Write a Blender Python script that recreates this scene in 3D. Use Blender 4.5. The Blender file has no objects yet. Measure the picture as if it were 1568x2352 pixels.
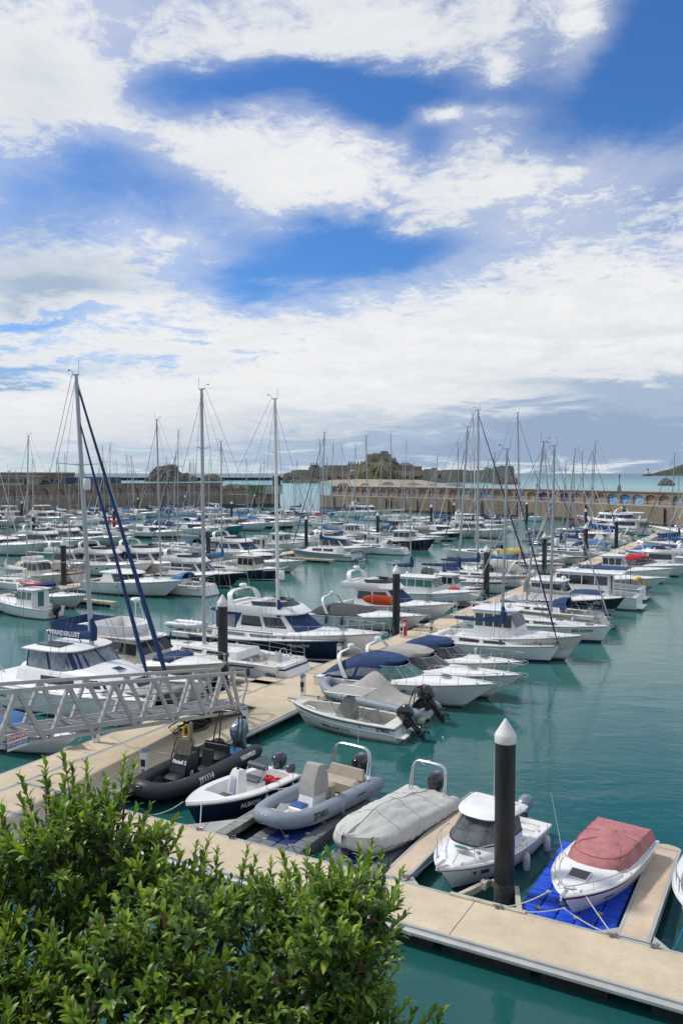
import bpy, bmesh, math, random
from math import sin, cos, pi, radians, atan, tan, sqrt
from mathutils import Vector, Matrix
R = random.Random(11)
scene = bpy.context.scene
COL = scene.collection
# ---------------------------------------------------------------- camera
F = 1930.0; CX = 784.0; CY = 1176.0; HY = 1087.0; HC = 12.0
PITCH = atan((CY-HY)/F)
cam_d = bpy.data.cameras.new('camera'); cam = bpy.data.objects.new('camera', cam_d); COL.objects.link(cam)
cam_d.sensor_fit = 'VERTICAL'; cam_d.sensor_height = 36.0; cam_d.lens = 36.0*F/2352.0
cam_d.clip_start = 0.1; cam_d.clip_end = 60000
cam.location = (0, 0, HC); cam.rotation_euler = (pi/2-PITCH, 0, 0)
scene.camera = cam
Z_ = {'D': (0,0,1), 'a': (0,815.4,.36), 'b': (501.8,878,.36), 'c': (1003.5,909.4,.36), 'd': (0,1254.4,.36), 'e': (439,1254.4,.36),
      'f': (940.8,1223,.36), 'g': (250.9,1630.7,.44), 'h': (878,1599.4,.44), 'i': (0,1662,.6), 'p': (0,1116.4,.2), 'q': (282.2,1116.4,.2),
      'r': (564.5,1116.4,.2), 's': (846.7,1116.4,.22), 't': (1191.7,1116.4,.24)}
def dd(z, x, y):
    a = Z_[z]; return a[0]+a[2]*x, a[1]+a[2]*y
def ray(px, py):
    return Vector((px-CX, F*cos(PITCH)+(CY-py)*sin(PITCH), -F*sin(PITCH)+(CY-py)*cos(PITCH)))
def G(z, x, y, h=0.0):            # world point at height h seen at a surveyed position
    px, py = dd(z, x, y); r = ray(px, py); t = (h-HC)/r.z
    return Vector((r.x*t, r.y*t, h))
def GY(z, x, y, Y):               # world point at distance Y
    px, py = dd(z, x, y); r = ray(px, py); t = Y/r.y
    return Vector((r.x*t, Y, HC+r.z*t))
UX, UY = .875, -.4845
VX, VY = .4845, .875
def W(u, v, h=0.0): return Vector((UX*u+VX*v, UY*u+VY*v, h))
def UV(p): return (p.x*UX+p.y*UY, p.x*VX+p.y*VY)
DIR = {'u': math.atan2(UY, UX), '-u': math.atan2(-UY, -UX), 'v': math.atan2(VY, VX), '-v': math.atan2(-VY, -VX)}
# ---------------------------------------------------------------- materials
MC = {}
def M(name, col=(.8,.8,.8), rough=.5, metal=0, var=.08, scale=3, bump=0, bscale=30, coat=0, stretch=(1,1,1), alpha=1, trans=0, spec=.5):
    if name in MC: return MC[name]
    m = bpy.data.materials.new(name); m.use_nodes = True; nt = m.node_tree; N = nt.nodes; L = nt.links
    b = N['Principled BSDF']; b.inputs['Roughness'].default_value = rough; b.inputs['Metallic'].default_value = metal
    b.inputs['Coat Weight'].default_value = coat; b.inputs['Alpha'].default_value = alpha
    b.inputs['Transmission Weight'].default_value = trans; b.inputs['Specular IOR Level'].default_value = spec
    tc = N.new('ShaderNodeTexCoord'); mp = N.new('ShaderNodeMapping'); mp.inputs['Scale'].default_value = stretch
    L.new(tc.outputs['Object'], mp.inputs['Vector'])
    nz = N.new('ShaderNodeTexNoise'); nz.inputs['Scale'].default_value = scale; nz.inputs['Detail'].default_value = 6
    nz.inputs['Roughness'].default_value = .65
    L.new(mp.outputs['Vector'], nz.inputs['Vector'])
    rp = N.new('ShaderNodeValToRGB'); e = rp.color_ramp.elements
    e[0].position = .3; e[1].position = .7
    e[0].color = tuple(max(0, c*(1-var*1.6)) for c in col)+(1,); e[1].color = tuple(min(1, c*(1+var*.7)) for c in col)+(1,)
    L.new(nz.outputs['Fac'], rp.inputs['Fac']); L.new(rp.outputs['Color'], b.inputs['Base Color'])
    if bump:
        n2 = N.new('ShaderNodeTexNoise'); n2.inputs['Scale'].default_value = bscale; n2.inputs['Detail'].default_value = 4
        L.new(mp.outputs['Vector'], n2.inputs['Vector'])
        bp = N.new('ShaderNodeBump'); bp.inputs['Strength'].default_value = bump; bp.inputs['Distance'].default_value = .05
        L.new(n2.outputs['Fac'], bp.inputs['Height']); L.new(bp.outputs['Normal'], b.inputs['Normal'])
    MC[name] = m; return m
WH = M('gelcoat_white', (.80,.80,.78), .28, var=.05, scale=2.5, stretch=(1,1,.35), coat=.3)
WH2 = M('gelcoat_grey_white', (.62,.64,.65), .35, var=.06, scale=2.5, stretch=(1,1,.3))
CR = M('gelcoat_cream', (.68,.64,.52), .35, var=.08, scale=2.5, stretch=(1,1,.3))
DK = M('deck_nonskid', (.66,.66,.63), .65, var=.1, scale=5, bump=.1, bscale=90)
NVH = M('gelcoat_navy', (.009,.016,.05), .32, var=.2, coat=.15)
BKH = M('gelcoat_black', (.018,.02,.024), .3, var=.2, coat=.2)
GRH = M('gelcoat_grey', (.33,.35,.36), .3, var=.06, coat=.3)
BLH = M('gelcoat_blue', (.03,.12,.25), .25, var=.1)
NV = M('canvas_navy', (.012,.044,.14), .8, var=.25, scale=4, bump=.25, bscale=8)
BLC = M('canvas_blue', (.03,.14,.38), .8, var=.2, bump=.2, bscale=8)
GC = M('canvas_grey', (.36,.35,.32), .85, var=.1, scale=3, bump=.3, bscale=6)
DGC = M('canvas_dark', (.06,.065,.07), .85, var=.2, bump=.3, bscale=6)
CRC = M('canvas_cream', (.52,.52,.49), .85, var=.1, scale=2, bump=.5, bscale=4)
PKC = M('canvas_pink', (.43,.17,.17), .85, var=.16, scale=2.5, bump=.4, bscale=5)
RDC = M('canvas_red', (.45,.02,.03), .8, var=.1)
TLC = M('canvas_teal', (.05,.22,.28), .8, var=.1)
GL = M('glass_dark', (.018,.024,.03), .06, var=.3, scale=2, spec=.8)
GLG = M('glass_green', (.05,.16,.14), .06, var=.3, spec=.8)
GLB = M('glass_blue', (.12,.2,.27), .08, var=.3, spec=.8)
VN = M('clear_vinyl', (.25,.28,.32), .15, var=.4, scale=2, spec=.6)
AF = M('antifoul_navy', (.015,.025,.07), .6, var=.3)
AFR = M('antifoul_red', (.22,.03,.03), .6, var=.3)
AFK = M('antifoul_black', (.02,.022,.022), .6, var=.3)
NVS = M('stripe_navy', (.02,.035,.12), .3, var=.1)
RDS = M('stripe_red', (.35,.03,.03), .3, var=.1)
GRS = M('stripe_grey', (.25,.26,.27), .4, var=.1)
SS = M('stainless_steel', (.7,.7,.7), .25, 1, var=.05)
ALM = M('mast_aluminium', (.42,.43,.44), .42, .35, var=.06, scale=1)
ALW = M('mast_white', (.68,.68,.66), .35, 0, var=.05, scale=1)
GALV = M('gangway_metal', (.50,.50,.48), .55, .25, var=.12, scale=2)
GRT = M('gangway_grating', (.2,.21,.22), .7, .2, var=.2, scale=20, bump=.4, bscale=60)
BLK = M('black_plastic', (.015,.016,.018), .35, var=.3)
RUB = M('black_rubber', (.022,.024,.026), .6, var=.3, scale=2, bump=.15, bscale=40)
OBK = M('outboard_black', (.015,.016,.018), .15, var=.2, coat=.6)
OBG = M('outboard_silver', (.25,.31,.36), .25, .4, var=.1)
HYP = M('tube_grey', (.23,.27,.32), .55, var=.07, scale=3)
HYK = M('tube_black', (.028,.031,.038), .5, var=.15, scale=3)
UPH = M('upholstery_black', (.02,.021,.023), .55, var=.2, bump=.4, bscale=14)
UPC = M('upholstery_beige', (.42,.36,.28), .7, var=.1)
UPB = M('upholstery_blue', (.02,.09,.3), .7, var=.1)
TK = M('teak', (.30,.19,.10), .6, var=.2, scale=3, stretch=(1,12,1))
WD = M('varnished_wood', (.2,.08,.03), .35, var=.25, scale=4, stretch=(1,8,1))
WIR = M('rigging_wire', (.16,.17,.18), .4, .5, var=.1)
ROP = M('rope_white', (.6,.58,.52), .9, var=.2, scale=20)
ROB = M('rope_blue', (.03,.15,.35), .9, var=.2, scale=20)
RDP = M('red_plastic', (.5,.02,.02), .35, var=.1)
ORG = M('orange_plastic', (.75,.09,.02), .4, var=.1)
YLW = M('yellow_plastic', (.75,.5,.03), .5, var=.1)
FEN = M('fender_white', (.68,.68,.66), .45, var=.08)
FEB = M('fender_navy', (.03,.07,.15), .5, var=.1)
TXK = M('lettering_black', (.02,.02,.025), .4, var=0)
TXW = M('lettering_white', (.8,.8,.8), .4, var=0)
SOL = M('solar_panel', (.04,.045,.07), .2, var=.2, scale=12)
# ---------------------------------------------------------------- mesh builder
class MB:
    def __init__(s): s.v = []; s.f = []; s.m = []
    def add(s, v, f, m=0):
        o = len(s.v); s.v += [tuple(p) for p in v]; s.f += [tuple(i+o for i in q) for q in f]
        s.m += (m if isinstance(m, list) else [m]*len(f)); return s
    def box(s, x0, x1, y0, y1, z0, z1, m=0, b=0):
        if b:
            b = min(b, abs(x1-x0)*.45, abs(y1-y0)*.45, abs(z1-z0)*.45)
            def rr(z, i): return [(x0+i+b, y0+i, z), (x1-i-b, y0+i, z), (x1-i, y0+i+b, z), (x1-i, y1-i-b, z), (x1-i-b, y1-i, z), (x0+i+b, y1-i, z), (x0+i, y1-i-b, z), (x0+i, y0+i+b, z)]
            return s.loft([rr(z0, b), rr(z0+b, 0), rr(z1-b, 0), rr(z1, b)], m=m, cap=True)
        v = [(x, y, z) for x in (x0, x1) for y in (y0, y1) for z in (z0, z1)]
        return s.add(v, [(0,1,3,2),(4,6,7,5),(0,4,5,1),(2,3,7,6),(0,2,6,4),(1,5,7,3)], m)
    def obox(s, mat, sx, sy, sz, m=0):
        v = [mat @ Vector((x*sx/2, y*sy/2, z*sz/2)) for x in (-1,1) for y in (-1,1) for z in (-1,1)]
        return s.add(v, [(0,1,3,2),(4,6,7,5),(0,4,5,1),(2,3,7,6),(0,2,6,4),(1,5,7,3)], m)
    def loft(s, rings, closed=True, cap=False, m=0):
        n = len(rings[0]); v = [p for r in rings for p in r]; f = []; k = n if closed else n-1; mm = []
        for i in range(len(rings)-1):
            for j in range(k):
                a = i*n+j; b = i*n+(j+1) % n; f.append((a, b, b+n, a+n)); mm.append(m[i] if isinstance(m, list) else m)
        if cap:
            f.append(tuple(range(n-1, -1, -1))); f.append(tuple((len(rings)-1)*n+j for j in range(n)))
            mm += [mm[0] if mm else 0, mm[-1] if mm else 0]
        return s.add(v, f, mm)
    def tube(s, pts, r, n=6, m=0, cap=True, sq=1.0, closed=False):
        P = [Vector(p) for p in pts]; K = len(P); rings = []; up = None
        for i, p in enumerate(P):
            if closed: d = P[(i+1) % K]-P[i-1]
            else: d = P[min(i+1, K-1)]-P[max(i-1, 0)]
            if d.length < 1e-9: d = Vector((0,0,1))
            d.normalize()
            if up is None: up = Vector((0,0,1)) if abs(d.z) < .9 else Vector((1,0,0))
            x = d.cross(up)
            if x.length < 1e-5: x = d.cross(Vector((0,1,0)))
            x.normalize(); up = x.cross(d).normalized()
            rr = r[i] if isinstance(r, (list, tuple)) else r
            rings.append([p+x*(cos(a)*rr*sq)+up*(sin(a)*rr) for a in [2*pi*(k+.5)/n for k in range(n)]])
        if closed: rings.append(rings[0]); cap = False
        return s.loft(rings, True, cap and n > 2, m)
    def seg(s, a, b, r, n=4, m=0): return s.tube([a, b], r, n, m)
    def lathe(s, prof, c=(0,0,0), n=16, m=0, ax='z'):
        rings = []
        for r, z in prof:
            r = max(r, 1e-4)
            if ax == 'z': rings.append([(c[0]+r*cos(2*pi*k/n), c[1]+r*sin(2*pi*k/n), c[2]+z) for k in range(n)])
            elif ax == 'y': rings.append([(c[0]+r*sin(2*pi*k/n), c[1]+z, c[2]+r*cos(2*pi*k/n)) for k in range(n)])
            else: rings.append([(c[0]+z, c[1]+r*cos(2*pi*k/n), c[2]+r*sin(2*pi*k/n)) for k in range(n)])
        return s.loft(rings, True, True, m)
    def build(s, name, mats, par=None, smooth=True, ang=38):
        me = bpy.data.meshes.new(name)
        me.from_pydata(s.v, [], s.f)
        for mt in (mats if isinstance(mats, (list, tuple)) else [mats]): me.materials.append(mt)
        nm = len(me.materials)
        me.polygons.foreach_set('material_index', [min(i, nm-1) for i in s.m])
        if smooth:
            me.polygons.foreach_set('use_smooth', [True]*len(me.polygons))
            try: me.set_sharp_from_angle(angle=radians(ang))
            except Exception: pass
        me.update()
        o = bpy.data.objects.new(name, me); COL.objects.link(o)
        if par is not None: o.parent = par
        return o
def tag(o, label=None, cat=None, group=None, kind=None):
    if label: o['label'] = label
    if cat: o['category'] = cat
    if group: o['group'] = group
    if kind: o['kind'] = kind
    return o
def thing(name, label, cat, loc=(0,0,0), rz=0, group=None):
    o = bpy.data.objects.new(name, None); o.empty_display_size = .3; COL.objects.link(o)
    o.location = loc; o.rotation_euler = (0, 0, rz); return tag(o, label, cat, group)
KIDS = {}
def copy_tree(o, par=None):
    c = o.copy(); COL.objects.link(c)
    if par is not None: c.parent = par
    for ch in list(o.children): copy_tree(ch, c)
    return c
def text_mesh(s, size, ext=0.0, bold=0.0):
    cu = bpy.data.curves.new('lettering', 'FONT'); cu.body = s; cu.size = size; cu.align_x = 'CENTER'; cu.align_y = 'CENTER'; cu.offset = bold; cu.extrude = ext
    cu.resolution_u = 2
    o = bpy.data.objects.new('lettering', cu); COL.objects.link(o); bpy.context.view_layer.update()
    dg = bpy.context.evaluated_depsgraph_get(); me = bpy.data.meshes.new_from_object(o.evaluated_get(dg), depsgraph=dg)
    bm = bmesh.new(); bm.from_mesh(me); bmesh.ops.triangulate(bm, faces=bm.faces)
    for _ in range(4):
        ed = [e for e in bm.edges if e.calc_length() > size*.14]
        if ed: bmesh.ops.subdivide_edges(bm, edges=ed, cuts=1)
        bmesh.ops.triangulate(bm, faces=bm.faces)
    bm.to_mesh(me); bm.free()
    v = [tuple(p.co) for p in me.vertices]; f = [tuple(p.vertices) for p in me.polygons]
    bpy.data.objects.remove(o); bpy.data.curves.remove(cu); bpy.data.meshes.remove(me)
    return v, f
def text(s, size, mat, par, fn, name='lettering', bold=0.0):   # fn maps flat text coordinates to the surface it is written on
    v, f = text_mesh(s, size, 0, bold); mb = MB(); mb.add([fn(p[0], p[1]) for p in v], f)
    return mb.build(name, mat, par, smooth=False)
def flat(o, xd, yd):
    o = Vector(o); xd = Vector(xd).normalized(); yd = Vector(yd).normalized()
    return lambda x, y: o+xd*x+yd*y
def lerp(a, b, t): return a+(b-a)*t
def clamp(x, a=0., b=1.): return max(a, min(b, x))
# ---------------------------------------------------------------- outlines
def U(xa, xf, w, z, k=3.0, n=28, cr=0.0, wa=None):      # plan outline, rounded to the front, evenly spaced points
    out = []; nn_ = 72
    for i in range(nn_+1):
        th = -pi/2+pi*i/nn_
        c = max(0, cos(th))**(2/k); s_ = abs(sin(th))**(2/k)*(1 if th > 0 else -1)
        x = xa+(xf-xa)*c; ww = w
        if wa is not None: ww = lerp(wa, w, c)
        out.append((x, ww*s_, z-cr*s_*s_))
    D_ = [0]
    for a, b in zip(out, out[1:]): D_.append(D_[-1]+math.dist(a, b))
    res = []; k_ = 0
    for i in range(n+1):
        s = D_[-1]*i/n
        while k_ < nn_-1 and D_[k_+1] < s: k_ += 1
        t = clamp((s-D_[k_])/max(1e-9, D_[k_+1]-D_[k_])); a, b = out[k_], out[k_+1]; res.append((lerp(a[0], b[0], t), lerp(a[1], b[1], t), lerp(a[2], b[2], t)))
    return res
def band(mb, r0, r1, f0, f1, i0, i1, off=.012, m=0):
    sc_ = (len(r0)-1)/14; i0 *= sc_; i1 *= sc_
    def P(i, f):
        j = min(int(i), len(r0)-2); t = i-j
        a = Vector(r0[j]).lerp(Vector(r0[j+1]), t); b = Vector(r1[j]).lerp(Vector(r1[j+1]), t)
        p = a.lerp(b, f); d = Vector(r0[j+1])-Vector(r0[j]); nn = d.cross(b-a)
        if nn.length > 1e-9: nn.normalize()
        c = sum((Vector(q) for q in r0), Vector())/len(r0)
        if nn.dot(p-c) < 0: nn = -nn
        return p+nn*off
    k = max(2, int(round((i1-i0)*1.0))+1); A = [P(lerp(i0, i1, j/(k-1)), f0) for j in range(k)]; B = [P(lerp(i0, i1, j/(k-1)), f1) for j in range(k)]
    return mb.loft([A, B], closed=False, m=m)
def crumple(pts, a, rnd): return [(p[0]+rnd.uniform(-a,a), p[1]+rnd.uniform(-a,a), p[2]+rnd.uniform(-a,a)) for p in pts]
# ================================================================ boats: shared pieces
class Hull:
    def __init__(s, L, B, fa, ff, rk=None, sr=0.0, p=2.2, st=.12, fl=.7, ww=.86, pb=1.7, t0=.38, z0=0.0):
        s.L, s.B, s.fa, s.ff, s.sr, s.p, s.st, s.fl, s.ww, s.pb, s.t0, s.z0 = L, B, fa, ff, sr, p, st, fl, ww, pb, t0, z0
        s.rk = L*.12 if rk is None else rk
    def zs(s, t): return s.fa+(s.ff-s.fa)*t**1.6
    def bs(s, t):
        k = clamp((t-s.t0)/(1-s.t0)); a = 1-s.st*(clamp((s.t0-t)/s.t0))**1.5
        return s.B/2*a*max(.015, 1-k**s.p)
    def bw(s, t):
        k = clamp((t-s.t0*.6)/(1-s.t0*.6)); a = 1-s.st*(clamp((s.t0-t)/s.t0))**1.5
        return s.B/2*s.ww*a*max(.01, 1-k**s.pb)
    def S(s, t, q, sd=1, off=0.0):
        y = s.bw(t)+(s.bs(t)-s.bw(t))*max(q, 0)**s.fl
        x = t*(s.L-s.rk*(1-q))+(1-t)*s.sr*q
        return Vector((x, sd*(y+off), s.z0+q*s.zs(t)))
    def build(s, root, top=WH, anti=AF, boot=None, stripe=None, low=None, name='hull', n=18):
        boot = boot or (top if top not in (WH, CR) else M('waterline_stain', (.50,.48,.38), .5, var=.35, scale=3)); stripe = stripe or top; low = low or top
        mats = [anti, boot, top, stripe, low]
        qs = [0, .06, .14, .34, .42, .6, .78, .88, 1.0]; bm = [0, 1, 4, 4, 2, 2, 3, 2]
        mb = MB(); ts = [1-(1-i/n)**1.25 for i in range(n+1)]
        for sd in (1, -1):
            rows = [[Vector((s.S(t, 0).x*.985, 0, s.z0-.35*(1-t**3))) for t in ts], [s.S(t, 0, sd)*1 - Vector((0, sd*s.bw(t)*.12, .14*(1-t**4))) for t in ts]]
            rows += [[s.S(t, q, sd) for t in ts] for q in qs]
            mb.loft(rows, closed=False, m=[0, 0]+bm)
        # transom
        R_ = [[s.S(0, q, -1) for q in qs], [s.S(0, q, 1) for q in qs]]
        nq = len(qs); v = [p for r in R_ for p in r]
        mb.add(v, [(j, j+1, nq+j+1, nq+j) for j in range(nq-1)], bm)
        return mb.build(name, mats, root, ang=50)
    def deck(s, root, segs=(), mat=None, rec=.05, cam=.06, name='deck', g=.12, mats=None, n=18, t_end=1.0):
        # segs: (t0, t1, inset, depth) open wells in the deck
        mat = mat or DK; mb = MB(); ts = set(i/n for i in range(n+1))
        for a, b, ins, dp in segs: ts |= {a-.002 if a > .004 else a, a, b, b+.002}
        ts = sorted(t for t in ts if 0 <= t <= 1)
        rings = []; mm = []
        for t in ts:
            b = s.bs(t); z = s.z0+s.zs(t); x = s.S(t, 1).x; dp = 0; ins = g
            for a0, b0, i0, d0 in segs:
                if a0 <= t <= b0: dp = d0; ins = i0
            bi = max(b-ins, b*.15); gg = min(.03, b*.3)
            if dp: row = [(b, 0), (b-gg, 0), (bi, 0), (bi-.02, -dp), (bi*.5, -dp), (0, -dp)]
            else: row = [(b, 0), (b-gg, 0), (b-gg-.005, -rec), (bi*.66, -rec+cam*.5), (bi*.33, -rec+cam*.8), (0, -rec+cam)]
            pts = [(x, y, z+h) for y, h in row]+[(x, -y, z+h) for y, h in reversed(row[:-1])]
            rings.append(pts)
        mb.loft(rings, closed=False); return mb.build(name, mats or [mat], root, ang=30)
    def rub(s, root, mat=WH, r=.035, q=.97, name='rub_rail', t1=1.0):
        mb = MB(); ts = [i/20*t1 for i in range(21)]
        P = [s.S(t, q, 1, r*.4) for t in ts]+[s.S(t, q, -1, r*.4) for t in reversed(ts)][1:]
        mb.tube(P, r, 5); return mb.build(name, mat, root)
    def ports(s, root, ts, q=.72, w=.3, h=.1, mat=None, name='porthole', both=True):
        for sd in ((1, -1) if both else (-1,)):
            for t in ts:
                mb = MB(); c = s.S(t, q, sd); e = 1e-3
                dx = (s.S(t+e, q, sd)-c).normalized(); dz = (s.S(t, q+.05, sd)-c).normalized(); nn = dx.cross(dz)
                if nn.y*sd < 0: nn = -nn
                pts = [c+nn*.012+dx*(w/2*math.copysign(abs(cos(a))**.6, cos(a)))+dz*(h/2*math.copysign(abs(sin(a))**.6, sin(a))) for a in [2*pi*k/12 for k in range(12)]]
                mb.add(pts, [tuple(range(12))]); mb.build(name, mat or GL, root, smooth=False)
    def rails(s, root, t0=.45, t1=.99, h=.55, ins=.06, n=6, mid=False, r=.014, name='bow_rail', lean=0.0, mat=SS, gate=False):
        mb = MB()
        def P(t, sd, hh): p = s.S(t, 1, sd, -min(ins, s.bs(t)*.5)); return p+Vector((lean*hh, 0, hh))
        ts = [lerp(t0, t1, i/(n*2)) for i in range(n*2+1)]
        for hh in ((h, h*.5) if mid else (h,)):
            for sd in (1, -1):
                pts = [P(t, sd, hh if i else 0 if not gate else hh) for i, t in enumerate(ts)]
                if not gate: pts[1] = pts[1].lerp(P(ts[0], sd, hh), .3)
                mb.tube(pts, r, 4)
            a = P(t1, 1, hh); b = P(t1, -1, hh)
            mb.tube([a, (a+b)/2+Vector((s.B*.04+.04, 0, 0)), b], r, 4)
        for sd in (1, -1):
            for i in range(1, n+1):
                t = lerp(t0, t1, i/n); mb.seg(P(t, sd, 0), P(t, sd, h), r*.85, 4)
        return mb.build(name, mat, root)
    def text(s, root, st, t, q, sd, size, mat=TXK, bold=.01, slant=0.0):
        d = -sd    # reading direction along the hull: bow lies to the right on the starboard side
        Lx = s.L
        def fn(x, y):
            tt = t+(-sd)*(x+slant*y)/Lx; qq = q+y/s.zs(clamp(tt)); return s.S(clamp(tt), clamp(qq, .02, .99), sd, .016)
        return text(st, size, mat, root, fn, bold=bold)
def outboard(root, x, y, z, sc=1.0, tilt=0, mat=OBK, side=False, txt=None):
    o = bpy.data.objects.new('outboard_motor', None); COL.objects.link(o); o.parent = root; o.location = (x, y, z); o.rotation_euler = (0, radians(tilt), 0)
    def ring(x0, x1, w, z_): return [(lerp(x0, x1, .5)+(x1-x0)/2*math.copysign(abs(cos(a))**.7, cos(a)), w*math.copysign(abs(sin(a))**.7, sin(a)), z_) for a in [2*pi*k/12 for k in range(12)]]
    mb = MB(); mb.loft([ring(-.5*sc, -.02*sc, .14*sc, .1*sc), ring(-.6*sc, .06*sc, .21*sc, .2*sc), ring(-.63*sc, .08*sc, .22*sc, .42*sc), ring(-.58*sc, .05*sc, .2*sc, .6*sc), ring(-.45*sc, -.08*sc, .12*sc, .69*sc)], cap=True)
    cw = mb.build('cowling', mat, o)
    if txt: text(txt, .14*sc, TXW, cw, lambda a, b: Vector((-.28*sc+a, -.235*sc, .42*sc+b)))
    mb = MB(); mb.loft([ring(-.46*sc, -.1*sc, .09*sc, .14*sc), ring(-.42*sc, -.16*sc, .06*sc, -.3*sc), ring(-.44*sc, -.18*sc, .05*sc, -.7*sc), ring(-.40*sc, -.22*sc, .03*sc, -.9*sc)], cap=True)
    mb.box(-.62*sc, -.16*sc, -.1*sc, .1*sc, -.46*sc, -.42*sc); mb.lathe([(0, -.3*sc), (.06*sc, -.2*sc), (.07*sc, .1*sc), (0, .22*sc)], (-.33*sc, 0, -.66*sc), 8, ax='x')
    mb.build('drive_leg', mat, o)
    mb = MB()
    for k in range(3):
        a = 2*pi*k/3; mb.loft([[(-.66*sc, .03*sc*cos(a)-.02*sin(a), -.66*sc+.03*sc*sin(a)), (-.60*sc, .03*sc*cos(a)+.02*sin(a), -.66*sc+.03*sc*sin(a)+.02)], [(-.68*sc, .17*sc*cos(a)-.05*sin(a), -.66*sc+.17*sc*sin(a)), (-.58*sc, .17*sc*cos(a+.6), -.66*sc+.17*sc*sin(a+.6))]], closed=False)
    mb.build('propeller', BLK, o)
    mb = MB(); mb.box(-.2*sc, .06*sc, -.12*sc, .12*sc, -.2*sc, .16*sc, b=.03); mb.build('mounting_bracket', BLK, o)
    return o
def whip(root, p, h, r=.012, lean=(0,0), name='whip_antenna', mat=FEN):
    mb = MB(); mb.tube([p, (p[0]+lean[0]*h, p[1]+lean[1]*h, p[2]+h)], [r, r*.4], 4); return mb.build(name, mat, root)
def radar(root, x, y, z, r=.26, name='radar_dome'):
    mb = MB(); mb.lathe([(r*.5, -.1), (r*.5, 0), (r, .03), (r*1.02, .12), (r*.8, .2), (0, .23)], (x, y, z), 14); return mb.build(name, WH, root)
def arch(root, x, w, z0, z1, lean=-.3, th=.06, ch=.28, mat=WH, name='radar_arch'):
    mb = MB(); n = 12; P = []
    for i in range(n+1):
        a = pi*i/n; cy = w*math.copysign(abs(cos(a))**.45, cos(a)); cz = abs(sin(a))**.5
        P.append((x+lean*(z1-z0)*cz, cy, lerp(z0, z1, cz), ch*(1-.35*cz)))
    rings = []
    for i, p in enumerate(P):
        q0 = P[max(i-1, 0)]; q1 = P[min(i+1, n)]; ty, tz = q1[1]-q0[1], q1[2]-q0[2]; l = math.hypot(ty, tz) or 1; ny, nz = -tz/l, ty/l
        c = p[3]; rings.append([(p[0]-c/2, p[1]+ny*th/2, p[2]+nz*th/2), (p[0]+c/2, p[1]+ny*th/2, p[2]+nz*th/2), (p[0]+c/2, p[1]-ny*th/2, p[2]-nz*th/2), (p[0]-c/2, p[1]-ny*th/2, p[2]-nz*th/2)])
    mb.loft(rings, cap=True); return mb.build(name, mat, root)
def tarch(root, x, w, z0, z1, lean=-.1, r=.025, name='a_frame', mat=SS, depth=.0):
    mb = MB(); n = 14; PP = []
    for dx in ((0, depth) if depth else (0,)):
        P = []
        for i in range(n+1):
            a = pi*i/n; cy = w*math.copysign(abs(cos(a))**.35, cos(a)); cz = abs(sin(a))**.35
            P.append((x+dx*(1-.6*cz)+lean*(z1-z0)*cz, cy, lerp(z0, z1, cz)))
        mb.tube(P, r, 6); PP.append(P)
    if depth:
        for i in (3, 4, 10, 11): mb.seg(PP[0][i], PP[1][i], r*.7)
    return mb.build(name, mat, root)
def seat(root, x, y, z, w=.5, mat=UPH, d=.45, hb=.45, name='seat'):
    mb = MB(); mb.box(x-d/2, x+d/2, y-w/2, y+w/2, z, z+.14, b=.04); mb.loft([[(x-d/2-.02, y-w/2, z+.1), (x-d/2+.1, y-w/2, z+.1), (x-d/2+.1, y+w/2, z+.1), (x-d/2-.02, y+w/2, z+.1)], [(x-d/2-.14, y-w/2+.03, z+hb), (x-d/2-.04, y-w/2+.03, z+hb), (x-d/2-.04, y+w/2-.03, z+hb), (x-d/2-.14, y+w/2-.03, z+hb)]], cap=True)
    return mb.build(name, mat, root)
def wheel(root, x, y, z, r=.2, mat=BLK, name='steering_wheel'):
    mb = MB(); P = [(x-r*.35*sin(a), y+r*cos(a), z+r*sin(a)) for a in [2*pi*k/14 for k in range(14)]]
    mb.tube(P, .016, 4, closed=True)
    for k in (0, 5, 9): mb.seg((x, y, z), P[k], .01)
    return mb.build(name, mat, root)
def canopy(root, rings, mat, panes=(), name='canopy', pm=None, cap=True):
    """rings: list of U() outlines from low to high; panes: (ring index, f0,f1,i0,i1)"""
    mb = MB(); mb.loft(rings, closed=True)
    top = rings[-1]; n = len(top); c = Vector((sum(p[0] for p in top)/n, 0, sum(p[2] for p in top)/n+.05))
    inner = [tuple(Vector(p).lerp(c, .5)+Vector((0, 0, .03))) for p in top]
    mb.loft([top, inner], closed=True); mb.add(inner, [tuple(range(n))])
    o = mb.build(name, mat, root, ang=45)
    for k, f0, f1, i0, i1 in panes:
        b = MB(); band(b, rings[k], rings[k+1], f0, f1, i0, i1, .014); b.build('clear_panel' if pm is None else 'window', pm or VN, o)
    return o
def anchor(root, x, z):
    mb = MB(); mb.box(x-.35, x+.12, -.05, .05, z-.02, z+.03); mb.tube([(x+.1, 0, z+.05), (x+.16, 0, z-.1), (x-.02, 0, z-.22)], [.02, .03, .05], 5); return mb.build('anchor', SS, root)
def cleats(root, H, ts=(.1, .5, .9)):
    for t in ts:
        for sd in (1, -1):
            p = H.S(t, 1, sd, -.12 if H.bs(t) > .3 else 0); mb = MB(); mb.box(p.x-.09, p.x+.09, p.y-.015, p.y+.015, p.z+.03, p.z+.055); mb.box(p.x-.03, p.x+.03, p.y-.015, p.y+.015, p.z-.04, p.z+.035); mb.build('cleat', SS, root)
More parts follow.
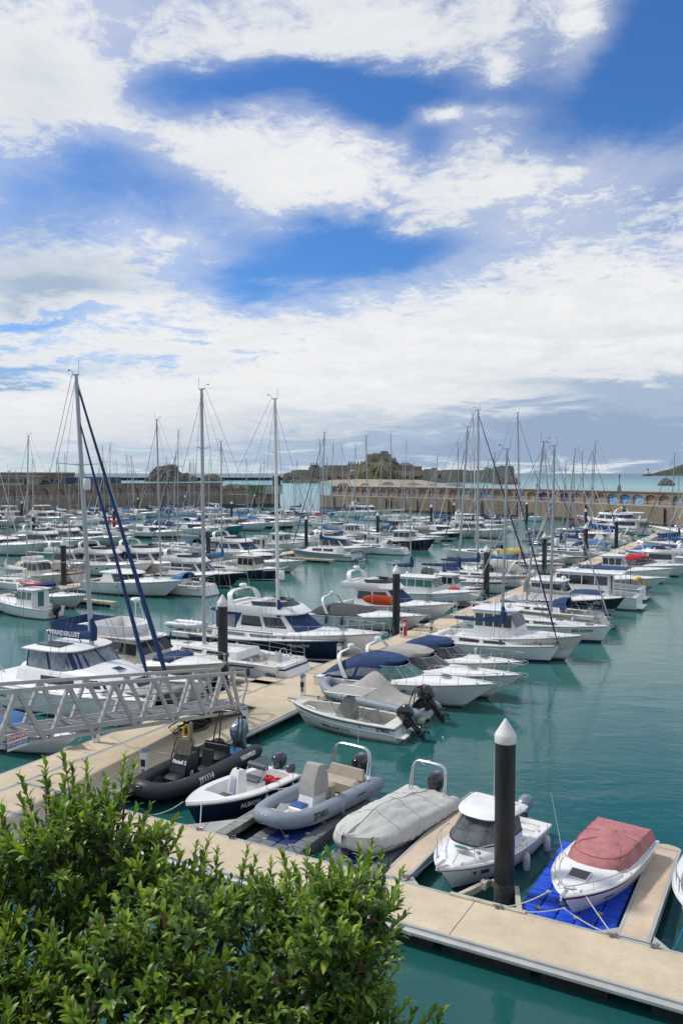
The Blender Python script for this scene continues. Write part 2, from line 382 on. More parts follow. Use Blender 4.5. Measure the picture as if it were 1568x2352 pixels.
def bow_hump(root, H, t0, t1, wf, h0, h1, name='foredeck_moulding', mat=WH, dz=-.05, n=10):
    mb = MB(); rings = []
    for i in range(n+1):
        t = lerp(t0, t1, i/n); w = min(H.bs(t)*wf, H.bs(t)-.05) if i < n else H.bs(t)*.15
        h = lerp(h0, h1, (i/n)**1.3)*(1 if i < n else .1); z = H.z0+H.zs(t)+dz; x = H.S(t, 1).x
        rings.append([(x, w*sin(a), z+h*cos(a)**.6 if cos(a) > 1e-3 else z) for a in [-pi/2+pi*k/10 for k in range(11)]])
    mb.loft(rings, closed=False); mb.add(rings[0], [tuple(range(11))]); return mb.build(name, mat, root, ang=50)
def hatch(root, x, y, z, w=.5, l=.5, slope=0.0, name='deck_hatch'):
    mb = MB(); m4 = Matrix.Translation((x, y, z)) @ Matrix.Rotation(slope, 4, 'Y'); mb.obox(m4, l, w, .05, 0); mb.obox(m4 @ Matrix.Translation((0, 0, .02)), l*.86, w*.86, .03, 1)
    return mb.build(name, [SS, GL], root)
# ---------------------------------------------------------------- motor boats
def cruiser(root, L=9.5, B=3.0, top=WH, anti=AF, boot=None, stripe=None, canopy_m=None, arch_on=True, lod=0, hard=False, ff=None, glass=None, low=None, cover=None, ports=True, chh=.38):
    H = Hull(L, B, L*.1, ff or L*.15, p=2.3, st=.08, rk=L*.2, ww=.74, fl=.6)
    H.build(root, top, anti, boot, stripe, low, n=18 if lod < 2 else 10)
    H.deck(root, [(.05, .46, .3, .45)] if not cover else [], WH, n=14 if lod < 2 else 8, cam=.04)
    H.rub(root, WH if top is not WH else GRS, .03)
    z0 = H.zs(.5); glass = glass or GL; wb = B*.40; xa = L*.36
    bow_hump(root, H, .44, .93, .8, .36*L/9.5, .04)
    zb = z0+.12; zt = zb+.2*L/9.5+.42
    b0 = U(xa, L*.62, wb, zb, 2.6, cr=.1); b1 = U(xa-.1, L*.50, wb*.86, zt, 2.6)
    if not cover:
        mb = MB(); mb.loft([b0, b1], closed=False); ws = mb.build('windscreen', glass, root)
        mb = MB(); mb.tube(b1, .022, 4); [mb.seg(b0[i], b1[i], .018) for i in (0, 8, 12, 16, 20, 28)]; mb.build('windscreen_frame', SS if not hard else WH, root)
    if cover:
        w2 = H.bs(.2)*.97
        r0 = U(L*.04, L*.63, w2, z0-.05, 3.2); r1 = U(L*.10, L*.54, w2*.8, z0+.42, 2.8); r2 = U(L*.2, L*.46, w2*.45, z0+.58, 2.4)
        canopy(root, [r0, r1, r2], cover, name='cockpit_cover')
    elif canopy_m:
        t0 = U(L*.08, L*.5, wb*1.05, zt-.02, 3.2, wa=wb*1.1); t1 = U(L*.16, L*.47, wb*.92, zt+.5, 3.0); base = U(L*.05, L*.60, wb*1.08, z0-.02, 3.0)
        low0 = U(L*.05, L*.5, wb*1.06, z0, 3.0, wa=wb*1.1)
        def sl(q, kk=.22): return [(x, y, z-max(0, L*.27-x)*kk) for x, y, z in q]
        canopy(root, [U(L*.04, L*.40, wb*1.1, z0-.03, 5), sl(U(L*.05, L*.46, wb*1.04, zt-.12, 4), .3), sl(U(L*.1, L*.49, wb*.9, zt+chh*.6, 3.6), .35), sl(U(L*.15, L*.45, wb*.72, zt+chh, 3.4), .35)], canopy_m,
               [(0, .15, .92, .5, 3.0), (0, .15, .92, 11, 13.5), (0, .25, .95, 3.3, 4.9), (0, .25, .95, 9.1, 10.7)] if lod < 2 else [(0, .1, .9, 1, 13)], name='canopy')
    elif hard:
        r0 = U(L*.22, L*.56, wb*1.0, zt-.02, 3); r1 = U(L*.2, L*.54, wb*.98, zt+.1, 3); r2 = U(L*.3, L*.5, wb*.7, zt+.2, 3)
        mb = MB(); mb.loft([r0, r1, r2], cap=True); mb.build('hardtop', WH, root)
        s0 = U(L*.36, L*.6, wb, zb-.02, 3)
        mb = MB()
        for sd in (1, -1):
            mb.loft([[(L*.22, sd*wb*1.04, z0-.05), (L*.38, sd*wb*1.04, z0-.05), (L*.38, sd*wb*1.0, z0-.05), (L*.22, sd*wb*1.0, z0-.05)], [(L*.26, sd*wb*.96, zt+.04), (L*.33, sd*wb*.96, zt+.04), (L*.33, sd*wb*.9, zt+.04), (L*.26, sd*wb*.9, zt+.04)]], cap=True)
        mb.build('hardtop_support', WH, root)
    if arch_on and not hard: arch(root, L*.2, H.bs(.2)*.93, z0-.05, zt+(chh+.05 if canopy_m else .5), -.5, .06, .26)
    if arch_on and lod < 2: radar(root, L*.2-.4 if not hard else L*.36, 0, zt+(chh+.16 if canopy_m else .6 if not hard else .28), .2)
    mb = MB(); mb.box(-.55, .06, -B*.38, B*.38, .22, .3, b=.03); mb.build('swim_platform', WH, root)
    if lod == 0 and not cover:
        mb = MB(); mb.box(L*.06, L*.12, -B*.32, B*.32, z0-.45, z0-.02, b=.05); mb.box(L*.12, L*.2, -B*.32, B*.32, z0-.45, z0-.25, b=.05); mb.build('stern_seat', UPC, root)
        wheel(root, L*.37, -B*.2, z0+.25)
    if ports: H.ports(root, (.45, .57, .68) if lod < 2 else (.5, .64), .68, .34, .11)
    if lod < 2:
        H.rails(root, .38, .985, .5, n=7 if lod == 0 else 5, r=.016 if lod == 0 else .02, lean=.12); anchor(root, L, H.zs(1)+.02)
        hatch(root, L*.72, 0, H.zs(.72)+.24*L/9.5, .5, .5, .12)
        if lod == 0: cleats(root, H)
    else: H.rails(root, .5, .98, .5, n=3, r=.025)
    whip(root, (L*.2, B*.35, zt+.2), 1.8, .012, (-.15, 0))
    return H
def flybridge(root, L=11, B=3.7, top=WH, anti=AF, boot=None, stripe=None, cov=None, archm=True, lod=0, low=None, glass=None, hardtop=False, bimini=None, saloon=None):
    H = Hull(L, B, L*.105, L*.16, p=2.3, st=.06, rk=L*.19, ww=.76, fl=.6)
    H.build(root, top, anti, boot, stripe, low, n=18 if lod < 2 else 10); H.deck(root, [(.03, .2, .25, .35)], WH, n=14, cam=.05); H.rub(root, GRS, .035)
    z0 = H.zs(.4); bow_hump(root, H, .5, .92, .78, .32, .05)
    w = B*.41; h = 1.25; k = 3.4; glass = glass or GL
    a0 = U(L*.18, L*.68, w, z0-.1, k); a1 = U(L*.18, L*.62, w*.97, z0+.3, k); a2 = U(L*.19, L*.51, w*.86, z0+h, k)
    mb = MB(); mb.loft([a0, a1, a2], cap=True); sal = mb.build('saloon', saloon or WH, root)
    if cov:
        mb = MB(); band(mb, a1, a2, -.08, .95, 4.9, 9.1, .03); mb.build('windscreen_cover', cov, sal)
        for i0, i1 in ((.4, 2.3), (2.6, 4.4), (9.6, 11.4), (11.7, 13.6)): mb = MB(); band(mb, a1, a2, .12, .8, i0, i1); mb.build('window', glass, sal)
    else:
        for i0, i1 in ((.3, 2.4), (2.6, 4.7), (5.1, 6.9), (7.1, 8.9), (9.3, 11.4), (11.6, 13.7)) if lod < 2 else ((.3, 4.6), (4.9, 9.1), (9.4, 13.7)):
            mb = MB(); band(mb, a1, a2, .1, .85, i0, i1); mb.build('window', glass, sal)
    zf = z0+h
    f0 = U(L*.06, L*.54, w*1.02, zf, 3.2); f1 = U(L*.05, L*.55, w*1.05, zf+.1, 3.2); f2 = U(L*.07, L*.50, w*1.02, zf+.5, 3.0); f3 = U(L*.1, L*.47, w*.9, zf+.5, 3.0); f4 = U(L*.1, L*.45, w*.88, zf+.14, 3.0)
    mb = MB(); mb.loft([f0, f1, f2, f3, f4], cap=True); mb.build('flybridge_deck', WH, root)
    mb = MB(); mb.loft([U(L*.28, L*.48, w*.86, zf+.5, 2.8), U(L*.26, L*.44, w*.8, zf+.78, 2.8)], closed=False); mb.build('flybridge_windscreen', GL, root)
    mb = MB(); mb.box(L*.24, L*.3, -w*.6, w*.6, zf+.12, zf+.75, b=.05); mb.box(L*.12, L*.24, -w*.7, w*.7, zf+.12, zf+.42, b=.05); mb.build('helm_seat', UPC if lod else WH2, root)
    if archm: arch(root, L*.16, w*.98, zf+.1, zf+1.35, -.35, .09, .5); radar(root, L*.16-.3, 0, zf+1.5, .28)
    if hardtop: mb = MB(); mb.loft([U(L*.1, L*.42, w*.95, zf+1.6, 3), U(L*.1, L*.43, w*.98, zf+1.68, 3), U(L*.14, L*.38, w*.8, zf+1.76, 3)], cap=True); [mb.seg((L*x, y*w*.85, zf+.4), (L*x, y*w*.85, zf+1.6), .04) for x in (.14, .38) for y in (-1, 1)]; mb.build('hardtop', WH, root)
    if bimini:
        canopy(root, [U(L*.05, L*.2, w*1.0, z0-.05, 7), U(L*.05, L*.22, w, zf, 7)], bimini, [(0, .15, .85, .6, 3.2), (0, .15, .85, 10.8, 13.4)], name='cockpit_enclosure')
    H.ports(root, (.42, .56, .7), .7, .4, .14)
    H.rails(root, .36, .985, .6, n=7 if lod < 2 else 4, r=.017 if lod == 0 else .022, lean=.12)
    mb = MB(); mb.box(-.7, .06, -B*.4, B*.4, .22, .32, b=.03); mb.build('swim_platform', TK if lod == 0 else WH, root)
    if lod < 2: anchor(root, L, H.zs(1)+.02); cleats(root, H) if lod == 0 else None; hatch(root, L*.76, 0, H.zs(.76)+.22, .5, .5, .12)
    for y in (-.3, .35): whip(root, (L*.12, w*y*2, zf+.9), 2.0, .012, (-.2, 0))
    return H
def pilothouse(root, L=7, B=2.5, top=WH, anti=AF, boot=None, stripe=None, lod=0, wx=(.36, .66), wh=1.55, glass=None, low=None, roof=WH, fly=False, ob=False, nwin=3, cab=WH, long_roof=0.0):
    H = Hull(L, B, L*.1+.1, L*.15+.25, p=2.4, st=.1, rk=L*.13, ww=.78)
    H.build(root, top, anti, boot, stripe, low, n=16 if lod < 2 else 10); H.deck(root, [(.04, wx[0]-.01, .16, .45)], WH, n=14); H.rub(root, GRS, .035)
    z0 = H.zs(.4); w = B*.36; bow_hump(root, H, wx[1]-.04, .93, .75, .35, .08)
    a0 = U(L*wx[0], L*wx[1], w, z0-.35, 6); a1 = U(L*wx[0], L*(wx[1]), w, z0+wh*.35, 6); a2 = U(L*wx[0]+.02, L*(wx[1]-.06), w*.9, z0+wh, 6)
    mb = MB(); mb.loft([a0, a1, a2], cap=True); hs = mb.build('wheelhouse', cab, root)
    pp = [(4.6, 6.8), (7.2, 9.4)]
    for k in range(nwin): a = lerp(.12, 3.6, k/nwin); b = lerp(.12, 3.6, (k+1)/nwin)-.18; pp += [(a, b), (14-b, 14-a)]
    # side outline points crowd near the corners, so place the panes by position on the straight sides
    for sd in (1, -1):
        for k in range(nwin):
            xa = lerp(L*wx[0]+.1, L*wx[1]-.35, k/nwin); xb = lerp(L*wx[0]+.1, L*wx[1]-.35, (k+1)/nwin)-.09
            zl, zh = z0+wh*.42, z0+wh*.88
            def yy(z): return lerp(w, w*.9, (z-z0-wh*.35)/(wh*.65))+.012
            mb = MB(); mb.add([(xa, sd*yy(zl), zl), (xb, sd*yy(zl), zl), (xb-.02, sd*yy(zh), zh), (xa+.01, sd*yy(zh), zh)], [(0, 1, 2, 3)]); mb.build('window', glass or GL, hs, smooth=False)
    mb = MB(); mb.box(L*wx[0]-.03, L*wx[0]-.008, -.3, .3, z0-.3, z0+wh*.88, 0); mb.build('cabin_door', glass or GL, hs, smooth=False)
    for (ya, yb) in ((-.9, -.35), (-.3, .3), (.35, .9)):
        zl, zh = z0+wh*.45, z0+wh*.9
        def xx(z, y): return lerp(L*wx[1], L*(wx[1]-.06), (z-z0-wh*.35)/(wh*.65))+.015-abs(y)**6*.03
        mb = MB(); mb.add([(xx(zl, ya), w*ya*.96, zl), (xx(zl, yb), w*yb*.96, zl), (xx(zh, yb), w*yb*.88, zh), (xx(zh, ya), w*ya*.88, zh)], [(0, 1, 2, 3)]); mb.build('windscreen', glass or GL, hs, smooth=False)
    r0 = U(L*wx[0]-.25-long_roof, L*(wx[1]-.02), w*1.0, z0+wh, 5); r1 = U(L*wx[0]-.28-long_roof, L*(wx[1]-.01), w*1.04, z0+wh+.06, 5); r2 = U(L*wx[0], L*(wx[1]-.08), w*.8, z0+wh+.14, 4)
    mb = MB(); mb.loft([r0, r1, r2], cap=True)
    if long_roof: [mb.seg((L*wx[0]-.2-long_roof, y*w*.9, z0-.1), (L*wx[0]-.2-long_roof, y*w*.9, z0+wh), .03) for y in (-1, 1)]
    mb.build('wheelhouse_roof', roof, root)
    if fly:
        zf = z0+wh+.1; mb = MB(); mb.loft([U(L*wx[0]-.2, L*(wx[1]-.12), w*.95, zf, 3), U(L*wx[0]-.2, L*(wx[1]-.1), w*1.0, zf+.4, 3), U(L*wx[0]-.1, L*(wx[1]-.13), w*.9, zf+.4, 3), U(L*wx[0]-.1, L*(wx[1]-.15), w*.88, zf+.05, 3)], cap=True); mb.build('flybridge', WH, root)
    whip(root, (L*.45, w*.5, z0+wh), 1.8, .012, (-.1, 0)); whip(root, (L*.45, -w*.5, z0+wh), 1.2, .012, (-.1, 0))
    if lod < 2: radar(root, L*.5, 0, z0+wh+.2, .2)
    H.rails(root, .5, .985, .55, n=5 if lod < 2 else 3, r=.017 if lod == 0 else .022)
    if ob: outboard(root, -.05, 0, H.fa*.6, 1.1, 0)
    else: mb = MB(); mb.box(-.45, .05, -B*.36, B*.36, .2, .28, b=.03); mb.build('swim_platform', WH, root)
    if lod < 2: anchor(root, L, H.zs(1)+.02)
    return H
# ---------------------------------------------------------------- sailing yacht
def rig(root, xm, z0, hm, rake, Hh, boom=4.5, r=.09, cover=NV, furl=NV, jib=.055, back=True, spread=2, lod=0, wire=.011, mastm=ALM, boom_z=1.2, furl2=None, kit=True, cname=None, bowx=None, jtop=.97, text_m=TXW, radome=False):
    top = (xm-rake, 0, z0+hm); H = Hh; L = H.L
    mb = MB(); mb.tube([(xm, 0, z0-.1), (xm-rake*.5, 0, z0+hm*.5), (xm-rake*.95, 0, z0+hm*.95), top], [r*1.05, r, r*.85, r*.7], 8, sq=.75)
    mb.box(top[0]-.2, top[0]+.16, -.04, .04, top[2]-.05, top[2]+.03)
    mast = mb.build('mast', mastm, root)
    mb = MB(); mb.tube([(top[0]-.25, 0, top[2]), (top[0]-.27, 0, top[2]+.22), (top[0]-.5, 0, top[2]+.25)], .011, 4); mb.tube([(top[0]-.25, 0, top[2]), (top[0]+.2, 0, top[2]), (top[0]+.21, 0, top[2]+.7)], .009, 4); mb.box(top[0]-.56, top[0]-.46, -.01, .01, top[2]+.22, top[2]+.29); mb.build('wind_vane', BLK, mast)
    mb = MB(); ws = []
    for k in range(spread):
        f = (k+1)/(spread+1)+.02; x = xm-rake*f; z = z0+hm*f; w = H.B*.36*(1-.28*k)
        for sd in (1, -1): mb.tube([(x, 0, z), (x-.12, sd*w, z+.08)], [.035, .018], 4, sq=1.4)
        ws.append((x-.12, w, z+.08))
    mb.build('spreader', mastm, mast)
    mb = MB(); cx = xm-.15; cb = H.bs(clamp(xm/L, 0, .95))*.93; zc = H.zs(xm/L)
    for sd in (1, -1):
        pts = [(cx, sd*cb, zc)]+[(p[0], sd*p[1], p[2]) for p in ws]+[(top[0], 0, top[2]-.1)]
        mb.tube(pts, wire, 3)
        for k, p in enumerate(ws[:1]): mb.seg((cx+.3, sd*cb*.95, zc), (p[0]+.1, 0, p[2]), wire*.8, 3); mb.seg((cx-.3, sd*cb*.95, zc), (p[0], 0, p[2]), wire*.8, 3)
        if len(ws) > 1: mb.seg((ws[0][0], sd*ws[0][1], ws[0][2]), (ws[1][0]+.1, 0, ws[1][2]), wire*.8, 3)
        mb.seg((xm-.05, sd*.05, z0), (top[0], sd*.04, top[2]), wire*.7, 3)
    mb.build('shroud', WIR, mast)
    bx = bowx if bowx is not None else L-.15
    bz = H.zs(1)+.1; tj = (xm-rake*jtop, 0, z0+hm*jtop)
    def stay(x, tp, m, rr, nm='furled_genoa'):
        mb = MB(); a = Vector((x, 0, bz+.15)); b = Vector(tp); P = []; RR = []
        for i in range(13):
            t = i/12; P.append(a.lerp(b, t)); RR.append(rr*(1.15-.75*t) if .04 < t < .96 else rr*.3)
        mb.tube(P, RR, 6); mb.lathe([(.09, -.05), (.09, .05)], (x, 0, bz+.1), 8); return mb.build(nm, m, mast)
    if furl: stay(bx, tj, furl, jib)
    else: mb = MB(); mb.seg((bx, 0, bz), tj, wire*1.2, 3); mb.build('forestay', WIR, mast)
    if furl2: stay(bx-1.3, (xm-rake*.85, 0, z0+hm*.85), furl2, jib*.85, 'furled_staysail')
    if back:
        mb = MB(); mb.tube([(.15, .5, H.zs(0)), (top[0]*.12+.15, 0, z0+hm*.22), (top[0]-.3, 0, top[2])], wire, 3); mb.seg((.15, -.5, H.zs(0)), (top[0]*.12+.15, 0, z0+hm*.22), wire, 3); mb.build('backstay', WIR, mast)
    if boom:
        zb = z0+boom_z; xb = xm-boom; mb = MB(); mb.tube([(xm-.1, 0, zb), (xb, 0, zb+.05)], .07, 6); bo = mb.build('boom', mastm, root)
        if cover:
            mb = MB(); rg = []
            for i in range(13):
                t = i/12; x = lerp(xm+.05, xb+.1, t); h = lerp(.52, .2, t**.7)+(R.uniform(-.02, .02)); w = lerp(.19, .11, t); sag = .05*sin(pi*t)
                if i == 0: h *= 1.2
                rg.append([(x, w*cos(a)*(1 if sin(a) < 0 else .75), zb-.08-sag+h*.5+h*.55*sin(a)) for a in [2*pi*k/10 for k in range(10)]])
            mb.loft(rg, cap=True)
            if boom_z > .5: mb.tube([(xm+.08-rake*.02, 0, zb-.1), (xm+.1, 0, zb+.5), (xm-rake*.1+.02, 0, zb+1.0)], [.2, .2, .1], 8)
            cv = mb.build('sail_cover', cover, bo)
            if cname: text(cname, .34, text_m, cv, lambda a, b: Vector((xm-boom*.55+a, -.21, zb+.1+b)), bold=.015)
        mb = MB()
        for k in (.3, .6): mb.seg((lerp(xm, xb, k), 0, zb), (xm-rake*.5, 0, z0+hm*.5), wire*.7, 3)
        mb.seg((xb+.3, 0, zb), (xb+.2, 0, H.zs(.1)+.1), .02, 3); mb.seg((xm-.2, 0, z0+.1), (xm-boom*.3, 0, zb-.05), .03, 4)
        mb.seg((xb, 0, zb+.1), (top[0], 0, top[2]), wire*.7, 3); mb.build('running_rigging', WIR, mast)
    if radome: mb = MB(); zz = z0+hm*radome; mb.lathe([(.15, -.3), (.19, -.22), (.19, .22), (.15, .3)], (xm-rake*radome+.32, 0, zz), 12); mb.build('radar_reflector', WH, mast)
    return mast
def yacht(root, L=12, B=3.7, top=WH, anti=AF, boot=None, stripe=None, hm=15, cover=NV, furl=WH, hood=NV, lod=0, rake=.6, xm=.57, wheelm=True, low=None, cab=WH, cabwin=None, spread=2, mastm=ALM, boom=None, r=.09, jib=.055, transom=None, bimini=None, text_=None, furl2=None, davit=False, radome=False, wire=.012, boomz=1.15, jtop=.97, cname=None, mizzen=None, teak=False, saloon=False):
    H = Hull(L, B, L*.088, L*.112, rk=L*.07, sr=L*.05, p=2.0, st=.34, t0=.42, ww=.8, fl=.6, pb=1.6)
    H.build(root, top, anti, boot, stripe, low, n=18 if lod < 2 else 10); H.deck(root, [(.06, .3, .5, .4)], TK if teak else DK, n=14 if lod < 2 else 8)
    if lod < 2: H.rub(root, WD if teak else GRS, .025)
    w = B*.27; za = H.zs(.4)-.05; hh = .42 if not saloon else .75
    c0 = U(L*.3, L*.80, w, za, 2.6, wa=w*1.15); c1 = U(L*.31, L*.76, w*.9, za+hh, 2.6, wa=w*1.05); c1 = [(p[0], p[1], za+hh-(p[0]-L*.31)/L*.28) for p in c1]; c2 = [(lerp(p[0], L*.5, .25), p[1]*.6, p[2]+.06) for p in c1]
    mb = MB(); mb.loft([c0, c1, c2], cap=True); cr_ = mb.build('coachroof', cab, root)
    for i0, i1 in ((.7, 2.6), (3.0, 5.0), (9.0, 11.0), (11.4, 13.3)): mb = MB(); band(mb, c0, c1, .3, .8, i0, i1); mb.build('window', cabwin or GL, cr_)
    if lod < 2:
        hatch(root, L*.67, 0, za+hh-.05, .5, .5, .04); hatch(root, L*.86, 0, H.zs(.86)+.04, .55, .55, .05)
        mb = MB(); [mb.tube([(L*.36, sd*w*.7, za+hh), (L*.37, sd*w*.7, za+hh+.08), (L*.55, sd*w*.6, za+hh+.04), (L*.56, sd*w*.6, za+hh-.04)], .015, 4) for sd in (1, -1)]; mb.build('grab_rail', SS if not teak else TK, root)
        for x in (.14, .22):
            for sd in (1, -1): mb = MB(); mb.lathe([(.08, 0), (.06, .1), (.08, .16), (0, .17)], (L*x, sd*B*.33, H.zs(.2)+.02), 8); mb.build('winch', SS, root)
    if hood:
        mb = MB(); rg = []
        for i in range(7):
            t = i/6; x = lerp(L*.26, L*.41, t); hgt = (.85+.0)*(1-t**2.2)**.6 if t < 1 else .02; hgt = max(hgt, .03); ww = w*1.12*(1-.15*t)
            rg.append([(x+.1*abs(cos(a)), ww*cos(a), za+hh*.7+hgt*sin(a)**.7 if sin(a) > 1e-4 else za+hh*.3) for a in [pi*k/10 for k in range(11)]])
        mb.loft(rg, closed=False); sh = mb.build('sprayhood', hood, root)
        if lod < 2: mb = MB(); mb.loft([[(p[0]+.02, p[1]*1.01, p[2]+.012) for p in rg[k][3:8]] for k in (4, 5)], closed=False); mb.build('clear_panel', VN, sh)
    if wheelm:
        mb = MB(); x = L*.12; z = H.zs(.1)+.25; mb.tube([(x-.06*sin(a), .5*cos(a), z+.5*sin(a)) for a in [2*pi*k/16 for k in range(16)]], .016, 4, closed=True); [mb.seg((x, 0, z), (x-.06*sin(a), .5*cos(a), z+.5*sin(a)), .009, 3) for a in [2*pi*k/6 for k in range(6)]]; mb.box(x+.03, x+.2, -.12, .12, z-.65, z+.2, b=.03); mb.build('steering_wheel', SS, root)
    mb = MB(); [mb.box(L*.07, L*.29, sd*B*.36-.18, sd*B*.36+.18, H.zs(.2)-.35, H.zs(.2)+.02, b=.04) for sd in (1, -1)]; mb.build('cockpit_seat', TK if teak else DK, root)
    if bimini: z = H.zs(.1)+1.75; mb = MB(); mb.loft([[(lerp(L*.03, L*.24, i/4), sd*B*.36, z+.1*sin(pi*i/4)-.12*abs(sd)**3) for sd in (-1, -.5, 0, .5, 1)] for i in range(5)], closed=False); mb.build('bimini', bimini, root); mb = MB(); [mb.seg((L*x, sd*B*.38, H.zs(.1)), (L*x2, sd*B*.36, z-.1), .014) for sd in (-1, 1) for x, x2 in ((.12, .03), (.13, .24))]; mb.build('bimini_frame', SS, root)
    # pulpit, lifelines, pushpit
    H.rails(root, .86, .99, .62, n=2, mid=True, r=.015 if lod == 0 else .02, name='pulpit'); 
    mb = MB()
    for sd in (1, -1):
        ts = [.1, .24, .38, .52, .66, .8, .86]
        P0 = [H.S(t, 1, sd, -.06) for t in ts]
        for p in P0[:-1]: mb.seg(p, p+Vector((0, 0, .6)), .012 if lod < 2 else .018)
        for hh_ in (.6, .32): mb.tube([p+Vector((0, 0, hh_)) for p in P0], .006 if lod < 2 else .01, 3)
    mb.build('lifeline', SS, root)
    mb = MB(); a = [H.S(.1, 1, 1, -.06), H.S(.01, 1, 1, -.08), H.S(.01, 1, -1, -.08), H.S(.1, 1, -1, -.06)]
    for h_ in (.6, .32): mb.tube([p+Vector((0, 0, h_)) for p in a[:2]], .014, 4); mb.tube([p+Vector((0, 0, h_)) for p in a[2:]], .014, 4)
    [mb.seg(p, p+Vector((0, 0, .6)), .014) for p in a]; mb.build('pushpit', SS, root)
    if lod < 2: anchor(root, L-.05, H.zs(1)+.06)
    if davit:
        mb = MB(); [mb.tube([(.5, y, H.zs(0)), (.3, y, H.zs(0)+1.5), (-.6, y, H.zs(0)+1.6)], .03, 5) for y in (-.9, .9)]; mb.build('davit', SS, root)
    rig(root, L*xm, za+hh-.1, hm, rake, H, boom or L*.34, r, cover, furl, jib, spread=spread, lod=lod, mastm=mastm, furl2=furl2, radome=radome, wire=wire, boom_z=boomz, jtop=jtop, cname=cname)
    if mizzen: rig(root, L*.14, H.zs(.15), mizzen, .15, H, L*.18, r*.7, cover, None, wire=wire, back=False, spread=1, mastm=mastm, bowx=L*.3)
    return H
# ---------------------------------------------------------------- inflatables
def rib(root, L=5.2, B=2.2, tube_m=HYP, hullm=WH, z=.42, r=.25, lod=0, lift=0.0, floor=None, stripes=None, bowz=.28, low=WH2):
    bc = B/2-r
    def path(off=0.0, zz=0.0):
        P = []
        for i in range(9): t = i/8; P.append((lerp(0, L*.62, t), bc-off, z+zz+bowz*.15*t))
        for i in range(1, 9): a = pi/2*(i/8)**.9; P.append((L*.62+(L*.38-r-off)*sin(a), (bc-off)*cos(a)**.8 if a < pi/2-1e-3 else 0, z+zz+bowz*(.15+.85*(i/8)**1.6)))
        return P+[(p[0], -p[1], p[2]) for p in reversed(P[:-1])]
    P = path(); n = len(P); rr = [r]*n; P2 = [(-.38, P[0][1], P[0][2]), (-.2, P[0][1], P[0][2])]+P+[(-.2, P[-1][1], P[-1][2]), (-.38, P[-1][1], P[-1][2])]
    rr = [r*.25, r*.8]+rr+[r*.8, r*.25]
    mb = MB(); mb.tube(P2, rr, 14); tb = mb.build('inflatable_tube', tube_m, root, ang=60)
    if stripes is not None:
        mb = MB()
        for dz in (-.15, -.09): mb.tube([(p[0]+(0 if abs(p[1]) > .2 else r*.9), p[1]*(1+r*.93/max(bc, .1)) if abs(p[1]) > .05 else p[1], p[2]+dz) for p in P], .018, 4)
        mb.build('rubbing_strake', stripes, tb)
    H = Hull(L*.9, (bc)*2+.1, z-.05, z+bowz*.7, p=2.2, st=.02, rk=L*.1, ww=.55)
    H.build(root, hullm, low, None, None)
    fm = floor or WH2; mb = MB(); ins = .1
    q = path(0.0); ring = [(p[0]*.97, p[1]*.92, z-.16+(bowz*.5 if p[0] > L*.8 else 0)) for p in q]
    mb.add(ring, [tuple(range(len(ring)))]); mb.box(-.02, .06, -bc, bc, z-.3, z+.12); mb.build('floor_deck', fm, root)
    return H
def conv(name): pass
# ================================================================ light, sky
SUN_AZ = radians(-72); SUN_EL = radians(52)      # azimuth measured from +Y towards +X
sd = bpy.data.lights.new('sun', 'SUN'); sd.energy = 3.0; sd.angle = radians(6); sd.color = (1, .955, .88)
so = bpy.data.objects.new('sun', sd); COL.objects.link(so)
sv = Vector((sin(SUN_AZ)*cos(SUN_EL), cos(SUN_AZ)*cos(SUN_EL), sin(SUN_EL)))
so.rotation_euler = sv.to_track_quat('Z', 'Y').to_euler()
world = bpy.data.worlds.new('World'); scene.world = world; world.use_nodes = True
nt = world.node_tree; N = nt.nodes; Lk = nt.links; N.clear()
def nd(t, **k):
    n = N.new(t)
    for a, b in k.items(): setattr(n, a, b)
    return n
def mth(op, a, b=None, c=None, cl=False):
    n = nd('ShaderNodeMath', operation=op); n.use_clamp = cl
    for i, x in enumerate((a, b, c)):
        if x is None: continue
        if isinstance(x, (int, float)): n.inputs[i].default_value = x
        else: Lk.new(x, n.inputs[i])
    return n.outputs[0]
tc = nd('ShaderNodeTexCoord'); sx = nd('ShaderNodeSeparateXYZ'); Lk.new(tc.outputs['Generated'], sx.inputs[0])
dx, dy, dz = sx.outputs
ady = mth('MAXIMUM', mth('ABSOLUTE', dy), .12)
A_ = mth('DIVIDE', dx, ady); E_ = mth('DIVIDE', dz, ady)
# perspective cloud plane
zz = mth('ADD', mth('MAXIMUM', dz, 0.0), .13)
cv = nd('ShaderNodeCombineXYZ'); Lk.new(mth('DIVIDE', dx, zz), cv.inputs[0]); Lk.new(mth('DIVIDE', dy, zz), cv.inputs[1])
def noise(vec, sc, det=8, ro=.6, dist=0.0, off=(0,0,0)):
    mp = nd('ShaderNodeMapping'); mp.inputs['Location'].default_value = off; Lk.new(vec, mp.inputs['Vector'])
    n = nd('ShaderNodeTexNoise'); n.inputs['Scale'].default_value = sc; n.inputs['Detail'].default_value = det; n.inputs['Roughness'].default_value = ro; n.inputs['Distortion'].default_value = dist
    Lk.new(mp.outputs['Vector'], n.inputs['Vector']); return n.outputs['Fac']
n1 = noise(cv.outputs[0], 1.7, 12, .62, .5, (3.1, 1.7, 0)); n2 = noise(cv.outputs[0], .9, 6, .5, 0, (7, 2, 4)); n3 = noise(cv.outputs[0], 5.5, 10, .68, .4, (1, 5, 2))
n5 = noise(cv.outputs[0], 15, 10, .7, .6, (4, 9, 1))
wa = mth('MULTIPLY', mth('SUBTRACT', n2, .5), .16); wb_ = mth('MULTIPLY', mth('SUBTRACT', n1, .5), .16)
Aw = mth('ADD', A_, wa); Ew = mth('ADD', E_, wb_)
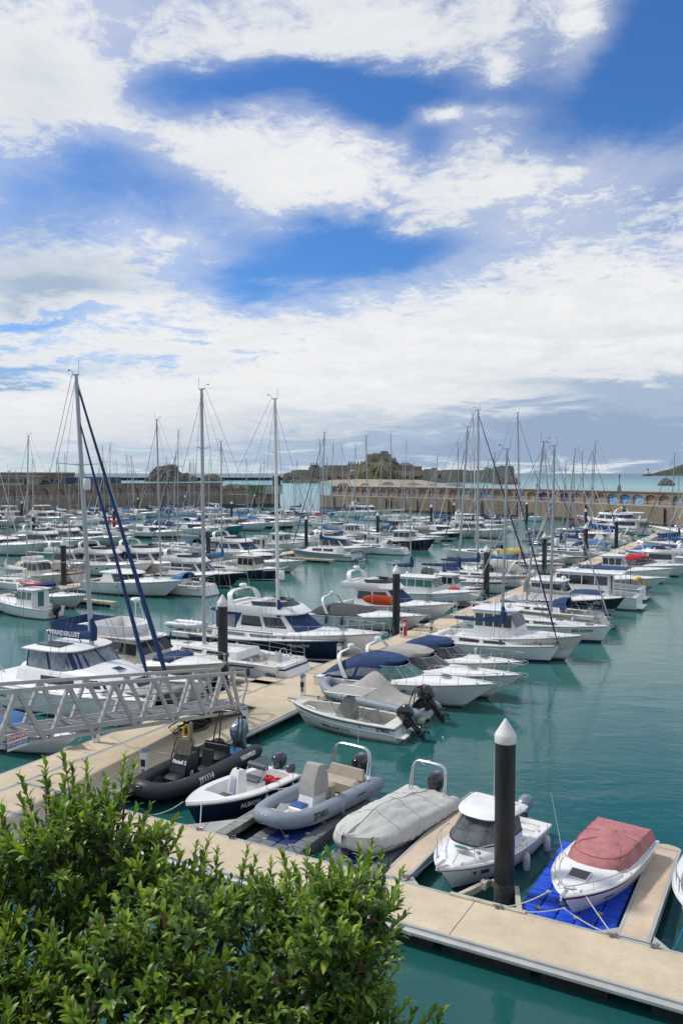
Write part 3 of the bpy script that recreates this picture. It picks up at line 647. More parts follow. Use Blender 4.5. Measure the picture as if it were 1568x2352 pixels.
def blob(x, y, sx_, sy_, w):
    a = (x-784)/1930; e = (1087-y)/1930
    u = mth('MULTIPLY', mth('SUBTRACT', Aw, a), 1930/sx_); v = mth('MULTIPLY', mth('SUBTRACT', Ew, e), 1930/sy_)
    r2 = mth('ADD', mth('MULTIPLY', u, u), mth('MULTIPLY', v, v))
    return mth('MULTIPLY', mth('EXPONENT', mth('MULTIPLY', r2, -1)), w)
def blobs(l, base):
    o = base
    for b in l: o = mth('ADD', blob(*b), o)
    return o
cover = blobs([(1530,130,170,210,-1.15), (1400,270,200,95,-.75), (1010,215,190,55,-.42), (640,190,250,75,-.95), (830,270,110,75,-.62), (960,350,60,60,-.5),
               (380,200,110,60,-.35), (230,380,190,70,-.5), (60,460,110,50,-.22), (150,440,140,60,-.15), (330,480,180,50,-.4), (760,600,250,85,-1.0), (950,545,160,60,-.6), (590,660,110,60,-.5), (480,545,120,30,-.1), (40,735,110,28,-.6), (180,730,90,20,-.4),
               (250,835,330,14,-.25), (450,850,200,10,-.2), (1480,480,120,40,-.1), (80,860,120,18,-.3), (1200,200,90,80,-.25),
               (690,420,210,85,.55), (430,340,170,45,.32), (1200,430,200,55,.35), (1320,720,330,110,.5), (1290,90,60,110,.5), (820,90,180,60,.35), (1110,170,70,40,.4), (980,280,70,22,.5), (1120,265,70,14,.3), (520,270,90,50,.3), (110,200,200,180,.5), (550,90,160,40,.25), (430,590,140,35,.35), (130,640,150,60,.5), (900,820,900,110,.5), (900,980,1200,70,.6), (1420,985,440,110,1.3), (600,1000,800,70,.4), (300,700,200,50,.2)], .50)
f1 = mth('ADD', cover, mth('MULTIPLY', mth('SUBTRACT', n1, .5), 1.35))
f1 = mth('ADD', f1, mth('MULTIPLY', mth('SUBTRACT', n3, .5), 1.25))
f1 = mth('ADD', f1, mth('MULTIPLY', mth('SUBTRACT', n5, .5), 1.1))
mr = nd('ShaderNodeMapRange', interpolation_type='SMOOTHSTEP'); mr.inputs[1].default_value = .07; mr.inputs[2].default_value = .86; Lk.new(f1, mr.inputs[0])
veil = nd('ShaderNodeMapRange', interpolation_type='SMOOTHSTEP'); Lk.new(mth('ADD', mth('ADD', mth('MULTIPLY', n2, .8), mth('MULTIPLY', n3, .6)), mth('MULTIPLY', cover, .75)), veil.inputs[0]); veil.inputs[1].default_value = .4; veil.inputs[2].default_value = 1.3; veil.inputs[3].default_value = 0; veil.inputs[4].default_value = .55
mask = mth('MAXIMUM', mr.outputs[0], veil.outputs[0])
shade = blobs([(120,640,190,50,.5), (50,860,150,25,.6), (1430,1005,370,65,1.35), (1100,1040,500,45,.45), (1500,900,200,40,.4), (60,520,140,60,.3), (300,450,160,60,.35), (1450,780,250,30,.15), (500,1030,600,55,.28), (700,960,400,25,.18), (80,250,120,150,.18), (200,1060,500,20,.2), (1350,870,250,25,.25)], .03)
shade = mth('ADD', shade, mth('MULTIPLY', mth('SUBTRACT', n1, .42), .6)); shade = mth('ADD', shade, mth('MULTIPLY', mth('SUBTRACT', n3, .5), .3))
shade = mth('ADD', shade, mth('MULTIPLY', mth('SUBTRACT', n5, .5), .18))
cr = nd('ShaderNodeValToRGB'); e = cr.color_ramp.elements
e[0].position = 0; e[0].color = (.93, .935, .94, 1); e[1].position = 1; e[1].color = (.33, .43, .60, 1)
k = e.new(.25); k.color = (.74, .78, .83, 1); k = e.new(.55); k.color = (.42, .53, .68, 1)
Lk.new(mth('MAXIMUM', shade, 0.0, cl=True), cr.inputs['Fac'])
sky = nd('ShaderNodeTexSky', sky_type='NISHITA'); sky.sun_disc = False; sky.sun_elevation = SUN_EL; sky.sun_rotation = SUN_AZ; sky.altitude = 0; sky.air_density = 1.0; sky.dust_density = .3; sky.ozone_density = 3.0
hs = nd('ShaderNodeMix', data_type='RGBA', blend_type='MULTIPLY'); hs.inputs['Factor'].default_value = 1; Lk.new(sky.outputs[0], hs.inputs['A']); hs.inputs['B'].default_value = (.36, .64, .98, 1)
bg1 = nd('ShaderNodeBackground'); bg1.inputs['Strength'].default_value = .13; Lk.new(hs.outputs['Result'], bg1.inputs['Color'])
bg2 = nd('ShaderNodeBackground'); bg2.inputs['Strength'].default_value = .97; Lk.new(cr.outputs['Color'], bg2.inputs['Color'])
mx = nd('ShaderNodeMixShader'); Lk.new(mask, mx.inputs[0]); Lk.new(bg1.outputs[0], mx.inputs[1]); Lk.new(bg2.outputs[0], mx.inputs[2])
ow = nd('ShaderNodeOutputWorld'); Lk.new(mx.outputs[0], ow.inputs['Surface'])
world.cycles.sampling_method = 'MANUAL'; world.cycles.sample_map_resolution = 512
scene.view_settings.view_transform = 'Standard'; scene.view_settings.look = 'None'; scene.view_settings.exposure = 0
scene.cycles.max_bounces = 6; scene.cycles.diffuse_bounces = 2; scene.cycles.glossy_bounces = 3; scene.cycles.transparent_max_bounces = 6
# ================================================================ water
def water_mat():
    m = bpy.data.materials.new('sea_water'); m.use_nodes = True; nt = m.node_tree; N = nt.nodes; L = nt.links; b = N['Principled BSDF']
    tc = N.new('ShaderNodeTexCoord'); sp = N.new('ShaderNodeSeparateXYZ'); L.new(tc.outputs['Object'], sp.inputs[0])
    def mt(op, a, c=None):
        n = N.new('ShaderNodeMath'); n.operation = op
        for i, x in enumerate((a, c)):
            if x is None: continue
            if isinstance(x, (int, float)): n.inputs[i].default_value = x
            else: L.new(x, n.inputs[i])
        return n.outputs[0]
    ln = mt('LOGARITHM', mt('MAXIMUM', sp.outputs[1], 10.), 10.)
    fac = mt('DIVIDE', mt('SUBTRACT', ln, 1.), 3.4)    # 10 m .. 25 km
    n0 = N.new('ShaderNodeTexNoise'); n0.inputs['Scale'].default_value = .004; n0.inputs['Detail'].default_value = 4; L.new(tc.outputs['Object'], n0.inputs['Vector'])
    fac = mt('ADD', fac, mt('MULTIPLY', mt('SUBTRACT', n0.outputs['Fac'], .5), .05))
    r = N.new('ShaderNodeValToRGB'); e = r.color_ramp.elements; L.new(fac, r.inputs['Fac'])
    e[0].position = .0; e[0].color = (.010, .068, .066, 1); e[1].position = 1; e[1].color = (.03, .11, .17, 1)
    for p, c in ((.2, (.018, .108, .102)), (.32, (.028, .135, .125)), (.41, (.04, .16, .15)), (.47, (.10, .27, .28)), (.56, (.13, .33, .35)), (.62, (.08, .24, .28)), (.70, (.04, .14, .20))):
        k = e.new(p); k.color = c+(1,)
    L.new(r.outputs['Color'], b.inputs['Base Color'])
    r2 = N.new('ShaderNodeMapRange'); L.new(ln, r2.inputs[0]); r2.inputs[1].default_value = 2.3; r2.inputs[2].default_value = 3.2; r2.inputs[3].default_value = .5; r2.inputs[4].default_value = .18; L.new(r2.outputs[0], b.inputs['Specular IOR Level'])
    b.inputs['IOR'].default_value = 1.33
    rr = N.new('ShaderNodeMapRange'); L.new(ln, rr.inputs[0]); rr.inputs[1].default_value = 1.5; rr.inputs[2].default_value = 3; rr.inputs[3].default_value = .06; rr.inputs[4].default_value = .3; L.new(rr.outputs[0], b.inputs['Roughness'])
    mp = N.new('ShaderNodeMapping'); mp.inputs['Rotation'].default_value = (0, 0, .5); mp.inputs['Scale'].default_value = (1, 1.9, 1); L.new(tc.outputs['Object'], mp.inputs['Vector'])
    hs = []
    for sc, am, dt in ((.22, 1.0, 2), (1.1, .34, 3), (4.5, .085, 3)):
        n = N.new('ShaderNodeTexNoise'); n.inputs['Scale'].default_value = sc; n.inputs['Detail'].default_value = dt; n.inputs['Distortion'].default_value = .6; L.new(mp.outputs['Vector'], n.inputs['Vector']); hs.append(mt('MULTIPLY', n.outputs['Fac'], am))
    h = mt('ADD', mt('ADD', hs[0], hs[1]), hs[2])
    # patches of breeze-ruffled water between calm lanes
    n4 = N.new('ShaderNodeTexNoise'); n4.inputs['Scale'].default_value = .05; n4.inputs['Detail'].default_value = 3; L.new(tc.outputs['Object'], n4.inputs['Vector'])
    rg = N.new('ShaderNodeMapRange'); L.new(n4.outputs['Fac'], rg.inputs[0]); rg.inputs[1].default_value = .35; rg.inputs[2].default_value = .65; rg.inputs[3].default_value = .05; rg.inputs[4].default_value = .15
    bp = N.new('ShaderNodeBump'); L.new(rg.outputs[0], bp.inputs['Strength']); bp.inputs['Distance'].default_value = .35; L.new(h, bp.inputs['Height']); L.new(bp.outputs['Normal'], b.inputs['Normal'])
    return m
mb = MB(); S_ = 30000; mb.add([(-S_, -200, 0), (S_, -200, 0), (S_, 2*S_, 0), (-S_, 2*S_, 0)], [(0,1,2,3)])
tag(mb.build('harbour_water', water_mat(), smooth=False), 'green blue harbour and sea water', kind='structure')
mb = MB(); mb.add([(-S_, -200, -6), (S_, -200, -6), (S_, 2*S_, -6), (-S_, 2*S_, -6)], [(0,1,2,3)])
tag(mb.build('seabed_ground', M('seabed', (.1,.1,.08)), smooth=False), kind='structure')
# ================================================================ pontoons
def deck_mat(name, c1, c2):
    m = bpy.data.materials.new(name); m.use_nodes = True; nt = m.node_tree; N = nt.nodes; L = nt.links; b = N['Principled BSDF']; b.inputs['Roughness'].default_value = .85
    tc = N.new('ShaderNodeTexCoord'); mp = N.new('ShaderNodeMapping'); L.new(tc.outputs['Object'], mp.inputs['Vector'])
    br = N.new('ShaderNodeTexBrick'); br.inputs['Scale'].default_value = 11; br.inputs['Color1'].default_value = c1+(1,); br.inputs['Color2'].default_value = tuple(x*.93 for x in c1)+(1,); br.inputs['Mortar'].default_value = c2+(1,); br.inputs['Mortar Size'].default_value = .035; br.inputs['Brick Width'].default_value = .6; br.inputs['Row Height'].default_value = .6; L.new(mp.outputs[0], br.inputs['Vector'])
    nz = N.new('ShaderNodeTexNoise'); nz.inputs['Scale'].default_value = .7; nz.inputs['Detail'].default_value = 8; nz.inputs['Roughness'].default_value = .7; L.new(tc.outputs['Object'], nz.inputs['Vector'])
    rp = N.new('ShaderNodeValToRGB'); rp.color_ramp.elements[0].position = .3; rp.color_ramp.elements[1].position = .7; rp.color_ramp.elements[0].color = (.76,.745,.72,1); rp.color_ramp.elements[1].color = (1.06,1.05,1.03,1); L.new(nz.outputs['Fac'], rp.inputs['Fac'])
    mx = N.new('ShaderNodeMix'); mx.data_type = 'RGBA'; mx.blend_type = 'MULTIPLY'; mx.inputs['Factor'].default_value = 1; L.new(br.outputs['Color'], mx.inputs['A']); L.new(rp.outputs['Color'], mx.inputs['B']); L.new(mx.outputs['Result'], b.inputs['Base Color'])
    bp = N.new('ShaderNodeBump'); bp.inputs['Strength'].default_value = .5; bp.inputs['Distance'].default_value = .01; L.new(br.outputs['Fac'], bp.inputs['Height']); bp.invert = True; L.new(bp.outputs['Normal'], b.inputs['Normal'])
    return m
DM = deck_mat('pontoon_grating', (.68,.58,.43), (.50,.41,.29)); DM2 = deck_mat('finger_grating', (.68,.56,.43), (.48,.35,.26))
EDG = M('pontoon_edge_rail', (.45,.46,.44), .45, .2, var=.12, scale=1.5); FLO = M('float_black', (.015,.018,.017), .8, var=.5, scale=2, bump=.4, bscale=10); TIM = M('fender_timber', (.5,.44,.3), .7, var=.15)
WEED = M('weathered_metal', (.3,.3,.27), .7, .1, var=.3, scale=4)
def pontoon(label, u0, u1, v0, v1, along='u', h=.5, tube=(), dm=None, name='pontoon', cat='pontoon', nose=False, group=None, tm=None, float_gap=.7, fine=True):
    """box-shaped floating walkway in marina coordinates, local x = u, y = v"""
    root = thing(name, label, cat, W(u0, v0), DIR['u'], group); lu, lv = u1-u0, v1-v0; dm = dm or DM
    mb = MB(); e = .09
    if fine:
        ln = lu if along == 'u' else lv; k = max(1, int(round(ln/(6.0 if along == 'u' else 4.5)))); 
        for i in range(k):
            a, b = ln*i/k+.012, ln*(i+1)/k-.012
            if along == 'u': mb.box(max(a, e), min(b, lu-e), e, lv-e, h-.05, h)
            else: mb.box(e, lu-e, max(a, e), min(b, lv-e), h-.05, h)
    else: mb.box(e, lu-e, e, lv-e, h-.05, h)
    mb.build('deck_grating', dm, root, smooth=False)
    mb = MB(); z0, z1 = h-.22, h+.006
    mb.box(0, lu, 0, e-.004, z0, z1); mb.box(0, lu, lv-e+.004, lv, z0, z1); mb.box(0, e-.004, e-.003, lv-e+.003, z0, z1); mb.box(lu-e+.004, lu, e-.003, lv-e+.003, z0, z1); mb.box(e, lu-e, e, lv-e, h-.2, h-.07)
    mb.build('edge_frame', EDG if not tm else tm, root, smooth=False)
    if tube:
        mb = MB(); r = .085
        for s_ in tube:
            if s_ == 'v0': mb.tube([(0, -r, h-.1), (lu, -r, h-.1)], r, 8)
            if s_ == 'v1': mb.tube([(0, lv+r, h-.1), (lu, lv+r, h-.1)], r, 8)
            if s_ == 'u0': mb.tube([(-r, 0, h-.1), (-r, lv, h-.1)], r, 8)
            if s_ == 'u1': mb.tube([(lu+r, 0, h-.1), (lu+r, lv, h-.1)], r, 8)
        mb.build('edge_fender', EDG, root)
    mb = MB(); ln = lu if along == 'u' else lv; k = max(1, int(ln/(2.4 if ln < 60 else 6)))
    for i in range(k):
        a, b = ln*i/k+.12, ln*(i+1)/k-.12-(float_gap if i % 3 == 2 else 0)
        if along == 'u': mb.box(a, b, .1, lv-.1, -.35, h-.23)
        else: mb.box(.1, lu-.1, a, b, -.35, h-.23)
    mb.build('float', FLO, root, smooth=False)
    if nose:
        mb = MB(); w = lu/2 if along == 'v' else lv/2; pts = [(w+(w+.02)*cos(a), lv+.3*sin(a)) for a in [pi*k/10 for k in range(11)]] if along == 'v' else [(lu+.3*sin(a), w-(w+.02)*cos(a)) for a in [pi*k/10 for k in range(11)]]
        mb.loft([[(x, y, h-.2) for x, y in pts], [(x, y, h+.02) for x, y in pts]], closed=True, cap=True); mb.build('end_fender', TIM, root)
    return root
main_p = pontoon('wide sand coloured main pontoon walkway crossing the bottom right foreground', -25.3, 22, 19.1, 21.15, 'u', tube=('v0',))
pier_a = pontoon('long sand coloured pontoon pier running from lower left between the moored boats', -25.3, -21.5, 21.2, 41, 'v', tube=('u1',), float_gap=.2)
pontoon('narrower far stretch of the long sand coloured pontoon pier between the yachts', -25.3, -23.1, 41.02, 190, 'v', float_gap=.2)
pontoon('sand coloured pontoon landing under the foot of the metal gangway', -26.75, -25.33, 6, 43.5, 'v')
pontoon('short pier stub running toward the viewer behind the evergreen bush', -25.3, -21.5, 6, 19.05, 'v')
pontoon('wide timber coloured finger pontoon between the pink covered boat and the right frame edge', -3.93, -3.12, 21.2, 26.9, 'v', dm=DM2, nose=True, name='finger_pontoon', cat='finger pontoon')
pontoon('finger pontoon between the shrouded cream inflatable and the white cuddy boat', -10.45, -9.68, 21.2, 27.1, 'v', dm=DM2, nose=True, name='finger_pontoon', cat='finger pontoon')
pontoon('narrow grey finger pontoon between the navy open boat and the grey inflatable', -16.35, -15.95, 21.2, 26.2, 'v', dm=WEED, nose=True, tm=WEED, name='finger_pontoon', cat='finger pontoon')
def gusset(label, u, v, s, d):
    mb = MB(); mb.add([(0,0,.46), (s*d,0,.46), (0,d,.46), (0,0,.3), (s*d,0,.3), (0,d,.3)], [(0,1,2), (3,5,4), (0,3,4,1), (1,4,5,2), (2,5,3,0)])
    o = mb.build('corner_bracket', EDG, smooth=False); o.location = W(u, v); o.rotation_euler = (0,0,DIR['u']); return tag(o, label, 'bracket')
gusset('left metal corner bracket at the foot of the right-hand finger pontoon', -3.95, 21.17, -1, .5); gusset('right metal corner bracket at the foot of the right-hand finger pontoon', -3.1, 21.17, 1, .5)
gusset('metal corner bracket beside the cuddy boat at the finger pontoon root', -9.66, 21.17, 1, .45); gusset('wide triangular metal bracket beside the bow of the navy open boat', -16.37, 21.17, -1, 1.3)
# ---------------------------------------------------------------- mooring piles
PB = M('pile_black', (.026,.027,.029), .5, var=.55, scale=2.5, bump=.15, bscale=12, stretch=(1,1,.3)); PC = M('pile_cap_white', (.72,.71,.67), .5, var=.08, scale=3)
PG = M('pile_growth', (.06,.065,.055), .9, var=.4, scale=6, bump=.5)
def pile(label, apex, r=.28, cap=True, H_=5.27):
    px, py = apex; rr = ray(px, py); t = (H_-HC)/rr.z; p = Vector((rr.x*t, rr.y*t, 0))
    root = thing('mooring_pile', label, 'pile', p, 0, 'black mooring piles of the marina'); n = 20 if p.y < 80 else 12
    mb = MB(); mb.lathe([(r, -3), (r, .3), (r, 1.6), (r*.998, 3), (r, H_-.64)], (0,0,0), n); mb.build('pile_shaft', PB, root)
    mb = MB(); mb.lathe([(r*1.03, -1), (r*1.05, .02), (r*1.035, .35), (r*1.02, .62), (r*.999, .7)], (0,0,0), n); mb.build('marine_growth', PG, root)
    mb = MB(); mb.lathe([(r*1.05, H_-.66), (r*1.06, H_-.65), (r*1.06, H_-.45), (r*1.0, H_-.42), (.03, H_-.01), (0, H_)], (0,0,0), n); mb.build('pile_cap', PC if cap else M('pile_cap_grey', (.3,.3,.29)), root)
    return root, p
PILES = [('nearest tall black mooring pile with white cone cap by the main pontoon', (1160.5,1650)),
 ('black mooring pile with lettered white cap beside the gangway foot', (511,1365)), ('black mooring pile left of the pier behind the orange paddleboard boat', (910,1297)),
 ('black mooring pile standing at the bow of the green windowed cruiser', (1117,1252)), ('black mooring pile rising left of the long white mast by the pier', (1250,1223)),
 ('black mooring pile right of centre far along the right pier', (1345,1203)), ('rightmost black mooring pile of the long pier', (1415,1188)),
 ('black mooring pile near the stern of the large white motor yacht at the wall', (1344,1168)), ('black mooring pile before the harbour wall right of the thick twin masts', (1209,1152)),
 ('small black mooring pile against the wall left of the twin masts', (1042,1154)), ('small black mooring pile standing alone in the channel below the castle', (990,1158)),
 ('dark mooring pile beside the red cockpit cover', (867,1176)), ('black mooring pile at the bow of the grey sailing yacht', (703,1184)),
 ('far black mooring pile directly below the castle keep', (898,1137)), ('far black mooring pile by the end of the left quay', (637,1146)),
 ('far black mooring pile in front of the green hut', (585,1135)), ('far black mooring pile left of the green hut', (532,1151)),
 ('dark mooring pile between masts behind the grey sail cover', (478,1208)), ('far black mooring pile left of the tall grey mast', (317,1142)),
 ('far black mooring pile under the rocky islet', (425,1137)), ('far black mooring pile right of the thick near mast', (195,1147)),
 ('far left black mooring pile below the arches', (51,1150)), ('dark mooring pile behind the mast of the old ketch', (77,1179)), ('dark mooring pile standing at the wheelhouse of the old ketch', (145.7,1238)),
 ('dark mooring pile beside the furled blue sails', (262,1166))]
for i, (lb, ap) in enumerate(PILES): pr, pp = pile(lb, ap)
# bracket holding the nearest pile
def oriented(name, label, cat, u, v, h=0, d='u'):
    return thing(name, label, cat, W(u, v, h), DIR[d])
t = oriented('pile_bracket', 'metal bracket frame clamping the nearest black pile to the main pontoon', 'bracket', -7.24, 21.15, .5)
mb = MB()
for s in (-1, 1): mb.loft([[(s*.95, 0, 0), (s*.8, 0, 0), (s*.8, 0, -.18), (s*.95, 0, -.18)], [(s*.45, 1.3, 0), (s*.34, 1.25, 0), (s*.34, 1.25, -.18), (s*.45, 1.3, -.18)]], cap=True)
mb.box(-1.05, 1.05, -.12, .02, .006, .05); mb.box(-.33, .33, 1.22, 1.32, -.18, .01); mb.box(-.5, -.34, .8, 1.0, -.1, .1); mb.build('bracket_frame', M('bracket_paint', (.5,.48,.38), .6, var=.2, scale=4), t)
# ---------------------------------------------------------------- service pedestals
def pedestal(label, u, v, h=.5, sign=None):
    t = thing('service_pedestal', label, 'pedestal', W(u, v, h), DIR['u']+.25, 'white service pedestals on the pontoons')
    mb = MB(); mb.box(-.13, .13, -.11, .11, 0, 1.0, b=.02); mb.build('post', WH, t)
    mb = MB(); mb.box(-.16, .16, -.14, .14, 1.004, 1.06, b=.02); mb.lathe([(.14, 1.06), (.12, 1.12), (0, 1.16)], (0,0,0), 10); mb.build('lamp_head', M('lamp_blue_grey', (.16,.2,.27), .4), t)
    mb = MB(); mb.box(-.09, .09, -.125, -.111, .45, .72, 0); mb.box(-.07, .07, -.12, -.111, .2, .36, 1); mb.build('socket_panel', [BLK, GRS], t)
    if sign:
        for k, c in enumerate(sign): text(c, .17, TXK, t, flat((0, -.13, .92-.17*k), (1,0,0), (0,0,1)), bold=.006)
PED = []
for lb, z, x, y in (('white service pedestal beside the black inflatable bow', 'g', 185, 352), ('white service pedestal near the pontoon edge below the gangway foot', 'g', 708, 112), ('white service pedestal left of the gangway underside', 'd', 615, 1250), ('white service pedestal with blue lamp by the end of the gangway rail', 'd', 1485, 915),
   ('white service pedestal with a yellow hose at the navy yacht bow', 'e', 945, 738), ('white service pedestal right of the black pile by a red box', 'e', 1342, 580), ('white service pedestal behind the grey canopied cruiser', 'e', 1532, 578), ('white service pedestal far along the pier by the ladder boat', 'f', 288, 515), ('far white service pedestal before the grey tender', 'f', 408, 510), ('far white service pedestal left of the blue canopied yacht', 'c', 870, 1130), ('far white service pedestal at the pier fork', 'c', 905, 1110)):
    p = G(z, x, y, .5); u, v = UV(p); pedestal(lb, u, v)
p = G('e', 712, 952, .5); u, v = UV(p); pedestal('white pedestal lettered PIER at the bow of the white console boat', u, v, sign='PIER')
t = thing('fire_point', 'red fire point cabinet beside the black pile on the pier', 'fire cabinet', G('e', 1362, 572, .5), DIR['u'])
mb = MB(); mb.box(-.14, .14, -.1, .1, 0, 1.15, b=.03); mb.build('cabinet', RDP, t); mb = MB(); mb.box(-.1, .1, -.112, -.101, .7, .98); mb.build('notice', TXW, t)
for lb, z, x, y in (('yellow water hose coil hung on the pedestal by the navy yacht bow', 'e', 952, 760), ('yellow water hose coil by the far white pedestal', 'f', 165, 640)):
    p = G(z, x, y, .9); mb = MB()
    for k in range(5): mb.tube([(.14*cos(a)+.01*k, -.05+.02*k, .3*sin(a)-.02*k) for a in [2*pi*j/16 for j in range(16)]], .022, 5, closed=True)
    o = mb.build('hose_coil', YLW); o.location = p; tag(o, lb, 'hose', 'yellow hose coils')
# ================================================================ gangway
g_end = G('D', 562, 1632, .62); g_l = GY('D', 0, 1711, 28.0)
gu, gv = UV(g_end); lu_, lv_ = UV(g_l); print('gangway', gu, gv, lu_, lv_, g_l)
LG = 22.0; gh1 = .62; slope = (g_l.z-gh1)/(gv-lv_)
gang = thing('gangway', 'long grey metal truss gangway sloping down to the pontoon from the left', 'gangway', W(gu, gv, gh1), DIR['v'])
# local x runs along v (x=0 foot, negative uphill), local y = -u (away from the viewer)
WG = 1.5; HT = 1.86
def gp(s, y, z): return Vector((-s, y, slope*s+z))
def bar(mb, a, b, w=.11, hgt=.13):
    d = (b-a); l = d.length; m4 = Matrix.Translation((a+b)/2) @ d.to_track_quat('X', 'Z').to_matrix().to_4x4(); mb.obox(m4, l, w, hgt)
step = 2.28
for sd_, y in (('near', 0.0), ('far', WG)):
    mb = MB(); bar(mb, gp(-.02, y, .0), gp(LG, y, .0), .1, .13); bar(mb, gp(1.0, y, HT), gp(LG, y, HT), .09, .13); bar(mb, gp(.2, y, .28), gp(LG, y, .28), .07, .2)
    mb.build('chord_beam', GALV, gang, smooth=False)
    n = int(LG/step)
    mb = MB()
    for k in range(n):
        sb = .55+step*k; st = sb+step*.5
        bar(mb, gp(sb+.14, y, .04), gp(st-.06+.14, y, HT-.06), .115, .15); bar(mb, gp(sb+step-.14, y, .04), gp(st+.06+.1, y, HT-.06), .115, .15)
    bar(mb, gp(.41, y, .04), gp(1.0, y, HT-.05), .11, .14); bar(mb, gp(.35, y, .04), gp(-.25, y, 1.35), .07, .1); bar(mb, gp(-.25, y, 1.35), gp(.05, y, HT+.02), .07, .1); bar(mb, gp(.02, y, HT), gp(1.05, y, HT), .08, .1)
    mb.build('truss_bracing', GALV, gang, smooth=False)
    mb = MB(); yy = y+(.07 if y == 0 else -.07)
    for z in (.65, .95, 1.25, 1.52): mb.tube([gp(.2, yy, z), gp(LG, yy, z)], .02, 5)
    mb.build('handrail', GALV, gang)
mb = MB(); v = [gp(-.1, .05, .32), gp(LG, .05, .32), gp(LG, WG-.05, .32), gp(-.1, WG-.05, .32)]; mb.add(v+[p-Vector((0,0,.05)) for p in v], [(0,1,2,3), (7,6,5,4), (0,4,5,1), (1,5,6,2), (2,6,7,3), (3,7,4,0)]); mb.build('walkway_grating', GRT, gang, smooth=False)
mb = MB()
for k in range(int(LG/1.14)): bar(mb, gp(.5+1.14*k, .02, .16), gp(.5+1.14*k, WG-.02, .16), .07, .09)
for k in range(int(LG/step)): bar(mb, gp(.5+step*k, .05, .06), gp(.5+step*(k+1), WG-.05, .06), .05, .05); 
for k in range(int(LG*2)): s = .4+k*.5; bar(mb, gp(s, .35, .335), gp(s, WG-.35, .335), .03, .03)
mb.build('cross_member', GALV, gang, smooth=False)
mb = MB(); mb.add([gp(0, .05, .30), gp(0, WG-.05, .30), gp(-1.7, WG, -.08), gp(-1.7, 0, -.08), gp(0, .05, .24), gp(0, WG-.05, .24), gp(-1.7, WG, -.1), gp(-1.7, 0, -.1)], [(0,1,2,3), (7,6,5,4), (0,4,5,1), (2,6,7,3), (0,3,7,4), (1,5,6,2)]); mb.build('landing_ramp', GALV, gang, smooth=False)
for y in (.1, WG-.1): mb = MB(); mb.lathe([(.12, -.06), (.12, .06)], (-.3, y, -.02), 12, ax='y'); mb.build('roller', BLK, gang)
SG = M('sign_white', (.7,.7,.7), .5)
s0 = 0
sp = GY('D', 30, 1695, 28.3); su, sv_ = UV(sp); sx_ = sv_-gv
sg = MB(); zz_ = slope*(-sx_)
sg.box(sx_-.42, sx_+.42, -.1, -.075, zz_-.12, zz_+.44, 0); sg = sg.build('danger_sign', SG, gang, smooth=False)
sg['label'] = 'white and red DANGER notice fixed to the gangway'
mb = MB(); mb.box(sx_-.4, sx_+.4, -.108, -.101, zz_+.22, zz_+.42); mb.build('red_band', RDP, sg, smooth=False)
text('DANGER', .2, TXW, sg, flat((sx_, -.112, zz_+.32), (1,0,0), (0,0,1)), bold=.006)
text('DO NOT LEAVE TROLLEYS\nUNDERNEATH THE RAMP', .085, M('lettering_blue', (.02,.05,.3)), sg, flat((sx_, -.104, zz_+.05), (1,0,0), (0,0,1)), bold=.004)
# hoses heaped below the gangway
mb = MB()
for k in range(9):
    cx, cy, rr_ = R.uniform(-.9, .9), R.uniform(-.5, .5), R.uniform(.25, .75)
    a0 = R.uniform(0, 6); mb.tube([(cx+rr_*1.4*cos(a)+R.uniform(-.03, .03), cy+rr_*.6*sin(a), .04+.05*k*.4+.03*sin(a*2)) for a in [a0+k2*.35 for k2 in range(16)]], .03, 5)
o = mb.build('service_hose', M('hose_black', (.02,.02,.02), .6)); o.location = G('d', 1260, 1140, .5); o.rotation_euler = (0,0,DIR['v']); tag(o, 'tangle of black service hoses heaped on the pontoon below the gangway', 'hoses')
t = thing('hose_post', 'short grey post with a yellow water hose hanging beside the black inflatable', 'post', G('g', 428, 212, .5), DIR['u'])
mb = MB(); mb.lathe([(.07, 0), (.07, 1.15), (.05, 1.2)], (0,0,0), 10); mb.build('post', GRS, t)
mb = MB()
for k in range(7): mb.tube([(-.22+.03*k+.16*cos(a), -.1-.02*k, .62+(.42+.02*k)*sin(a)) for a in [2*pi*j/18 for j in range(18)]], .018, 5, closed=True)
mb.build('water_hose', YLW, t)
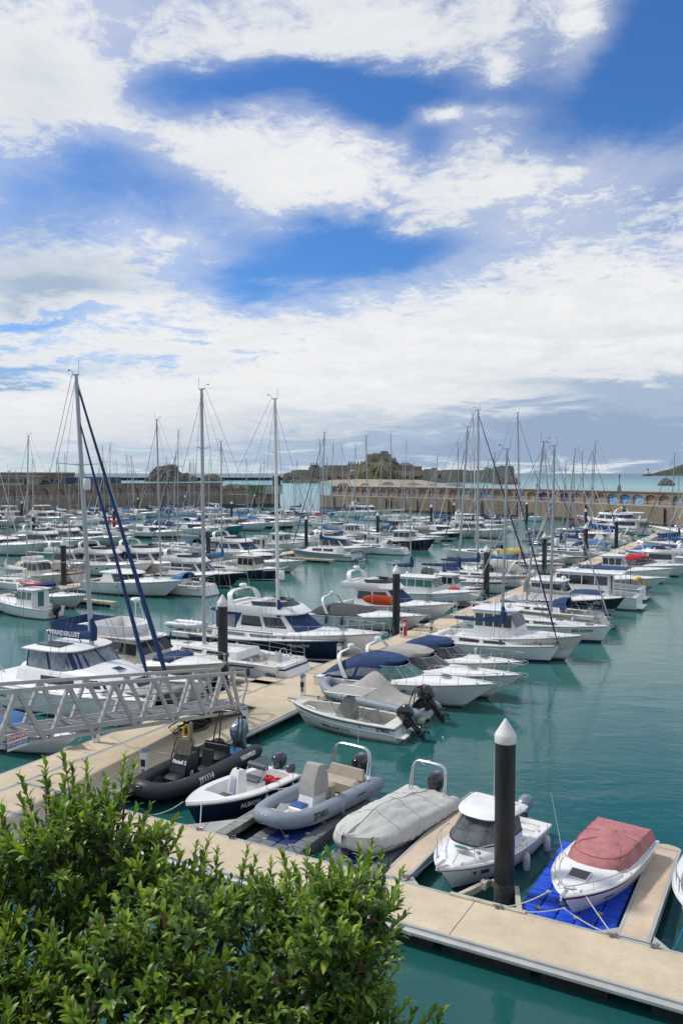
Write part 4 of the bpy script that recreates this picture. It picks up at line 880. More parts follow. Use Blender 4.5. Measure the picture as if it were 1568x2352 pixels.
# ================================================================ harbour walls, castle, far shore
def stone(name, c1, c2, mortar, sc=.5, wid=1.1, row=.55, rough=.9):
    m = bpy.data.materials.new(name); m.use_nodes = True; nt = m.node_tree; N = nt.nodes; L = nt.links; b = N['Principled BSDF']; b.inputs['Roughness'].default_value = rough
    tc = N.new('ShaderNodeTexCoord'); g = N.new('ShaderNodeNewGeometry'); sp = N.new('ShaderNodeSeparateXYZ'); L.new(tc.outputs['Object'], sp.inputs[0])
    ad = N.new('ShaderNodeMath'); ad.operation = 'ADD'; L.new(sp.outputs[0], ad.inputs[0]); L.new(sp.outputs[1], ad.inputs[1]); cb = N.new('ShaderNodeCombineXYZ'); L.new(ad.outputs[0], cb.inputs[0]); L.new(sp.outputs[2], cb.inputs[1])
    br = N.new('ShaderNodeTexBrick'); br.inputs['Scale'].default_value = 1; br.inputs['Brick Width'].default_value = wid; br.inputs['Row Height'].default_value = row; br.inputs['Mortar Size'].default_value = .035; br.inputs['Color1'].default_value = c1+(1,); br.inputs['Color2'].default_value = c2+(1,); br.inputs['Mortar'].default_value = mortar+(1,); L.new(cb.outputs[0], br.inputs['Vector'])
    mp = N.new('ShaderNodeMapping'); mp.inputs['Scale'].default_value = (1, 1, .35); L.new(tc.outputs['Object'], mp.inputs['Vector'])
    nz = N.new('ShaderNodeTexNoise'); nz.inputs['Scale'].default_value = sc; nz.inputs['Detail'].default_value = 9; nz.inputs['Roughness'].default_value = .75; L.new(mp.outputs[0], nz.inputs['Vector'])
    rp = N.new('ShaderNodeValToRGB'); rp.color_ramp.elements[0].position = .3; rp.color_ramp.elements[1].position = .72; rp.color_ramp.elements[0].color = (.5,.5,.48,1); rp.color_ramp.elements[1].color = (1.1,1.1,1.1,1); L.new(nz.outputs['Fac'], rp.inputs['Fac'])
    mx = N.new('ShaderNodeMix'); mx.data_type = 'RGBA'; mx.blend_type = 'MULTIPLY'; mx.inputs['Factor'].default_value = 1; L.new(br.outputs['Color'], mx.inputs['A']); L.new(rp.outputs['Color'], mx.inputs['B']); L.new(mx.outputs['Result'], b.inputs['Base Color']); return m
ST1 = stone('quay_stone', (.37,.285,.205), (.33,.255,.185), (.26,.20,.14), row=.45, wid=1.3); ST2 = stone('arch_wall_stone', (.34,.26,.185), (.31,.235,.17), (.26,.195,.14), row=.3, wid=.7)
ST3 = stone('dark_wet_stone', (.11,.09,.07), (.08,.07,.055), (.05,.045,.035)); PNK = M('arch_pink_infill', (.27,.19,.16), .9, var=.15, scale=1.5); CST = stone('castle_stone', (.38,.34,.27), (.33,.295,.235), (.25,.22,.18), sc=.06, wid=3, row=1.5)
PVE = M('quay_paving', (.36,.33,.28), .9, var=.1, scale=.4); RLW = M('railing_white', (.68,.68,.66), .5)
ROK = M('rock', (.10,.09,.075), .95, var=.5, scale=.05, bump=1, bscale=.3); ROKN = M('rock_near', (.16,.14,.12), .95, var=.5, scale=.4); GRSS = M('island_grass', (.13,.13,.07), .95, var=.5, scale=.05); SAND = M('beach_sand', (.33,.28,.21), .95, var=.1, scale=.02)
def mural(name, cols, sc=1.2, seed=0):
    m = bpy.data.materials.new(name); m.use_nodes = True; nt = m.node_tree; N = nt.nodes; L = nt.links; b = N['Principled BSDF']; b.inputs['Roughness'].default_value = .8
    tc = N.new('ShaderNodeTexCoord'); mp = N.new('ShaderNodeMapping'); mp.inputs['Location'].default_value = (seed*3.1, seed, 0); L.new(tc.outputs['Object'], mp.inputs['Vector'])
    v = N.new('ShaderNodeTexNoise'); v.inputs['Scale'].default_value = sc; v.inputs['Detail'].default_value = 2; v.inputs['Distortion'].default_value = 2.5; L.new(mp.outputs[0], v.inputs['Vector'])
    r = N.new('ShaderNodeValToRGB'); r.color_ramp.interpolation = 'CONSTANT'; e = r.color_ramp.elements; k = len(cols); e[0].color = cols[0]+(1,); e[0].position = 0; e[1].position = .3+.4/k; e[1].color = cols[1]+(1,)
    for i in range(2, k): q = e.new(.3+.4*i/k); q.color = cols[i]+(1,)
    L.new(v.outputs['Fac'], r.inputs['Fac']); L.new(r.outputs['Color'], b.inputs['Base Color']); return m
MU = {'blue': mural('mural_blue', [(.03,.2,.5), (.02,.3,.6), (.4,.5,.6), (.03,.15,.45)], .7, 1), 'azure': mural('mural_azure', [(.02,.22,.6), (.02,.3,.65), (.03,.1,.4), (.5,.35,.1)], .5, 2), 'teal': mural('mural_teal', [(.03,.3,.3), (.3,.45,.4), (.02,.15,.3)], .9, 3),
      'purple': mural('mural_purple', [(.06,.02,.12), (.15,.03,.2), (.03,.02,.06), (.3,.1,.3)], .9, 4), 'multi': mural('mural_multi', [(.6,.4,.05), (.5,.04,.15), (.05,.2,.5), (.03,.3,.1), (.6,.6,.5)], 2.2, 5), 'dark': mural('mural_dark', [(.05,.12,.2), (.4,.2,.05), (.02,.05,.12), (.1,.3,.3)], 1.2, 6)}
def offs(P, d):    # offset polyline (2D) to its left
    out = []
    for i, p in enumerate(P):
        a = P[max(i-1, 0)]; b = P[min(i+1, len(P)-1)]; t = Vector((b[0]-a[0], b[1]-a[1])).normalized(); out.append((p[0]-t.y*d, p[1]+t.x*d))
    return out
def resample(P, step):
    L = [0]
    for a, b in zip(P, P[1:]): L.append(L[-1]+math.hypot(b[0]-a[0], b[1]-a[1]))
    n = max(1, int(round(L[-1]/step))); out = []
    for i in range(n+1):
        s = L[-1]*i/n; k = 0
        while k < len(P)-2 and L[k+1] < s: k += 1
        t = (s-L[k])/(L[k+1]-L[k]); out.append((lerp(P[k][0], P[k+1][0], t), lerp(P[k][1], P[k+1][1], t)))
    return out
def ribbon(mb, P, Q, z0, z1, m=0):
    mb.loft([[(p[0], p[1], z0) for p in P], [(p[0], p[1], z1) for p in P], [(p[0], p[1], z1) for p in Q], [(p[0], p[1], z0) for p in Q]], closed=False, m=m)
    for k in (0, -1): mb.add([(P[k][0], P[k][1], z0), (P[k][0], P[k][1], z1), (Q[k][0], Q[k][1], z1), (Q[k][0], Q[k][1], z0)], [(0,1,2,3)], m)
def railing(root, P, z, h=1.1, step=2.2, r=.05, name='railing', rows=3):
    mb = MB(); P = resample(P, step)
    for k in range(rows): mb.tube([(p[0], p[1], z+h*(k+1)/rows) for p in P], r*.7, 4)
    for p in P: mb.tube([(p[0], p[1], z), (p[0], p[1], z+h)], r, 4)
    mb.build(name, RLW, root)
def arches(root, P, z0, z1, w, plan=None, infill=None, ar=.80, top=.45):
    """wall face made of arched recesses along polyline P (resampled to bays of width w)"""
    B_ = resample(P, w); mb = MB(); fills = {}
    for i in range(len(B_)-1):
        a = Vector((B_[i][0], B_[i][1], 0)); b = Vector((B_[i+1][0], B_[i+1][1], 0)); t = (b-a).normalized(); ln = (b-a).length; nn = Vector((-t.y, t.x, 0))
        hw = ln*ar/2; zs_ = z1-top-hw*.62; pts = [(ln/2-hw, z0), (ln/2-hw, zs_)]+[(ln/2-hw*cos(th), zs_+hw*.62*sin(th)) for th in [pi*k/10 for k in range(1, 10)]]+[(ln/2+hw, zs_), (ln/2+hw, z0)]
        X = lambda s, z, d=0: a+t*s+nn*d+Vector((0,0,z))
        n = len(pts); outer = [X(0, z0)]+[X(lerp(0, ln, k/(n-3)), z1) for k in range(n-2)]+[X(ln, z0)]
        inner = [X(s, z) for s, z in pts]; back = [X(s, z, .55) for s, z in pts]
        mb.loft([outer, inner, back], closed=False)
        fills.setdefault((plan or {}).get(i, None), []).append([tuple(p) for p in back])
    mb.build('arch_facade', ST2, root, smooth=False)
    for key, fs in fills.items():
        if key is None:
            m2 = MB(); [m2.add(f, [tuple(range(len(f)))]) for f in fs]; m2.build('arch_infill', infill or PNK, root, smooth=False)
        else:
            for f in fs: m2 = MB(); m2.add(f, [tuple(range(len(f)))]); m2.build('mural_panel', MU[key], root, smooth=False)
    return B_
# right-hand quay
def xy(p): return (p.x, p.y)
RP = [xy(G('D', x, y, 0)) for x, y in ((1640,1222), (1568,1214), (1400,1202), (1200,1189), (1003,1180), (934,1177), (850,1174), (790,1171), (735,1168))]
RP = resample(RP, 4.0)
QH, WHT = 4.5, 7.45
wr = thing('harbour_wall', 'curved right-hand granite quay with painted arches and white railings', 'harbour wall', (0,0,0))
Pb = offs(RP, -7.5)
mb = MB(); ribbon(mb, RP, Pb, -3, QH); mb.build('quay', ST1, wr, smooth=False)
mb = MB(); ribbon(mb, offs(RP, .04), offs(RP, .0), -3, .7); mb.build('tide_band', ST3, wr, smooth=False)
mb = MB(); ribbon(mb, offs(RP, -.02), offs(RP, -4.6), QH+.004, QH+.06); mb.build('quay_paving', PVE, wr, smooth=False)
FP = offs(RP, -4.6); plan = {}
def bay_of(px): # bay index whose screen x is nearest
    B_ = resample(FP, 4.0); best = min(range(len(B_)-1), key=lambda i: abs(CX+F*((B_[i][0]+B_[i+1][0])/2)/((B_[i][1]+B_[i+1][1])/2)*1.0-px)); return best
for zx, kk in ((175, 'teal'), (240, 'dark'), (312, 'azure'), (435, 'dark'), (510, 'multi'), (680, 'purple'), (822, 'purple'), (1107, 'blue'), (1202, 'azure'), (1305, 'blue'), (1525, 'multi')): plan[bay_of(1003.5+.36*zx)] = kk
# the facade normal must face the water: walk the line from the far end back
# recess depth goes away from the water: the polyline runs right to left, so its right-hand side is the far side
def arches(root, P, z0, z1, w, plan=None, infill=None, ar=.80, top=.45, side=1):
    B_ = resample(P, w); mb = MB(); fills = {}
    for i in range(len(B_)-1):
        a = Vector((B_[i][0], B_[i][1], 0)); b = Vector((B_[i+1][0], B_[i+1][1], 0)); t = (b-a).normalized(); ln = (b-a).length; nn = Vector((-t.y, t.x, 0))*side
        hw = ln*ar/2; zs_ = z1-top-hw*.62; pts = [(ln/2-hw, z0), (ln/2-hw, zs_)]+[(ln/2-hw*cos(th), zs_+hw*.62*sin(th)) for th in [pi*k/10 for k in range(1, 10)]]+[(ln/2+hw, zs_), (ln/2+hw, z0)]
        def X(s, z, d=0): return a+t*s+nn*d+Vector((0,0,z))
        n = len(pts); outer = [X(0, z0)]+[X(lerp(0, ln, k/(n-3)), z1) for k in range(n-2)]+[X(ln, z0)]
        mb.loft([outer, [X(s, z) for s, z in pts], [X(s, z, .5) for s, z in pts]], closed=False)
        fills.setdefault((plan or {}).get(i, None), []).append([tuple(X(s, z, .5)) for s, z in pts])
    mb.build('arch_facade', ST2, root, smooth=False)
    for key, fs in fills.items():
        if key is None: m2 = MB(); [m2.add(f, [tuple(range(len(f)))]) for f in fs]; m2.build('arch_infill', infill or PNK, root, smooth=False)
        else:
            for f in fs: m2 = MB(); m2.add(f, [tuple(range(len(f)))]); m2.build('mural_panel', MU[key], root, smooth=False)
arches(wr, FP, QH+.06, WHT, 4.0, plan, side=-1)
mb = MB(); ribbon(mb, offs(RP, -4.4), offs(RP, -5.1), WHT+.003, WHT+.22); mb.build('coping', ST2, wr, smooth=False)
mb = MB(); ribbon(mb, offs(RP, -5.15), offs(RP, -9.5), -3, WHT+.1); mb.build('upper_promenade', M('promenade_top', (.2,.18,.15), .9), wr, smooth=False)
railing(wr, offs(RP, -.3), QH+.06); railing(wr, offs(RP, -4.7), WHT+.22, 1.15); railing(wr, offs(RP, -9.2), WHT+.1, 1.15)
mb = MB()
for i in range(1, len(RP)-1, 3): p = offs(RP, .25)[i]; mb.box(p[0]-.14, p[0]+.14, p[1]-.14, p[1]+.14, -2, QH-.3)
mb.build('fender_post', AFK, wr, smooth=False)
# left-hand quay
LP = [xy(G('D', *q)) for q in ()]
LPW = [(-105, 205), (-90, 222), (-70, 266), (-52, 284), (-33.6, 296), (-22.0, 301)]
LPW = resample(LPW, 4.0)
wl = thing('harbour_wall', 'left-hand granite quay with pink arches below the old fort wall', 'harbour wall', (0,0,0))
mb = MB(); ribbon(mb, LPW, offs(LPW, 10), -3, QH); mb.build('quay', ST1, wl, smooth=False)
mb = MB(); ribbon(mb, offs(LPW, .0), offs(LPW, -.04), -3, 1.2); mb.build('tide_band', ST3, wl, smooth=False)
mb = MB(); ribbon(mb, offs(LPW, .03), offs(LPW, 3.4), QH+.004, QH+.05); mb.build('quay_paving', PVE, wl, smooth=False)
cut = [p for p in LPW if p[0] < -38]
arches(wl, offs(cut, 3.5), QH+.05, 8.4, 6.2, side=1, top=.8, ar=.7)
mb = MB(); ribbon(mb, offs(cut, 4.1), offs(cut, 30), -3, 8.35); ribbon(mb, offs(cut, 3.3), offs(cut, 4.05), 8.403, 8.8); mb.build('upper_wall', ST2, wl, smooth=False)
railing(wl, offs(LPW, .3), QH+.05)
mb = MB(); q = [p for p in LPW if p[0] > -48]; qq = offs(q, 6)
ribbon(mb, qq, offs(q, 7), QH+.055, 6.6)
for i in range(len(qq)-1):
    if i % 1 == 0: mb.box(qq[i][0]-.9, qq[i][0]+.9, qq[i][1]-.1, qq[i][1]+1.1, 6.603, 7.6)
mb.build('crenellated_parapet', ST2, wl, smooth=False)
# old upper wall at far left
ft = thing('fort_wall', 'tall grey stone wall with blind arches at far left', 'stone wall', (0,0,0))
a = GY('D', -60, 1085, 262); b = GY('D', 172, 1085, 300)
P_ = resample([xy(a), xy(b)], 8.5)
arches(ft, P_, 8.0, 11.6, 8.5, side=1, infill=ST1, top=.8, ar=.72)
mb = MB(); ribbon(mb, offs(P_, .62), offs(P_, 6), 6, 12.0); ribbon(mb, offs(P_, -.25), offs(P_, .6), 11.603, 12.3); mb.build('wall_body', ST1, ft, smooth=False)
# low building, containers, carts at left
def block(name, label, cat, z, x, y, Y, w, d, h, mat, parts=(), h0=8.4):
    p = GY(z, x, y, Y); t = thing(name, label, cat, (p.x, p.y, h0), -.1); mb = MB(); mb.box(-w/2, w/2, 0, d, 0, h, b=.06); mb.build('body', mat, t)
    for nm, bx, mt_ in parts: mb = MB(); mb.box(*bx); mb.build(nm, mt_, t, smooth=False)
    return t
block('kiosk', 'low pale building with a flat overhanging roof at the far left edge', 'building', 'a', 20, 850, 238, 15, 6, 2.6, M('render_pale', (.4,.4,.36), .8), [('roof', (-8.6, 8.6, -1, 7, 2.605, 3.0), M('roof_grey', (.25,.25,.23))), ('window', (-6, 6, -.03, -.003, .9, 2.0), GL), ('door', (6.3, 7.2, -.04, -.003, 0.05, 2.1), NVH)])
for i, (x, w) in enumerate(((500, 14), (585, 12), (665, 13))):
    block('shipping_container', ['leftmost blue container on the quay behind the near mast', 'middle blue container on the left quay with a white sign', 'rightmost blue container on the left quay'][i], 'container', 'a', x, 835, 290, w*.8, 2.5, 2.3, M('container_blue', (.03,.055,.14), .6, bump=.6, bscale=3), [('door', (w*.3, w*.42, -.05, -.003, .1, 2.1), M('container_door', (.05,.08,.17)))]+([('sign_board', (-2.5, -.8, -.08, -.003, .9, 1.6), TXW)] if i == 1 else []), h0=8.4)
for i, x in enumerate((100, 130, 290, 320, 350)):
    t = block('parked_car', ['dark parked car at the far left fort wall', 'second dark parked car from the left by the fort wall', 'dark parked van under the mast by the fort wall', 'dark parked car in the middle of the fort wall row', 'rightmost dark parked car by the fort wall'][i], 'car', 'a', x, 835, 246+i*3, 3.6, 1.7, .85, M('car_paint', (.03,.06,.09), .3), [('cabin', (-1.1, .9, .15, 1.55, .85, 1.45), GL), ('wheel', (-1.3, -.8, -.05, .1, -.05, .45), BLK), ('wheel', (.8, 1.3, -.05, .1, -.05, .45), BLK)])
t = block('port_hut', 'bright green hut at the end of the left quay', 'hut', 'b', 240, 712, 297, 5.2, 4, 2.9, M('hut_green', (.02,.17,.05), .6), [('door', (1.2, 2.3, -.04, -.003, .2, 2.2), RDP), ('window', (-1.8, .2, -.04, -.003, 1.2, 2.1), GL), ('roof', (-2.8, 2.8, -.2, 4.2, 2.905, 3.05), M('hut_roof', (.05,.2,.08)))], h0=QH+.06)
block('port_cabin', 'pale grey portable cabin beside the green hut', 'cabin', 'b', 310, 712, 298, 9.5, 4, 3.2, M('cabin_grey', (.42,.45,.42), .6), [('window', (-3.9, -2.4, -.04, -.003, 1.5, 2.5), GL), ('door', (2.2, 3.2, -.04, -.003, .2, 2.3), GRS), ('roof', (-4.9, 4.9, -.2, 4.2, 3.205, 3.35), GRS)], h0=QH+.06)
t = thing('signal_post', 'harbour signal with stacked dark lights at the quay end', 'signal', GY('b', 372, 712, 298)); t.location.z = QH
mb = MB(); mb.box(-.15, .15, -.15, .15, 0, 3); mb.build('post', AFK, t); mb = MB(); mb.box(-1.4, 1.4, -.3, .3, 2.9, 6.6, b=.1); mb.build('signal_head', AFK, t)
mb = MB(); [mb.lathe([(.35, 0), (.35, .12)], (x, -.45, z), 12, ax='y') for x in (-.6, .6) for z in (3.7, 4.8, 5.9)]; mb.build('lamp', GLG, t)
# beacon and people on the right-hand promenade
def on_prom(px, extra=-7):
    Q = offs(RP, extra); Q = resample(Q, .6); return min(Q, key=lambda q: abs(CX+F*q[0]/q[1]-px))
q = on_prom(1419, -7); t = thing('harbour_beacon', 'slim dark beacon post on the upper promenade', 'beacon', (q[0], q[1], WHT+.1))
mb = MB(); mb.lathe([(.55, 0), (.5, 1.0), (.4, 1.4), (.15, 1.6)], (0,0,0), 12); mb.build('pedestal', M('beacon_grey', (.08,.1,.11), .6), t); mb = MB(); mb.lathe([(.1, 1.6), (.09, 3.5)], (0,0,0), 8); mb.build('post', M('beacon_grey', (.1,.1,.1)), t); mb = MB(); mb.lathe([(.2, 3.5), (.24, 3.6), (.2, 4.1), (.05, 4.3)], (0,0,0), 10); mb.build('lantern', GLG, t)
def person(label, x, y, z, shirt, trs, hgt=1.75, face=0, stride=.18):
    root = thing('person', label, 'person', (x, y, z), face)
    k = hgt/1.75; V = [(0,0,.95), (0,0,1.15), (0,0,1.4), (0,0,1.52), (0,0,1.66), (.17,0,1.4), (.23,.03,1.12), (.2,-.1,.88), (-.17,0,1.4), (-.23,-.03,1.12), (-.2,.12,.9), (.09,0,.88), (.1,-stride,.48), (.1,-stride*.6,.06), (.1,-stride*.6-.15,.03), (-.09,0,.88), (-.1,stride*.6,.48), (-.1,stride*1.3,.08), (-.1,stride*1.3-.14,.03), (0,-.01,1.78)]
    E_ = [(0,1), (1,2), (2,3), (3,4), (4,19), (2,5), (5,6), (6,7), (2,8), (8,9), (9,10), (0,11), (11,12), (12,13), (13,14), (0,15), (15,16), (16,17), (17,18)]
    rad = {0:.15, 1:.14, 2:.16, 3:.055, 4:.095, 19:.075, 5:.065, 6:.05, 7:.035, 8:.065, 9:.05, 10:.035, 11:.1, 12:.07, 13:.045, 14:.035, 15:.1, 16:.07, 17:.045, 18:.035}
    me = bpy.data.meshes.new('body'); me.from_pydata([(a*k, b*k, c*k) for a, b, c in V], E_, []); o = bpy.data.objects.new('body', me); COL.objects.link(o)
    md = o.modifiers.new('s', 'SKIN'); 
    for i, sv_ in enumerate(me.skin_vertices[0].data): sv_.radius = (rad[i]*k, rad[i]*k)
    me.skin_vertices[0].data[0].use_root = True
    o.modifiers.new('b', 'SUBSURF').levels = 1; bpy.context.view_layer.update(); dg = bpy.context.evaluated_depsgraph_get(); m2 = bpy.data.meshes.new_from_object(o.evaluated_get(dg)); o.modifiers.clear(); o.data = m2; m2.materials.clear()
    for mt_ in (M('skin', (.45,.28,.2), .6), shirt, trs, BLK): m2.materials.append(mt_)
    for p in m2.polygons:
        z_ = p.center.z/k; p.material_index = 0 if z_ > 1.47 else 1 if z_ > .93 else 2 if z_ > .1 else 3; p.use_smooth = True
    o.parent = root
    mb = MB(); mb.lathe([(.02, 1.64), (.1, 1.68), (.105, 1.78), (.06, 1.86), (0, 1.88)], (0, .02, 0), 10); mb.build('hair', M('hair_dark', (.03,.02,.015)), root)
q = on_prom(1231.0, -7); person('person in dark blue jacket and trousers standing at the upper promenade railing', q[0], q[1], WHT+.1, NV, NVH, 1.8)
q = on_prom(1237.0, -7); person('person in pale top walking along the upper promenade railing', q[0], q[1], WHT+.1, M('shirt_pale', (.4,.45,.5)), NVH, 1.7, .4)
# ---------------------------------------------------------------- outer breakwater, rocks, castle
def rock(label, z, profile, base_y, Y, depth, mat=ROK, name='rock_islet', cat='rock', seed=1, rough=.12, kind=None):
    rnd = random.Random(seed); px = [dd(z, x, y) for x, y in profile]; by = dd(z, 0, base_y)[1]
    P = []
    for i in range(len(px)-1):
        for k in range(5): t = k/5; P.append((lerp(px[i][0], px[i+1][0], t), lerp(px[i][1], px[i+1][1], t)+rnd.uniform(-.35, .35)*(1 if k else 0)))
    P.append(px[-1]); top = [GY('D', x, y, Y) for x, y in P]; mb = MB(); rings = []
    for j in range(9):
        f = j/8; row = []
        for i, p in enumerate(top):
            h = max(p.z, .3)*sin(pi*clamp(f*.5+.0))**.7 if f < 1 else max(p.z, .3); h = max(p.z, .3)*(1-(1-f)**1.8)
            nz = rnd.uniform(-1, 1)*rough*max(p.z, 1)*(1-f)*.9
            row.append((p.x+rnd.uniform(-1, 1)*rough*5*(1-f), Y-depth*(1-f)*(.6+.4*sin(pi*i/len(top)))+rnd.uniform(-1, 1)*depth*.05, h*1.0+nz-(1.5 if j == 0 else 0)))
        rings.append(row)
    back = [(p.x, Y+depth, -1) for p in top]; rings.append(back); mb.loft(rings, closed=False); [mb.add([r_[k] for r_ in rings], [tuple(range(len(rings)))]) for k in (0, -1)]; o = mb.build(name, mat, smooth=(name == 'castle_hill'), ang=75)
    return tag(o, label, cat, kind=kind)
mb = MB(); yb = 1440
P_ = [xy(G('D', x, 1103.5, 0)) for x in (160, 650)]; P_ = resample([P_[0], P_[1]], 20)
bk = thing('breakwater', 'long low dark breakwater across the bay behind the left quay', 'breakwater', (0,0,0))
mb = MB(); q2 = offs(P_, 14); mb.loft([[(p[0], p[1], -1) for p in P_], [(p[0], p[1]+3, 4.8) for p in P_], [(p[0], p[1]+3, 4.8) for p in offs(P_, -6)], [(p[0], p[1], -1) for p in q2]], closed=False); mb.build('breakwater_wall', stone('breakwater_stone', (.14,.12,.095), (.10,.09,.075), (.06,.055,.045), wid=6, row=3, sc=.08), bk, smooth=False)
rock('dark rocky islet with a small ruin on top left of the castle', 'a', [(960, 790), (975, 742), (1000, 712), (1050, 705), (1085, 697), (1125, 700), (1140, 740), (1165, 755), (1195, 750), (1215, 768), (1240, 768), (1250, 790)], 795, 1250, 60, seed=3)
rock('low rock reef with a flat top between the islet and the castle', 'a', [(1290, 790), (1310, 765), (1370, 755), (1395, 770), (1420, 790)], 795, 1270, 30, seed=4)
rock('long low reef of dark stones below the breakwater', 'a', [(1420, 838), (1450, 825), (1500, 822), (1560, 828), (1600, 824), (1640, 838)], 840, 620, 14, seed=5)
rock('grey headland of the castle islet at its left end', 'b', [(415, 640), (420, 580), (450, 574), (500, 582), (560, 590), (700, 612), (720, 640)], 645, 1080, 50, seed=6, name='castle_rock')
rock('small dark rock in the sea right of the castle', 'c', [(358, 532), (372, 512), (410, 508), (440, 515), (470, 518), (505, 520), (515, 532)], 534, 900, 20, seed=8)
rock('tiny dark rock in the open sea near the right edge', 'c', [(1420, 545), (1432, 530), (1455, 524), (1480, 530), (1497, 543)], 546, 820, 12, seed=9)
o = rock('distant wooded headland at the right edge of the sea', 'c', [(1380, 495), (1420, 480), (1470, 470), (1520, 450), (1570, 435), (1640, 420), (1760, 410)], 496, 4200, 200, mat=M('headland', (.06,.085,.06), .95, var=.4, scale=.006), name='headland', cat='headland', seed=10, rough=.05)
t = thing('lighthouse', 'small white and dark lighthouse on a rock on the horizon', 'lighthouse', GY('c', 1340, 495, 3800)); t.location.z = 0
mb = MB(); mb.loft([[(26*cos(a)*(1+.2*sin(3*a)), 14*sin(a), -1) for a in [2*pi*k/12 for k in range(12)]], [(12*cos(a), 8*sin(a), 9) for a in [2*pi*k/12 for k in range(12)]]], cap=True); mb.build('rock_base', ROK, t); mb = MB(); mb.lathe([(9, 9), (8, 22), (6, 24)], (0,0,0), 12); mb.build('tower', FEN, t); mb = MB(); mb.lathe([(5, 24), (5, 30), (0, 34)], (0,0,0), 10); mb.build('lantern', AFR, t)
YC = 1080
def cz(x, y, Y=YC): p = GY('b', x, y, Y); return p
sh = MB(); a = cz(640, 655, 1010); b = cz(1640, 672, 960)
beach_front = [cz(640, 648, 1000), cz(760, 655, 930), cz(850, 655, 790), cz(960, 655, 640), cz(1350, 665, 600), cz(1640, 650, 620)]
rows = []
for f, h in ((0, -.6), (.3, 1.2), (.7, 3.2), (1.0, 4.5)): rows.append([(p.x, lerp(p.y, YC+10, f), h+(.4*sin(p.x*.05) if f > 0 else 0)) for p in beach_front])
sh.loft(rows, closed=False); tag(sh.build('beach', SAND), 'pale sandy beach below the castle', kind='structure')
rock('green and brown castle hill rising behind the curtain wall', 'b', [(830, 600), (880, 548), (930, 500), (985, 480), (1080, 478), (1130, 500), (1165, 530), (1230, 560), (1300, 600)], 640, YC+10, 34, mat=GRSS, seed=12, rough=.1, name='castle_hill', cat='hill', kind='structure')
cs = thing('castle', 'old stone island castle with keep, houses and long curtain walls', 'castle', (0,0,0))
def cbox(x0, y0, x1, y1, Y=YC, d=14, mat=CST, name='castle_block', par=None, cren=0):
    a = GY('b', x0, y0, Y); b = GY('b', x1, y1, Y); mb = MB(); mb.box(a.x, b.x, Y, Y+d, min(b.z, a.z), a.z)
    if cren:
        n = int((b.x-a.x)/cren); 
        for k in range(n): xx = a.x+(k+.25)*cren; mb.box(xx, xx+cren*.5, Y, Y+2, a.z+.003, a.z+1.3)
    return mb.build(name, mat, par or cs, smooth=False)
def wallprof(prof, y1, Y, d, name, mat=CST):
    mb = MB(); T = [GY('b', x, y, Y) for x, y in prof]; zb = GY('b', 0, y1, Y).z
    mb.loft([[(p.x, Y-1.5, zb) for p in T], [(p.x, Y, p.z) for p in T], [(p.x, Y+d, p.z) for p in T], [(p.x, Y+d, zb) for p in T]], closed=False); [mb.add([(p.x, Y-1.5, zb), (p.x, Y, p.z), (p.x, Y+d, p.z), (p.x, Y+d, zb)], [(0,1,2,3)]) for p in (T[0], T[-1])]; mb.build(name, mat, cs, smooth=False)
wallprof([(462, 564), (520, 557), (600, 560), (604, 556), (680, 558), (760, 563), (840, 566), (880, 560), (930, 575), (1000, 588), (1060, 590)], 640, YC-6, 6, 'curtain_wall')
wallprof([(1035, 592), (1060, 565), (1150, 562), (1200, 566), (1240, 566), (1245, 560), (1310, 560), (1315, 552), (1370, 556), (1440, 566), (1500, 562), (1507, 556), (1560, 558), (1600, 562)], 640, YC-14, 6, 'curtain_wall')
wallprof([(1560, 566), (1600, 562), (1690, 560), (1700, 545), (1712, 540), (1745, 556), (1755, 540), (1790, 538), (1792, 530), (1880, 535), (1885, 565)], 640, YC-20, 8, 'curtain_wall')
cbox(940, 462, 987, 520, cren=3, name='keep_tower'); cbox(984, 456, 1040, 520, YC+2, cren=3, name='keep_tower'); cbox(1033, 447, 1084, 520, YC+1, cren=3, name='keep_tower'); cbox(1078, 458, 1104, 530, YC, name='keep_tower'); cbox(1100, 486, 1134, 540, YC+1, cren=3, name='keep_tower')
cbox(1036, 439, 1080, 447, YC+3, 8, M('keep_roof_red', (.35,.09,.1)), 'keep_roof'); cbox(930, 500, 1110, 560, YC+6, 10, name='keep_base')
cbox(575, 540, 700, 562, YC+4, name='barrack_block'); cbox(585, 528, 640, 545, YC+6, mat=M('slate', (.13,.13,.14)), name='barrack_roof'); cbox(665, 534, 840, 565, YC+8, name='barrack_block', mat=CST); cbox(660, 530, 835, 536, YC+9, mat=M('slate', (.13,.13,.14)), name='barrack_roof')
cbox(822, 520, 902, 560, YC+2, name='barrack_block', cren=4)
for i, x in enumerate((588, 605, 625, 668, 690, 828, 840, 852, 864, 886)): cbox(x, 515 if x < 640 else 528 if x < 700 else 503, x+6, 545, YC+3, 3, name='chimney')
cbox(905, 508, 925, 560, YC+1, name='barrack_block', cren=3); cbox(880, 520, 900, 560, YC+1, name='barrack_block')
hz = MB(); a = GY('b', 1145, 530, YC-4); b = GY('b', 1240, 566, YC-4); zr = GY('b', 0, 511, YC-4).z
hz.box(a.x, b.x, YC-4, YC+8, b.z, a.z); house = hz.build('house_wall', M('house_pink', (.30,.2,.16), .9, var=.1), cs, smooth=False)
hz = MB(); hz.add([(a.x-.8, YC-4.8, a.z+.01), (b.x+.8, YC-4.8, a.z+.01), (b.x+.8, YC+8.8, a.z+.01), (a.x-.8, YC+8.8, a.z+.01), (lerp(a.x, b.x, .3), YC+2, zr), (lerp(a.x, b.x, .7), YC+2, zr)], [(0,1,5,4), (1,2,5), (2,3,4,5), (3,0,4)]); hz.build('house_roof', M('slate', (.13,.13,.14)), house, smooth=False)
